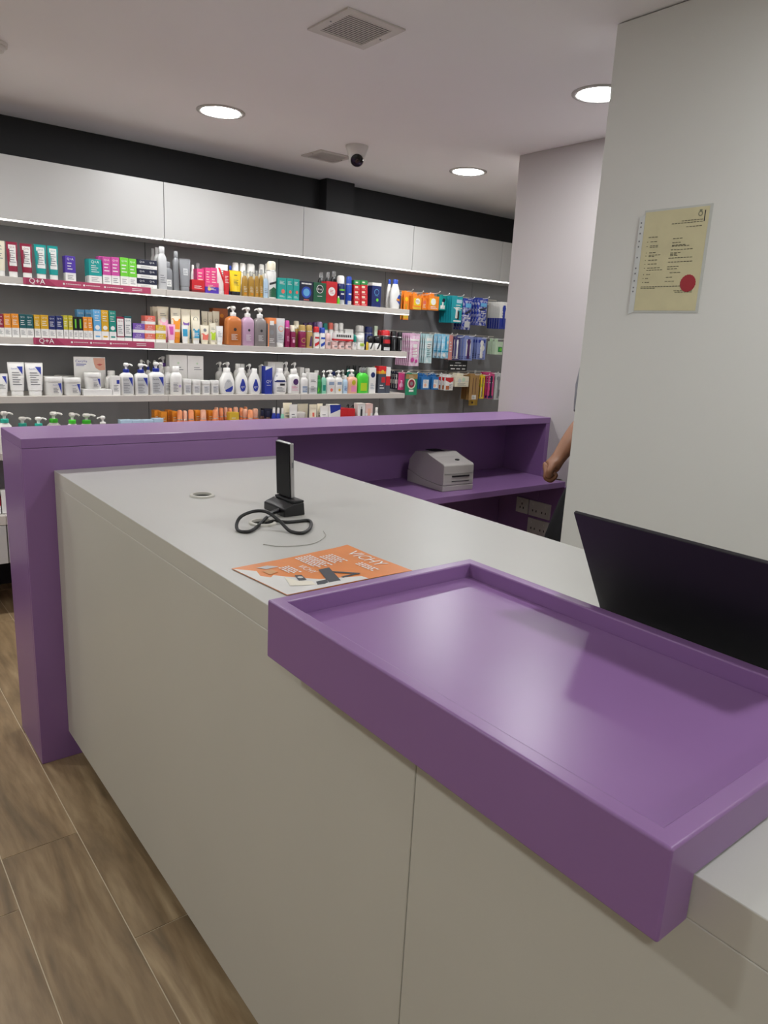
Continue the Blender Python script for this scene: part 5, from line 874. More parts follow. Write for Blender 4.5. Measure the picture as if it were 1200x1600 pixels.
PACKS = [
(3.445, 4.16, 1.875, 0.051, 0.198, 0.012, 2, 0.03, 'card', 'orangepk,gold', 'tall orange blister pack at the top shelf end', 'blister pack', [('r', 'gold', 0.1, 0.9, 0.05, 0.2), ('r', 'dark', 0.42, 0.58, 0.25, 0.5), ('d', 'yellow', 0.5, 0.75, 0.3)], True),
(3.516, 4.13, 1.869, 0.084, 0.118, 0.03, 3, 0.036, 'box', 'orangepk,gold', 'first hook of orange boxes right of the top shelf', 'box', [('r', 'yellow', 0.12, 0.88, 0.3, 0.82), ('d', 'white', 0.55, 0.6, 0.26), ('l', 'maroon', 0.3, 0.8, 0.52, 0.7, 2), ('r', 'gold', 0.05, 0.95, 0.04, 0.18)], True),
(3.603, 4.15, 1.863, 0.045, 0.107, 0.03, 2, 0.036, 'box', 'orangepk,coral', 'second hook of orange boxes right of the top shelf', 'box', [('d', 'coral', 0.5, 0.6, 0.35), ('l', 'white', 0.2, 0.8, 0.15, 0.5, 3)], True),
(3.675, 4.13, 1.878, 0.101, 0.121, 0.03, 3, 0.036, 'box', 'orangepk,gold', 'third hook of orange boxes right of the top shelf', 'box', [('r', 'yellow', 0.12, 0.7, 0.35, 0.82), ('d', 'white', 0.45, 0.6, 0.24), ('l', 'white', 0.2, 0.9, 0.08, 0.3, 2)], True),
(3.833, 4.2, 1.877, 0.076, 0.111, 0.014, 2, 0.03, 'card', 'teal,white', 'short teal hook beside the orange boxes', 'blister pack', [('r', 'white', 0.2, 0.8, 0.1, 0.35), ('d', 'ink', 0.6, 0.7, 0.2)], True),
(3.924, 4.14, 1.874, 0.112, 0.195, 0.014, 6, 0.026, 'card', 'tealpk,white', 'long hook of teal blister packs', 'blister pack', [('r', 'paleblue', 0.45, 0.95, 0.78, 0.92), ('r', 'white', 0.2, 1, 0.57, 0.6), ('r', 'white', 0.25, 0.95, 0.05, 0.11), ('r', 'dark', 0.55, 0.75, 0.14, 0.46), ('l', 'white', 0.4, 0.9, 0.48, 0.74, 3)], True),
(4.034, 4.14, 1.863, 0.092, 0.228, 0.016, 4, 0.03, 'pouch', 'royal,white', 'left hook of royal blue pouches', 'pouch', [('r', 'sky', 0.2, 0.9, 0.74, 0.88), ('r', 'silver', 0.2, 0.85, 0.08, 0.28), ('l', 'white', 0.1, 0.9, 0.36, 0.5, 2), ('p', 'ink', [(0.1, 0.55), (0.9, 0.7), (0.9, 0.62), (0.3, 0.5)])], True),
(4.193, 4.14, 1.877, 0.114, 0.203, 0.016, 4, 0.03, 'pouch', 'royal,sky', 'right hook of royal blue pouches', 'pouch', [('r', 'sky', 0.25, 0.9, 0.72, 0.86), ('l', 'silver', 0.2, 0.7, 0.12, 0.3, 3), ('l', 'white', 0.3, 0.9, 0.44, 0.58, 2), ('p', 'ink', [(0.1, 0.62), (0.9, 0.7), (0.9, 0.66), (0.3, 0.56)])], True),
(4.431, 4.13, 1.863, 0.096, 0.204, 0.01, 6, 0.026, 'slim', 'white,royal', 'hook of white and blue slim packs by the pillar', 'blister pack', [('r', 'royal', 0, 1, 0, 0.42), ('l', 'steel', 0.3, 0.6, 0.45, 0.9, 4)], True),
(3.51, 4.12, 1.584, 0.097, 0.23, 0.01, 8, 0.022, 'pouch', 'pinkpk,white', 'hook of pale pink sachets at the second shelf end', 'sachet', [('r', 'white', 0.3, 0.75, 0.3, 0.7), ('d', 'magenta', 0.3, 0.2, 0.18), ('l', 'magenta', 0.2, 0.8, 0.35, 0.6, 5), ('r', 'white', 0.05, 0.95, 0.8, 0.86), ('d', 'magenta', 0.7, 0.16, 0.14)], True),
(3.664, 4.14, 1.586, 0.077, 0.21, 0.012, 4, 0.026, 'pouch', 'aquapk,white', 'hook of pale aqua sachets', 'sachet', [('d', 'white', 0.5, 0.62, 0.32), ('l', 'petrol', 0.25, 0.8, 0.2, 0.7, 7), ('r', 'white', 0.1, 0.9, 0.8, 0.9)], True),
(3.832, 4.14, 1.591, 0.077, 0.177, 0.018, 3, 0.045, 'pouch', 'skypk,cyanblue', 'hook of sky blue pouches with blue band', 'pouch', [('p', 'cyanblue', [(0, 0.28), (1, 0.28), (1, 0.34), (0, 0.34)]), ('p', 'cyanblue', [(0.36, 0.4), (0.6, 0.4), (0.6, 0.95), (0.36, 0.95)]), ('d', 'white', 0.32, 0.15, 0.2), ('d', 'white', 0.75, 0.7, 0.16)], True),
(3.925, 4.18, 1.59, 0.041, 0.186, 0.01, 2, 0.04, 'card', 'salmon,pinkl', 'hook of salmon pink cards', 'card', [('l', 'white', 0.2, 0.8, 0.3, 0.8, 4)], True),
(3.968, 4.15, 1.579, 0.055, 0.176, 0.012, 3, 0.03, 'slim', 'violetpk,white', 'first hook of purple and white slim packs', 'blister pack', [('r', 'white', 0.4, 0.6, 0.2, 0.85), ('l', 'white', 0.1, 0.9, 0.05, 0.18, 2)], True),
(4.069, 4.13, 1.589, 0.101, 0.184, 0.012, 4, 0.03, 'slim', 'periw,plum', 'second hook of purple and white slim packs', 'blister pack', [('r', 'white', 0.25, 0.4, 0.2, 0.9), ('r', 'white', 0.6, 0.75, 0.2, 0.9), ('l', 'navy', 0.1, 0.9, 0.04, 0.18, 2)], True),
(4.212, 4.13, 1.582, 0.099, 0.167, 0.012, 4, 0.03, 'slim', 'periw,white', 'third hook of blue and white slim packs', 'blister pack', [('d', 'white', 0.6, 0.55, 0.25), ('r', 'royal', 0.1, 0.9, 0.8, 0.95), ('l', 'navy', 0.1, 0.9, 0.04, 0.3, 3)], True),
(4.425, 4.15, 1.581, 0.085, 0.124, 0.04, 2, 0.05, 'box', 'palegreen,green', 'hook of pale green boxes by the pillar', 'box', [('r', 'green', 0.35, 0.9, 0.2, 0.6), ('d', 'lime', 0.7, 0.4, 0.16), ('l', 'white', 0.2, 0.8, 0.7, 0.85, 2)], True),
(3.383, 4.15, 1.309, 0.033, 0.126, 0.01, 4, 0.026, 'slim', 'ink,white', 'hook of navy and white striped packs', 'blister pack', [('r', 'white', 0.05, 0.95, 0.35, 0.6), ('l', 'white', 0.1, 0.6, 0.75, 0.95, 2)], True),
(3.416, 4.13, 1.306, 0.06, 0.125, 0.02, 1, 0.03, 'card', 'hotpink,pinkl', 'hook with a pink brush card', 'card', [('d', 'pinkl', 0.5, 0.28, 0.3), ('l', 'magenta', 0.2, 0.8, 0.6, 0.9, 3)], True),
(3.484, 4.1, 1.304, 0.112, 0.158, 0.01, 1, 0.03, 'card', 'greenpk,kraft', 'hook with a green and kraft card', 'card', [('r', 'kraft', 0, 1, 0.78, 1), ('d', 'cream', 0.5, 0.55, 0.36), ('d', 'maroon', 0.5, 0.55, 0.27), ('d', 'taupe', 0.5, 0.55, 0.13), ('r', 'white', 0.3, 0.7, 0.16, 0.26), ('l', 'palegreen', 0.25, 0.75, 0.84, 0.94, 2)], True),
(3.641, 4.13, 1.298, 0.08, 0.115, 0.014, 3, 0.03, 'box', 'bluepk,white', 'left hook of blue cards with white window', 'card', [('r', 'white', 0.22, 0.92, 0.12, 0.78), ('d', 'peach', 0.5, 0.35, 0.16), ('l', 'bluegrey', 0.3, 0.85, 0.5, 0.74, 4)], True),
(3.742, 4.13, 1.299, 0.067, 0.117, 0.014, 3, 0.03, 'box', 'bluepk,white', 'right hook of blue cards with white window', 'card', [('r', 'white', 0.22, 0.92, 0.12, 0.78), ('d', 'peach', 0.4, 0.3, 0.2), ('l', 'bluegrey', 0.3, 0.85, 0.5, 0.74, 4)], True),
(3.885, 4.13, 1.295, 0.083, 0.119, 0.014, 3, 0.04, 'box', 'white,red', 'hook of white cards with red top', 'card', [('p', 'red', [(0, 1), (1, 1), (1, 0.72), (0.6, 0.6), (0, 0.78)]), ('r', 'rust', 0.08, 0.5, 0.06, 0.36), ('l', 'grey', 0.5, 0.95, 0.1, 0.5, 5)], True),
(4.021, 4.13, 1.303, 0.145, 0.1, 0.03, 3, 0.045, 'box', 'cream,silver', 'hook of cream cotton packs', 'pack', [('d', 'silver', 0.3, 0.6, 0.12), ('d', 'palegreen', 0.6, 0.7, 0.12), ('l', 'grey', 0.15, 0.85, 0.1, 0.35, 3), ('r', 'silver', 0, 1, 0.5, 0.53)], True),
(4.162, 4.13, 1.3, 0.105, 0.202, 0.01, 4, 0.03, 'card', 'kraft,brown', 'hook of brown kraft comb cards', 'card', [('r', 'white', 0.3, 0.75, 0.03, 0.2), ('l', 'dark', 0.34, 0.7, 0.04, 0.18, 4), ('r', 'brown', 0.3, 0.36, 0.25, 0.9), ('r', 'brown', 0.6, 0.66, 0.25, 0.9)], True),
(4.277, 4.15, 1.295, 0.048, 0.189, 0.01, 2, 0.03, 'slim', 'yellow,kraft', 'hook of yellow and kraft slim packs', 'blister pack', [('d', 'limey', 0.5, 0.6, 0.3), ('r', 'cream', 0.2, 0.6, 0.05, 0.5)], True),
(4.353, 4.13, 1.313, 0.071, 0.206, 0.012, 4, 0.03, 'slim', 'hotpink,ink', 'hook of pink slim packs', 'blister pack', [('d', 'magenta', 0.5, 0.55, 0.36), ('l', 'white', 0.2, 0.8, 0.6, 0.9, 3), ('r', 'navy', 0.1, 0.9, 0.02, 0.12), ('d', 'red', 0.5, 0.3, 0.2)], True),
(4.438, 4.13, 1.309, 0.08, 0.212, 0.012, 3, 0.03, 'slim', 'silver,steel', 'hook of silver slim packs', 'blister pack', [('r', 'white', 0.3, 0.5, 0.1, 0.8), ('r', 'dark', 0.6, 0.75, 0.15, 0.4), ('d', 'steel', 0.4, 0.85, 0.2)], True),
(4.308, 4.275, 1.287, 0.102, 0.248, 0.01, 1, 0.02, 'card', 'gold,kraft', 'long golden kraft card hanging behind the brown comb cards', 'card', [('d', 'brown', 0.4, 0.1, 0.1)], False),
]
# ================================================================== PRODUCTS
def put_prints(root, prs, w, h, zmap, yf):
    """group prints by colour; coordinates are fractions of the front"""
    by = {}
    for p in prs:
        k = p[0]
        if k == 't':
            _, s, c, xc, zc, wf = p
            hh = text_polys(s)[2]
            by.setdefault((c, 1), []).append(('t', s, (xc - .5) * w, zmap(zc), wf * w))
        elif k == 'd':
            _, c, xc, zc, rf = p
            by.setdefault((c, 0), []).append(('p', disc_pts((xc - .5) * w, zmap(zc), rf * w, rf * w), 1))
        elif k == 'r':
            _, c, x0, x1, z0, z1 = p
            by.setdefault((c, 0), []).append(('r', (x0 - .5) * w, (x1 - .5) * w, zmap(z0), zmap(z1), 6))
        elif k == 'p':
            _, c, pts = p
            by.setdefault((c, 0), []).append(('p', [((a - .5) * w, zmap(b)) for a, b in pts], 1))
        elif k == 'l':
            _, c, x0, x1, z0, z1, n = p
            st = (zmap(z1) - zmap(z0)) / n
            for i in range(n):
                f = (0.95, 0.7, 0.85, 0.6, 0.9, 0.75)[i % 6]
                by.setdefault((c, 1), []).append(('r', (x0 - .5) * w, (x0 + (x1 - x0) * f - .5) * w, zmap(z0) + st * i + st * .3, zmap(z0) + st * i + st * .62, 4))
    # later shapes sit slightly further out, so overlapping prints never coincide
    order = []
    for p in prs:
        c = p[1] if p[0] != 't' else p[2]
        key = (c, 1 if p[0] in 'tl' else 0)
        if key not in order:
            order.append(key)
    for n, key in enumerate(sorted(order, key=lambda k: (k[1], order.index(k)))):
        if key in by:
            off = 0.0005 + 0.00035 * n
            flat_print('print', by[key], lambda a, b, o=off: (a, yf(a, b) - o, b), M(key[0], 'ink'), root)
def se_y(rx, ry, n):
    def f(a, b):
        t = min(1.0, abs(a) / rx) ** n
        return -ry * max(0.0, 1 - t) ** (1 / n)
    return f
def pump_head(root, z, r, hh, pump, collar):
    """collar + neck + pressed pump head with nozzle pointing right/front"""
    ch = hh * 0.36
    loft('collar', [(z, r * .95, r * .95, 2), (z + ch * .1, r, r, 2), (z + ch * .9, r, r, 2), (z + ch, r * .85, r * .85, 2)], M(collar), root, 14)
    z2 = z + ch
    loft('pump_stem', [(z2, r * .38, r * .38, 2), (z2 + hh * .3, r * .38, r * .38, 2)], M(pump), root, 10)
    z3 = z2 + hh * .28
    bm = bmesh.new()
    loft_bm(bm, [(z3, r * .6, r * .6, 2), (z3 + hh * .12, r * .85, r * .8, 2.4), (z3 + hh * .28, r * .8, r * .75, 2.4), (z3 + hh * .36, r * .5, r * .5, 2.4)], 12)
    s = 1 if collar in ('royal', 'aqua', 'neon') else -1
    pts = [Vector((s * r * .3, 0, z3 + hh * .2)), Vector((s * r * 1.2, -r * .1, z3 + hh * .21)), Vector((s * r * 1.75, -r * .15, z3 + hh * .14)), Vector((s * r * 1.95, -r * .18, z3 + hh * .05))]
    tube_bm(bm, pts, r * .26, 8)
    done(bm, 'pump_head', M(pump), root, True)
def product(row):
    ty, x, y, zb, w, d, h, cols, label, cat, grp, prs, rz, nm = row
    NAMES = dict(carton='carton', tube='cream_tube', pump='pump_bottle', bottle='bottle', can='spray_can', jar='cream_jar', rollon='deodorant_roll_on', oval='oval_bottle')
    root = thing(nm or NAMES[ty], (x, y, zb), label, cat, grp, rz)
    rx, ry = w / 2 - 0.0004, d / 2
    if ty == 'carton':
        z = 0.0
        bands = [b.split(':') for b in cols.split(',')]
        for i, (c, f) in enumerate(bands):
            z1 = z + float(f) * h
            box('body' if f == max((q[1] for q in bands), key=float) and i == len(bands) - 1 or len(bands) == 1 else 'colour_band', -rx, rx, -ry, ry, z, z1, M(c, 'card'), root, 0.0006, 1)
            z = z1
        bm = bmesh.new(); bx(bm, -rx + 0.002, rx - 0.002, -ry + 0.0015, -ry + 0.0022, h, h + 0.0006); done(bm, 'flap_edge', M(bands[-1][0], 'card'), root)
        put_prints(root, prs, w, h, lambda f: f * h, lambda a, b: -ry)
        return root
    C = cols.split(',')
    if ty == 'tube':
        ch = min(0.16 * h, 0.03)
        loft('cap', [(0, rx * .70, ry * .92, 2.2), (0.002, rx * .74, ry * .96, 2.2), (ch * .92, rx * .74, ry * .96, 2.2), (ch, rx * .70, ry * .9, 2.2)], M(C[0]), root, 18)
        def sec(f):      # f 0..1 along body
            return rx * (.80 + .20 * min(1, f * 1.15)), ry * (1 - f) ** .8 + 0.0012
        hb = h - ch
        loft('body', [(ch + hb * f * .95, *sec(f), 2.1 + 1.5 * f) for f in (0, .15, .35, .55, .75, .9, 1)], M(C[1]), root, 22)
        box('crimp', -rx, rx, -0.0012, 0.0012, ch + hb * .945, h, M(C[1]), root)
        def yf(a, b):
            f = max(0, min(1, (b - ch) / (hb * .95)))
            sx, sy = sec(f)
            return se_y(sx, sy, 2.1 + 1.5 * f)(a, b) - 0.0004
        put_prints(root, prs, w * .86, h, lambda f: ch + f * hb * .95, yf)
    elif ty == 'can':
        ch = min(.28 * h, .055)
        hb = h - ch
        loft('body', [(0, rx * .93, ry * .93, 2), (.004, rx, ry, 2), (hb * .94, rx, ry, 2), (hb, rx * .9, ry * .9, 2)], M(C[0]), root, 22)
        loft('cap', [(hb, rx * .88, ry * .88, 2), (hb + ch * .8, rx * .84, ry * .84, 2), (h - ch * .06, rx * .74, ry * .74, 2), (h, rx * .5, ry * .5, 2)], M(C[1]), root, 22)
        loft('seam_ring', [(hb - .002, rx * .95, ry * .95, 2), (hb + .0005, rx * .97, ry * .97, 2), (hb + .003, rx * .9, ry * .9, 2)], M('silver', 'metal'), root, 22)
        put_prints(root, prs, w * .9, h, lambda f: f * hb, se_y(rx, ry, 2))
    elif ty == 'jar':
        lh = .28 * h
        hb = h - lh
        loft('body', [(0, rx * .88, ry * .88, 2.2), (.004, rx * .94, ry * .94, 2.2), (hb, rx * .95, ry * .95, 2.2)], M(C[0]), root, 26)
        loft('lid', [(hb + .0004, rx * .985, ry * .985, 2.2), (hb + .002, rx, ry, 2.2), (h - .004, rx, ry, 2.2), (h, rx * .95, ry * .95, 2.2)], M(C[1]), root, 26)
        put_prints(root, prs, w * .86, h, lambda f: f * h, se_y(rx * .95, ry * .95, 2.2))
    elif ty == 'rollon':
        hb = h * .5
        loft('body', [(0, rx * .85, ry * .8, 2.6), (.004, rx * .95, ry * .9, 2.6), (hb * .7, rx * .98, ry * .95, 2.6), (hb, rx * .82, ry * .82, 2.2)], M(C[0]), root, 20)
        loft('cap', [(hb, rx * .84, ry * .84, 2), (hb + .003, rx * .9, ry * .9, 2), (h * .86, rx * .86, ry * .86, 2), (h * .95, rx * .66, ry * .66, 2), (h, rx * .3, ry * .3, 2)], M(C[1]), root, 20)
        put_prints(root, prs, w * .92, h, lambda f: f * h, se_y(rx * .97, ry * .94, 2.6))
    elif ty == 'pump':
        hh = min(.30 * h, .058)
        hb = h - hh
        n = 3.4
        r = min(rx * .4, .0165) * (1.3 if C[2] in ('aqua', 'neon') else 1.0)
        loft('body', [(0, rx * .93, ry * .9, n), (.004, rx, ry, n), (hb * .80, rx, ry, n), (hb * .90, rx * .93, ry * .93, n), (hb * .96, rx * .7, ry * .75, 2.6), (hb, r * 1.1, r * 1.1, 2)], M(C[0]), root, 24)
        pump_head(root, hb, r * 1.15, hh, C[1], C[2])
        put_prints(root, prs, w * .96, h, lambda f: f * hb * .88, se_y(rx, ry, n))
    elif ty == 'oval':
        ch = min(.17 * h, .03)
        hb = h - ch
        loft('body', [(0, rx * .80, ry * .85, 2.2), (.005, rx * .9, ry * .95, 2.2), (hb * .3, rx, ry, 2.2), (hb * .55, rx * .97, ry, 2.2), (hb * .75, rx * .82, ry * .9, 2.2), (hb * .9, rx * .58, ry * .75, 2.2), (hb, rx * .44, ry * .6, 2.2)], M(C[0]), root, 24)
        loft('cap', [(hb, rx * .44, ry * .62, 2.2), (hb + ch * .9, rx * .42, ry * .58, 2.2), (h, rx * .36, ry * .5, 2.2)], M(C[1]), root, 20)
        def yo(a, b):
            f = b / hb
            k = 1.0 if f < .55 else max(.58, 1 - (f - .55) * 1.1)
            return se_y(rx * k, ry * min(1, k + .05), 2.2)(a, b) - .0004
        put_prints(root, prs, w * .95, h, lambda f: f * hb, yo)
    else:
        ch = min(.2 * h, .035)
        hb = h - ch
        n = 2.8
        loft('body', [(0, rx * .9, ry * .88, n), (.004, rx, ry, n), (hb * .78, rx, ry, n), (hb * .88, rx * .92, ry * .92, n), (hb * .96, rx * .68, ry * .7, 2.3), (hb, rx * .5, ry * .55, 2)], M(C[0]), root, 22)
        loft('cap', [(hb, rx * .56, ry * .62, 2), (hb + .002, rx * .6, ry * .66, 2), (h - .003, rx * .58, ry * .64, 2), (h, rx * .5, ry * .55, 2)], M(C[1]), root, 18)
        put_prints(root, prs, w * .95, h, lambda f: f * hb * .85, se_y(rx, ry, n))
    return root
for row in PRODUCTS:
    product(row)

# cardboard display behind the jar on the third shelf: plinth + upright card
t = thing('display_stand', (1.245, 4.056, 1.163), 'white counter display with upright printed card on the third shelf', 'display stand')
box('plinth', -0.082, 0.068, 0.0, 0.1, 0.0, 0.0315, M('white', 'card'), t, 0.001, 1)
box('card', -0.098, 0.068, 0.1005, 0.1035, 0.0, 0.198, M('white', 'card'), t)
cm = lambda a, b: (a - 0.014, 0.1, b)
flat_print('blue_print', [('t', 'CeraVe', -0.045, 0.175, 0.06), ('r', -0.072, -0.02, 0.157, 0.161), ('r', -0.072, -0.03, 0.15, 0.153)], cm, M('royal', 'ink'), t)
flat_print('face_print', [('p', [(0.018, 0.193), (0.08, 0.193), (0.08, 0.13), (0.05, 0.127), (0.03, 0.14), (0.022, 0.16)])], cm, M('d9a38c', 'ink'), t)
flat_print('lips_print', [('p', [(0.035, 0.158), (0.05, 0.163), (0.068, 0.16), (0.052, 0.152)])], lambda a, b: (a - 0.014, 0.0995, b), M('b8544f', 'ink'), t)

# ================================================================== HANGING PACKS
WORD = ['front', 'second', 'third', 'fourth', 'fifth', 'sixth', 'seventh', 'eighth']
def make_pack(kind, cols, w, h, th, name, prs):
    c0, c1 = cols.split(',')
    root = bpy.data.objects.new(name, None)
    root.empty_display_size = 0.03
    COL.objects.link(root)
    hw = w / 2
    zm = lambda f: -h + f * h
    # local: origin at hook hole, front towards -Y, hanging down
    if kind == 'pouch':
        bm = bmesh.new()
        loft_bm(bm, [(-h, hw, .0008, 4), (-h + .012, hw, .001, 4), (-h * .75, hw * .97, th / 2, 2.2), (-h * .5, hw * .95, th / 2, 2.2), (-h * .22, hw * .97, th * .4, 2.4), (-.03, hw, .001, 4), (-.006, hw, .0008, 4)], 20)
        done(bm, 'pouch_body', M(c0, 'foil'), root, True)
        box('header_seal', -hw, hw, -.0016, .0016, -.006, .010, M(c0, 'card'), root)
        put_prints(root, prs, w * .94, h, zm, lambda a, b: se_y(hw * .97, th / 2, 2.2)(a, b) - .0012)
    elif kind == 'slim':
        box('backing_card', -hw, hw, th * .25, th * .25 + .0012, -h, .010, M(c0, 'card'), root, .0004, 1)
        bm = bmesh.new()
        loft_bm(bm, [(-h * .93, hw * .22, th * .2, 2.5), (-h * .9, hw * .3, th * .3, 2.5), (-h * .35, hw * .24, th * .3, 2.5), (-h * .2, hw * .4, th * .32, 2.5), (-h * .08, hw * .25, th * .15, 2.5)], 14)
        done(bm, 'blister', M(c1, 'gloss'), root, True)
        put_prints(root, prs, w, h, zm, lambda a, b: th * .25)
    elif kind == 'box':
        box('carton_body', -hw, hw, -th / 2, th / 2, -h, -.014, M(c0, 'card'), root, .0005, 1)
        box('hang_tab', -hw * .5, hw * .5, th / 2 - .0012, th / 2, -.0138, .010, M(c0, 'card'), root)
        put_prints(root, prs, w, h, lambda f: -h + f * (h - .014), lambda a, b: -th / 2)
    else:
        box('backing_card', -hw, hw, -.0007, .0007, -h, .010, M(c0, 'card'), root, .0004, 1)
        put_prints(root, prs, w, h, zm, lambda a, b: -.0007)
        if th > .011:
            bm = bmesh.new()
            loft_bm(bm, [(-h * .82, hw * .12, th * .2, 3), (-h * .80, hw * .2, th * .4, 3), (-h * .5, hw * .16, th * .4, 3), (-h * .46, hw * .3, th * .35, 3), (-h * .42, hw * .25, th * .2, 3)], 14)
            done(bm, 'blister', M(c1, 'gloss'), root, True)
    return root
NAME = {'box': 'hanging_box', 'card': 'blister_pack', 'slim': 'slim_blister_pack', 'pouch': 'hanging_pouch'}
for (x, y, zt, w, h, th, n, dy, kind, cols, desc, cat, prs, hook) in PACKS:
    proto = make_pack(kind, cols, w - .002, h - .008, th, NAME[kind], prs)
    for i in range(n):
        o = proto if i == 0 else copy_tree(proto)
        o.location = (x, y + th / 2 + i * dy, zt - .010)
        jig = (0.0 if i == 0 else random.uniform(-.03, .03)) if kind in ('pouch', 'slim', 'card') and n > 1 else 0
        o.rotation_euler = (0, 0, 0)
        lab = '%s from the front, %s' % (WORD[i].replace('front', 'first'), desc) if n > 1 else desc
        tag(o, lab, cat, 'packs on the ' + desc if n > 1 else None)
    if not hook:
        continue
    hk = thing('peg_hook', (x, YW - .0125, zt - .008), 'white wire peg hook, ' + (desc if desc.startswith('hook') else 'holding the ' + desc), 'hook', 'white peg hooks')
    yb = y - .06 - (YW - .0125)
    tube('rod', [(0, 0, 0.002), (0, yb * .5, .002), (0, yb * .85, .003), (0, yb * .95, .006), (0, yb, .014)], .0022, M('white'), hk, 8)
    box('back_clip', -.012, .012, -.003, 0, -.014, .014, M('white'), hk, .001, 1)
    bm = bmesh.new(); bmesh.ops.create_uvsphere(bm, u_segments=10, v_segments=6, radius=.0042, matrix=Matrix.Translation((0, yb, .015))); done(bm, 'tip', M('white'), hk, True)

# items on the low shelf seen between the ledge and the left photo edge
for i, (xx, c, k) in enumerate(((0.70, 'red', 'red carton low at the left photo edge, on the base cabinet'), (0.765, 'white', 'white carton beside the red one on the base cabinet'))):
    product(('carton', xx, 4.10, 0.5575, .06, .05, .12, 'white:.35,%s:.4,white:.25' % c, k, 'carton', None, [], 0, None))
# ================================================================== CEILING FIXTURES
LN_ = ['left of the security camera', 'right of the security camera, by the pillar', 'half hidden behind the certificate partition', 'outside the photo, over the shelves', 'outside the photo, over the tray', 'outside the photo, over the shop floor', 'outside the photo, over the entrance', 'behind the pillar', 'added unseen to brighten the shop, by the far shelves', 'added unseen to brighten the shop, behind the photographer']
for i, (lx, ly) in enumerate(LAMPS):
    t = thing('ceiling_downlight', (lx, ly, H), 'round recessed ceiling downlight, %s' % LN_[i], 'downlight', 'round ceiling downlights')
    bm = bmesh.new()
    prof = [(0.112, 0.0), (0.112, -0.003), (0.106, -0.006), (0.092, -0.0055), (0.088, -0.002), (0.088, 0.0)]
    rings = [[bm.verts.new((r * math.cos(2 * math.pi * k / 40), r * math.sin(2 * math.pi * k / 40), z)) for k in range(40)] for r, z in prof]
    for a in range(len(prof) - 1):
        for k in range(40):
            j = (k + 1) % 40
            bm.faces.new((rings[a][k], rings[a][j], rings[a + 1][j], rings[a + 1][k]))
    done(bm, 'bezel', M('b9b5b0', 'plastic'), t, True)
    loft('diffuser', [(-0.0045, 0.080, 0.080, 2), (-0.003, 0.0875, 0.0875, 2), (-0.0005, 0.0878, 0.0878, 2)], M_LAMP, t, 40)
def vent(cx, cy, w, d, n, label, fr):
    t = thing('ceiling_vent', (cx, cy, H), label, 'vent', 'white ceiling vents')
    bm = bmesh.new()
    for (x0, x1, y0, y1) in ((-w / 2, w / 2, -d / 2, -d / 2 + fr), (-w / 2, w / 2, d / 2 - fr, d / 2), (-w / 2, -w / 2 + fr, -d / 2 + fr, d / 2 - fr), (w / 2 - fr, w / 2, -d / 2 + fr, d / 2 - fr)):
        bx(bm, x0, x1, y0, y1, -0.006, -0.0005)
    done(bm, 'frame', M('cfc9c2', 'plastic'), t)
    box('duct_backing', -w / 2 + fr, w / 2 - fr, -d / 2 + fr, d / 2 - fr, -0.0012, -0.0004, M('dark', 'matte'), t)
    span = d - 2 * fr
    for i in range(n):
        y = -span / 2 + span * (i + .5) / n
        bm = bmesh.new()
        q = span / n
        prism_bm(bm, [(-w / 2 + fr, y - q * .26, -0.0055), (-w / 2 + fr, y + q * .22, -0.0055), (-w / 2 + fr, y + q * .22, -0.0042), (-w / 2 + fr, y - q * .26, -0.0042)], (w - 2 * fr, 0, 0))
        done(bm, 'slat', M('cfc9c2', 'plastic'), t)
    for s in (-1, 1):
        bm = bmesh.new(); bmesh.ops.create_cone(bm, cap_ends=True, segments=12, radius1=.0035, radius2=.0035, depth=.002, matrix=Matrix.Translation((s * (w / 2 - fr / 2), 0, -0.0065))); done(bm, 'screw', M('steel', 'metal'), t)
vent(1.554, 2.217, 0.232, 0.232, 14, 'square white extract vent in the ceiling nearest the camera', 0.03)
vent(2.472, 3.765, 0.222, 0.205, 16, 'flush white ceiling grille next to the security camera', 0.026)
t = thing('security_camera', (2.452, 3.45, H), 'white turret security camera with black lens face on the ceiling', 'camera')
loft('base', [(-0.062, 0.034, 0.034, 2), (-0.05, 0.046, 0.046, 2), (-0.012, 0.059, 0.059, 2), (-0.008, 0.061, 0.061, 2), (-0.0005, 0.061, 0.061, 2)], M('d8d4ce', 'plastic'), t, 28)
vd = Vector((-0.42, -0.72, -0.55)).normalized()
qr = vd.to_track_quat('Z', 'Y').to_matrix().to_4x4()
c0 = Vector((-0.004, -0.006, -0.062))
def oriented(name, rings, mat):
    bm = bmesh.new(); loft_bm(bm, rings, 24); bm.transform(Matrix.Translation(c0) @ qr); return done(bm, name, mat, t, True)
oriented('ball_housing', [(-0.04, 0.015, 0.015, 2), (-0.03, 0.031, 0.031, 2), (-0.01, 0.041, 0.041, 2), (0.012, 0.042, 0.042, 2), (0.028, 0.037, 0.037, 2)], M('d8d4ce', 'plastic'))
oriented('lens_face', [(0.0285, 0.034, 0.034, 2), (0.034, 0.031, 0.031, 2), (0.036, 0.022, 0.022, 2)], M('black', 'gloss'))
oriented('lens', [(0.0365, 0.010, 0.010, 2), (0.038, 0.006, 0.006, 2)], M('3a2a26', 'gloss'))
t = thing('smoke_detector', (0.676, 3.29, H), 'round smoke detector on the ceiling at the left photo edge', 'detector')
loft('base', [(-0.012, 0.05, 0.05, 2), (-0.0005, 0.052, 0.052, 2)], M('d8d4ce', 'plastic'), t, 28)
loft('dome', [(-0.034, 0.02, 0.02, 2), (-0.028, 0.036, 0.036, 2), (-0.0125, 0.043, 0.043, 2)], M('d8d4ce', 'plastic'), t, 28)

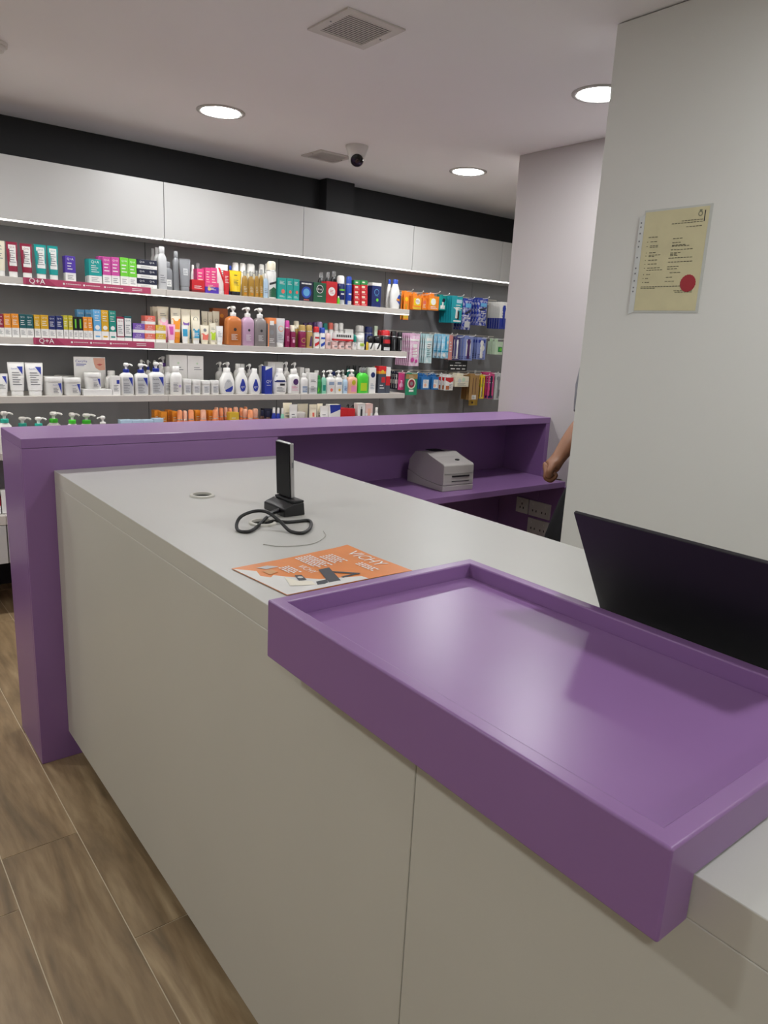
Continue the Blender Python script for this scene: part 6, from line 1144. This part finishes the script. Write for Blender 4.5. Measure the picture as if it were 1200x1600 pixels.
# ================================================================== CERTIFICATE
WX = 2.104
cy0, cy1, cz0, cz1 = 1.197, 1.405, 1.668, 1.960
t = thing('certificate', (WX, cy1, cz0), 'cream certificate with red seal in a punched plastic sleeve on the partition', 'certificate')
box('sleeve_sheet', -0.0016, -0.0006, -0.2165, 0.004, -0.006, 0.298, M('c6c8c2', 'plastic'), t)
box('paper', -0.0024, -0.0018, -0.208, 0.0, 0.0, 0.292, M('d3cba2', 'card'), t)
prism('punched_strip', [(-0.0022, 0.001, -0.004), (-0.0050, 0.0175, -0.012), (-0.0050, 0.0175, 0.280), (-0.0022, 0.001, 0.286)], (0.0006, 0, 0), M('d4d6d4', 'plastic'), t)
cp = lambda a, b: (-0.0030, -a * 0.208, b * 0.292)
sh = []
rows_ = [(.10, .26, .745), (.14, .26, .70), (.50, .66, .715), (.14, .28, .66), (.14, .28, .645), (.50, .64, .675), (.50, .72, .65), (.50, .78, .64), (.14, .26, .59), (.49, .84, .605), (.14, .34, .565), (.14, .24, .552), (.49, .66, .575), (.49, .60, .562), (.49, .62, .548), (.14, .30, .515), (.47, .85, .525), (.14, .30, .475), (.47, .86, .485), (.14, .36, .435), (.13, .40, .413), (.47, .66, .44), (.47, .64, .418), (.52, .70, .38), (.14, .21, .37), (.13, .18, .33), (.13, .21, .29), (.47, .58, .335), (.46, .62, .295), (.07, .92, .245), (.07, .32, .23), (.62, .92, .20), (.64, .92, .185), (.60, .93, .88), (.45, .93, .86), (.68, .93, .82)]
for a, b, z in rows_:
    n = max(2, int((b - a) / .045)); st = (b - a) / n
    for q in range(n):
        sh.append(('r', a + q * st, a + q * st + st * .8, z - .0032, z + .0032))
for z in (.70, .655, .59, .56, .515, .475, .435, .37, .33, .29):
    sh.append(('r', .085, .10, z - .003, z + .003))
flat_print('lettering', sh, cp, M('5a5544', 'ink'), t)
flat_print('rule_mark', [('r', .935, .95, .86, .965)], cp, M('dark', 'ink'), t)
flat_print('crest', [('p', disc_pts(.875, .935, .036, .026, 14)), ('r', .855, .895, .955, .975)], cp, M('8a8a70', 'ink'), t)
flat_print('crest_inner', [('p', disc_pts(.875, .935, .02, .015, 12))], lambda a, b: (-0.0034, -a * 0.208, b * 0.292), M('d3cba2', 'ink'), t)
bm = bmesh.new()
sc = Vector((0, -0.172, 0.079))
va = []; vb = []
for k in range(40):
    r = 0.0255 * (1.0 if k % 2 else 0.955); a = 2 * math.pi * k / 40
    va.append(bm.verts.new((-0.0026, sc.y + r * math.cos(a), sc.z + r * math.sin(a)))); vb.append(bm.verts.new((-0.0038, sc.y + r * .97 * math.cos(a), sc.z + r * .97 * math.sin(a))))
bm.faces.new(vb)
for k in range(40):
    bm.faces.new((va[k], va[(k + 1) % 40], vb[(k + 1) % 40], vb[k]))
done(bm, 'red_seal', M('a52530', 'card'), t)
flat_print('punch_holes', [('p', disc_pts(0.0095, z, .0026, .0026, 10)) for z in (.262, .25, .231, .208, .192, .16, .128, .112, .09, .07, .058)], lambda a, b: (-0.0056 + (a - .0095) * -.1, a, b), M('grey', 'ink'), t)

# ================================================================== THINGS ON THE COUNTER
# handheld terminal standing in a charging dock
t = thing('charging_dock', (0.973, 1.64, ZC), 'black charging dock with upright handheld device on the white counter', 'dock')
prism('dock_body', [(0, 0, 0), (0.066, 0, 0), (0.062, 0, 0.036), (0.03, 0, 0.034), (0.012, 0, 0.026), (0.0, 0, 0.022)], (0, 0.112, 0), M_BLACKPL, t, 0.003)
box('cradle_lip', 0.03, 0.064, 0.004, 0.104, 0.0345, 0.041, M_BLACKPL, t, 0.002, 2)
d = thing('handheld_device', (1.020, 1.712, ZC + 0.0415), 'tall black handheld device with silver edge standing in the dock', 'device')
d.rotation_euler = (0.0, math.radians(-2.5), 0.0)
box('case', -0.006, 0.006, -0.038, 0.038, 0.0, 0.152, M('b5b3b4', 'metal'), d, 0.003, 3)
box('screen_glass', -0.0085, -0.0062, -0.0365, 0.0365, 0.001, 0.150, M_SCREEN, d, 0.001, 2)
box('side_key', -0.002, 0.002, -0.0392, -0.0381, 0.085, 0.1, M('steel', 'metal'), d)
# cable from dock to grommet
cz = ZC + 0.0042
path = [(0.972, 1.668, ZC + 0.014), (0.95, 1.66, ZC + 0.012), (0.915, 1.633, cz + 0.004), (0.853, 1.572, cz), (0.815, 1.544, cz), (0.800, 1.566, cz), (0.809, 1.592, cz + 0.010), (0.831, 1.609, cz + 0.023), (0.868, 1.612, cz + 0.031), (0.892, 1.590, cz + 0.031), (0.905, 1.548, cz + 0.016), (0.908, 1.503, cz + 0.001), (0.924, 1.474, cz), (0.96, 1.495, cz), (0.996, 1.542, cz), (1.006, 1.572, cz), (0.975, 1.577, cz), (0.945, 1.583, cz), (0.918, 1.602, cz + 0.002), (0.897, 1.612, cz - 0.012), (0.893, 1.612, cz - 0.035)]
c = thing('charging_cable', (0.95, 1.66, ZC), 'looped black cable from the dock into the counter grommet', 'cable')
def rel(ps, o): return [(p[0] - o[0], p[1] - o[1], p[2] - o[2]) for p in ps]
tube('cord', rel(spline(path, 6), (0.95, 1.66, ZC)), 0.0043, M_RUBBER, c, 10)
tube('plug', rel([(0.9735, 1.669, ZC + 0.014), (0.945, 1.657, ZC + 0.012), (0.935, 1.65, ZC + 0.011)], (0.95, 1.66, ZC)), 0.0062, M_BLACKPL, c, 10)
tube('ferrule', rel([(0.927, 1.642, ZC + 0.0095), (0.917, 1.634, ZC + 0.0085)], (0.95, 1.66, ZC)), 0.0046, M('silver', 'metal'), c, 10)
# thin pale wire lying beside it
w = thing('white_wire', (0.9, 1.45, ZC), 'thin pale wire lying in an arc on the white counter', 'wire')
tube('wire', rel(spline([(0.800, 1.47, ZC + .0014), (0.795, 1.50, ZC + .0014), (0.82, 1.515, ZC + .0014), (0.80, 1.44, ZC + .0014), (0.83, 1.405, ZC + .0014), (0.90, 1.39, ZC + .0014), (0.965, 1.43, ZC + .0014), (0.99, 1.475, ZC + .0014)][3:], 8), (0.9, 1.45, ZC)), 0.0011, M('b9b7b0'), w, 6)

# flyer
f = thing('flyer', (0.8, 1.2, ZC), 'orange and white cosmetics flyer lying on the white counter by the tray', 'flyer')
A, B, Cc, D = (0.655, 1.312), (0.673, 1.118), (0.982, 1.118), (0.966, 1.337)
def fz(x, y):
    return ZC + 0.0009 + 0.004 * max(0, (x - 0.9) / 0.08) ** 2 * max(0, (y - 1.25) / 0.08) + 0.0006 * math.sin(x * 30) + 0.0006
bm = bmesh.new()
NU, NV = 14, 10
gt = []
for i in range(NU + 1):
    rowv = []
    for j in range(NV + 1):
        u, v = i / NU, j / NV
        x = (A[0] * (1 - u) + D[0] * u) * (1 - v) + (B[0] * (1 - u) + Cc[0] * u) * v
        y = (A[1] * (1 - u) + D[1] * u) * (1 - v) + (B[1] * (1 - u) + Cc[1] * u) * v
        rowv.append(bm.verts.new((x - 0.8, y - 1.2, fz(x, y) - ZC)))
    gt.append(rowv)
for i in range(NU):
    for j in range(NV):
        bm.faces.new((gt[i][j], gt[i + 1][j], gt[i + 1][j + 1], gt[i][j + 1]))
r = bmesh.ops.extrude_face_region(bm, geom=bm.faces[:])
for e in r['geom']:
    if isinstance(e, bmesh.types.BMVert):
        e.co.z -= 0.0005
done(bm, 'sheet', M('db8136', 'card'), f, True)
def fm(k): return lambda a, b: (a - 0.8, b - 1.2, fz(a, b) - ZC + 0.0004 * k)
def strip_poly(pts, n=1): return ('p', pts)
flat_print('white_area', [('p', [(0.6565, 1.308), (0.674, 1.289), (0.691, 1.271), (0.683, 1.240), (0.697, 1.222), (0.708, 1.232), (0.726, 1.213), (0.778, 1.167), (0.862, 1.139), (0.866, 1.119), (0.674, 1.119)])], fm(1), M('d8d6d2', 'ink'), f)
flat_print('pale_motif', [('p', [(0.699, 1.289), (0.728, 1.293), (0.747, 1.276), (0.715, 1.272)])], fm(2), M('b9b6b6', 'ink'), f)
flat_print('dark_strap', [('p', [(0.808, 1.218), (0.835, 1.218), (0.806, 1.127), (0.779, 1.132)]), ('p', [(0.821, 1.200), (0.871, 1.154), (0.864, 1.150), (0.821, 1.190)]), ('p', [(0.871, 1.154), (0.822, 1.148), (0.822, 1.156), (0.86, 1.159)]), ('p', [(0.745, 1.211), (0.759, 1.206), (0.752, 1.175), (0.735, 1.177)]), ('p', [(0.762, 1.156), (0.788, 1.158), (0.779, 1.135), (0.754, 1.138)])], fm(3), M('30343c', 'ink'), f)
flat_print('card_motif', [('p', [(0.722, 1.211), (0.733, 1.178), (0.757, 1.163), (0.752, 1.141), (0.704, 1.158)])], fm(2.5), M('e6e0cf', 'ink'), f)
flat_print('gold_motif', [('p', [(0.7, 1.262), (0.722, 1.268), (0.726, 1.245), (0.703, 1.236)])], fm(2.5), M('c9925c', 'ink'), f)
flat_print('dial_motif', [('p', disc_pts(0.748, 1.193, 0.006, 0.006, 14))], fm(4), M('c9c6c0', 'ink'), f)
dr = Vector((0.06, -1.0)).normalized(); up = Vector((dr.y * -1, dr.x))
def tm(ox, oy, k):
    g = fm(k)
    def mp(s, q):
        p = Vector((ox, oy)) + dr * s + up * q
        return g(p.x, p.y)
    return mp
flat_print('title', [('t', 'VICHY', 0, 0, 0.112, 0.135)], tm(0.945, 1.232, 3), M('white', 'ink'), f)
sh = []
def para(s0, q0, wd, n, lh, t0):
    for i in range(n):
        ww = wd * (1 if i % 2 == 0 else .85); k = max(3, int(ww / .009)); st = ww / k
        for j in range(k):
            sh.append(('r', s0 + j * st, s0 + j * st + st * (.82 if (i + j) % 3 else .6), q0 - i * lh - .0022, q0 - i * lh + .0022))
TT = None
para(-0.025, -0.025, 0.06, 5, 0.008, TT)
flat_print('copy', list(sh), tm(0.918, 1.27, 3), M('white', 'ink'), f); sh.clear()
para(0, 0, 0.085, 6, 0.0075, TT)
flat_print('copy', list(sh), tm(0.845, 1.312, 3), M('white', 'ink'), f); sh.clear()
para(0, 0, 0.06, 3, 0.008, TT)
flat_print('copy', list(sh), tm(0.915, 1.212, 3), M('white', 'ink'), f); sh.clear()
para(0, 0, 0.05, 4, 0.0075, TT)
flat_print('copy', list(sh), tm(0.765, 1.27, 3), M('white', 'ink'), f)
flat_print('subtitle', [('t', 'VICHY', 0, 0, 0.055, 0.07)], tm(0.79, 1.232, 3), M('white', 'ink'), f)

# laptop seen from behind its lid
lx, ly, LW = 1.117, 0.735, 0.37
t = thing('laptop', (lx, ly, ZC), 'open black laptop, lid back facing the tray, on the white counter', 'laptop')
box('base', -0.006, 0.24, -LW, 0.0, 0.0005, 0.013, M_LIDBK, t, 0.003, 2)
box('keyboard', 0.05, 0.15, -LW + 0.02, -0.02, 0.0132, 0.0150, M_BLACKPL, t, 0.0005, 1)
lid = bpy.data.objects.new('lid', None); COL.objects.link(lid); lid.parent = t; lid.location = (0, 0, 0.0145); lid.rotation_euler = (0, math.radians(-30), 0)
box('lid_shell', -0.004, 0.003, -LW, 0.0, 0.0, 0.23, M_LIDBK, lid, 0.0015, 2)
box('screen', 0.0032, 0.0042, -LW + 0.006, -0.006, 0.012, 0.222, M('black', 'gloss'), lid, 0.0003, 1)
tube('hinge', [(0, -LW + 0.03, 0.0142), (0, -0.03, 0.0142)], 0.004, M_BLACKPL, t, 10)

# ================================================================== LABEL PRINTER
t = thing('label_printer', (2.309, 2.449, 0.85), 'grey desktop label printer on the purple desk shelf', 'printer', None)
t.rotation_euler = (0, 0, math.radians(-4))
PWD = 0.188
prism('base', [(0, 0.002, 0.0005), (0, 0.286, 0.0005), (0, 0.288, 0.06), (0, 0.262, 0.058), (0, 0.17, 0.036), (0, 0.06, 0.0285), (0, 0.0, 0.028)], (PWD, 0, 0), M_PRINTER, t, 0.003)
prism('cover', [(0.002, 0.0, 0.0295), (0.002, 0.06, 0.030), (0.002, 0.17, 0.0375), (0.002, 0.262, 0.0595), (0.002, 0.288, 0.0615), (0.002, 0.280, 0.115), (0.002, 0.235, 0.160), (0.002, 0.14, 0.168), (0.002, 0.105, 0.150), (0.002, 0.012, 0.131), (0.002, 0.002, 0.124)], (PWD - 0.004, 0, 0), M_PRINTER, t, 0.004)
box('front_seam', 0.006, PWD - 0.006, -0.0006, 0.0006, 0.0835, 0.0845, M('grey', 'plastic'), t)
box('label_slot', 0.052, 0.158, -0.0025, 0.001, 0.068, 0.075, M('black', 'matte'), t)
box('tear_slot', 0.052, 0.158, -0.0015, 0.001, 0.046, 0.049, M('dark', 'matte'), t)
bm = bmesh.new(); bmesh.ops.create_cone(bm, cap_ends=True, segments=16, radius1=.009, radius2=.008, depth=.004); bmesh.ops.scale(bm, vec=(1.5, 1, 1), verts=bm.verts); bm.transform(Matrix.Translation((0.12, 0.052, 0.1408)) @ Matrix.Rotation(math.radians(11.5), 4, 'X'))
done(bm, 'feed_button', M('dark'), t)
box('top_vent', 0.06, 0.13, 0.15, 0.23, 0.1655, 0.1672, M('black', 'matte'), t)

# ================================================================== PERSON behind the partition
M_SKIN = surf('skin', '8c6046', 0.5, 0.05, 12, 0.06, 150)
def skinned(name, verts, edges, mat, parent, root=0, sub=2):
    me = bpy.data.meshes.new(name)
    me.from_pydata([v[:3] for v in verts], edges, [])
    o = link(name, me, mat, parent)
    o.modifiers.new('skin', 'SKIN')
    if not me.skin_vertices:
        bpy.context.view_layer.objects.active = o
    sv = me.skin_vertices[0].data
    for i, v in enumerate(verts):
        r = v[3]
        sv[i].radius = (r, v[4] if len(v) > 4 else r)
        sv[i].use_root = (i == root)
    o.modifiers['skin'].use_smooth_shade = True
    s = o.modifiers.new('sub', 'SUBSURF'); s.levels = sub; s.render_levels = sub
    return o
px, py = 2.90, 1.97
per = thing('person', (px, py, 0), 'person in grey shirt and black trousers, mostly hidden behind the partition, fist forward', 'person')
V, E = [], []
def add(v, prev=None):
    V.append((v[0] - px, v[1] - py, v[2], *v[3:])); i = len(V) - 1
    if prev is not None: E.append((prev, i))
    return i
pel = add((2.90, 1.97, 0.97, .10, .13))
sp = add((2.90, 1.97, 1.20, .09, .125), pel); chs = add((2.91, 1.97, 1.40, .09, .13), sp); nk = add((2.90, 1.97, 1.50, .052), chs)
nk2 = add((2.885, 1.97, 1.56, .052), nk); hd = add((2.875, 1.97, 1.63, .078, .07), nk2); ht = add((2.885, 1.97, 1.70, .082, .072), hd); htt = add((2.89, 1.97, 1.745, .05), ht)
# visible right arm
sh1 = add((2.92, 2.13, 1.44, .058), chs); el = add((2.872, 2.10, 1.225, .043), sh1); fa = add((2.80, 2.10, 1.15, .050), el); fa2 = add((2.735, 2.10, 1.085, .042), fa); wr = add((2.694, 2.10, 1.042, .032, .034), fa2)
a_ = Vector((.78, -.62, 0))                       # fist: forward F, curl C, thumb side N
Fd = Vector((-.39, .31, -.86)); Cd = Vector((.67, -.53, -.50)); Nd = Vector((-.62, -.78, 0))
Wp = Vector((2.690, 2.10, 1.040))
def addv(p, r, prev, r2=None): return add((p.x, p.y, p.z, r) if r2 is None else (p.x, p.y, p.z, r, r2), prev)
pm1 = addv(Wp + Fd * .030 - Cd * .006, .034, wr, .042)
pm2 = addv(Wp + Fd * .060 - Cd * .004, .036, pm1, .046)
for i in range(4):
    s_ = (1.0, 1.06, 1.0, .85)[i]
    K = Wp + Fd * .076 + Nd * (.036 - .024 * i) + Cd * (-.018 + .008 * i)
    k0 = addv(K, .0132, pm2)
    k1 = addv(K + Fd * .026 * s_ + Cd * .012, .0124, k0)
    k2 = addv(K + Fd * .022 * s_ + Cd * .040 * s_, .0120, k1)
    k3 = addv(K - Fd * .012 * s_ + Cd * .046 * s_, .0114, k2)
    k4 = addv(K - Fd * .016 * s_ + Cd * .022, .0105, k3)
t0 = addv(Wp + Fd * .036 + Nd * .038 - Cd * .012, .0180, pm1)
t1 = addv(Wp + Fd * .066 + Nd * .056 - Cd * .014, .0158, t0)
t2 = addv(Wp + Fd * .094 + Nd * .052 + Cd * .004, .0130, t1)
# left arm, hanging
sl = add((2.92, 1.81, 1.44, .058), chs); le = add((2.95, 1.76, 1.16, .043), sl); lw = add((2.90, 1.75, .92, .028), le); lh = add((2.89, 1.755, .86, .022, .036), lw)
for i in range(4):
    b = (2.865 + i * .018, 1.757, .82)
    q0 = add((b[0], b[1], b[2], .0098), lh); q1 = add((b[0] - .004, b[1] + .008, b[2] - .035, .009), q0); q2 = add((b[0] - .002, b[1] + .02, b[2] - .06, .008), q1)
q = add((2.85, 1.77, .86, .011), lw); q = add((2.84, 1.785, .83, .0095), q)
# legs
hr = add((2.87, 2.055, .90, .085), pel); kr = add((2.765, 2.085, .52, .058), hr); ar = add((2.80, 2.085, .10, .04), kr); fr_ = add((2.70, 2.09, .045, .034), ar)
hl = add((2.91, 1.885, .90, .085), pel); kl = add((2.90, 1.87, .50, .058), hl); al = add((2.94, 1.87, .10, .04), kl); fl_ = add((2.84, 1.86, .045, .034), al)
skinned('body', V, E, M_SKIN, per, 0, 2)
M_SHIRT = surf('shirt_grey', '77777c', 0.9, 0.08, 40, 0.2, 300)
M_TROU = surf('trousers_black', '141416', 0.9, 0.1, 30, 0.2, 300)
loft('shirt', [(.875, .128, .178, 2.3), (.89, .132, .182, 2.3), (1.0, .128, .172, 2.3), (1.15, .124, .168, 2.3), (1.32, .130, .182, 2.3), (1.40, .122, .192, 2.3), (1.455, .105, .178, 2.2), (1.485, .085, .125, 2), (1.50, .064, .075, 2), (1.51, .058, .064, 2)], M_SHIRT, per, 28, (2.905 - px, 0, 0))
def sleeve(pts, nm_='sleeve', mt_=None):
    mt_ = mt_ or M_SHIRT
    bm = bmesh.new()
    prev = None
    P = [Vector(p[:3]) - Vector((px, py, 0)) for p in pts]
    for i, p in enumerate(P):
        d_ = (P[min(i + 1, len(P) - 1)] - P[max(i - 1, 0)]).normalized(); n_ = d_.orthogonal().normalized(); b_ = d_.cross(n_)
        cur = [bm.verts.new(p + (n_ * math.cos(k * math.pi / 10) + b_ * math.sin(k * math.pi / 10)) * pts[i][3]) for k in range(20)]
        if prev:
            for k in range(20): bm.faces.new((prev[k], prev[(k + 1) % 20], cur[(k + 1) % 20], cur[k]))
        else: bm.faces.new(cur)
        prev = cur
    bm.faces.new(prev)
    return done(bm, nm_, mt_, per, True)
sleeve([(2.91, 2.04, 1.452, .062), (2.915, 2.09, 1.462, .066), (2.92, 2.125, 1.44, .070), (2.905, 2.125, 1.37, .068), (2.885, 2.112, 1.285, .064), (2.878, 2.106, 1.255, .062)])
sleeve([(2.91, 1.90, 1.452, .062), (2.915, 1.85, 1.462, .066), (2.92, 1.815, 1.44, .070), (2.93, 1.795, 1.36, .068), (2.942, 1.778, 1.26, .062), (2.946, 1.772, 1.23, .060)])
loft('trouser_seat', [(.80, .112, .150, 2.4), (.86, .120, .166, 2.4), (.93, .118, .164, 2.4), (1.0, .112, .155, 2.4)], M_TROU, per, 26, (2.898 - px, 0, 0))
sleeve([(2.872, 2.05, .90, .092), (2.835, 2.06, .80, .100), (2.775, 2.08, .64, .094), (2.765, 2.085, .52, .084), (2.79, 2.085, .25, .070), (2.80, 2.085, .085, .066)], 'trouser_leg', M_TROU)
sleeve([(2.905, 1.89, .90, .092), (2.905, 1.88, .80, .098), (2.90, 1.872, .60, .088), (2.90, 1.87, .50, .082), (2.93, 1.87, .25, .070), (2.94, 1.87, .085, .066)], 'trouser_leg', M_TROU)
for (fx, fy) in ((2.76, 2.088), (2.90, 1.865)):
    loft('shoe', [(0.001, .135, .046, 2.4), (.03, .138, .048, 2.4), (.055, .115, .045, 2.2, .02, 0), (.085, .06, .042, 2, .06, 0)], M_BLACKPL, per, 20, (fx - px, fy - py, 0))
# head details
loft('hair', [(1.60, .055, .078, 2, .045, 0), (1.66, .085, .084, 2, .025, 0), (1.72, .093, .086, 2, .012, 0), (1.775, .082, .076, 2, .006, 0), (1.80, .04, .04, 2, .01, 0)], M('2a1f1a', 'cloth'), per, 22, (2.885 - px, 0, 0))
for s in (-1, 1):
    loft('ear', [(1.61, .006, .004, 2), (1.63, .016, .008, 2), (1.655, .018, .009, 2), (1.668, .008, .005, 2)], M_SKIN, per, 10, (2.885 - px, s * .078, 0))
    bm = bmesh.new(); bmesh.ops.create_uvsphere(bm, u_segments=10, v_segments=8, radius=.0105); done(bm, 'eye', M('white', 'gloss'), per, True, (2.827 - px, s * .028, 1.655))
    bm = bmesh.new(); bmesh.ops.create_uvsphere(bm, u_segments=10, v_segments=8, radius=.0055); done(bm, 'iris', M('brown', 'gloss'), per, True, (2.8205 - px, s * .028, 1.655))
    box('eyebrow', 2.8085 - px, 2.816 - px, s * .028 - .016, s * .028 + .016, 1.676, 1.681, M('2a1f1a', 'cloth'), per, .002, 2)
loft('nose', [(1.605, .006, .014, 2), (1.612, .018, .015, 2), (1.65, .008, .009, 2)], M_SKIN, per, 10, (2.797 - px, 0, 0))
loft('lips', [(1.578, .004, .018, 2), (1.584, .008, .024, 2), (1.592, .004, .02, 2)], M('8f5247', 'matte'), per, 10, (2.802 - px, 0, 0))
pn = thing('pen', (2.672, 2.112, 0.948), 'thin dark pen held in the fist by the desk shelf', 'pen')
tube('barrel', [(-.025, .020, .004), (.035, -.028, -.003)], .0028, M('brown'), pn, 8)
tube('nib', [(.035, -.028, -.003), (.041, -.0328, -.0037)], .0014, M('dark'), pn, 8)
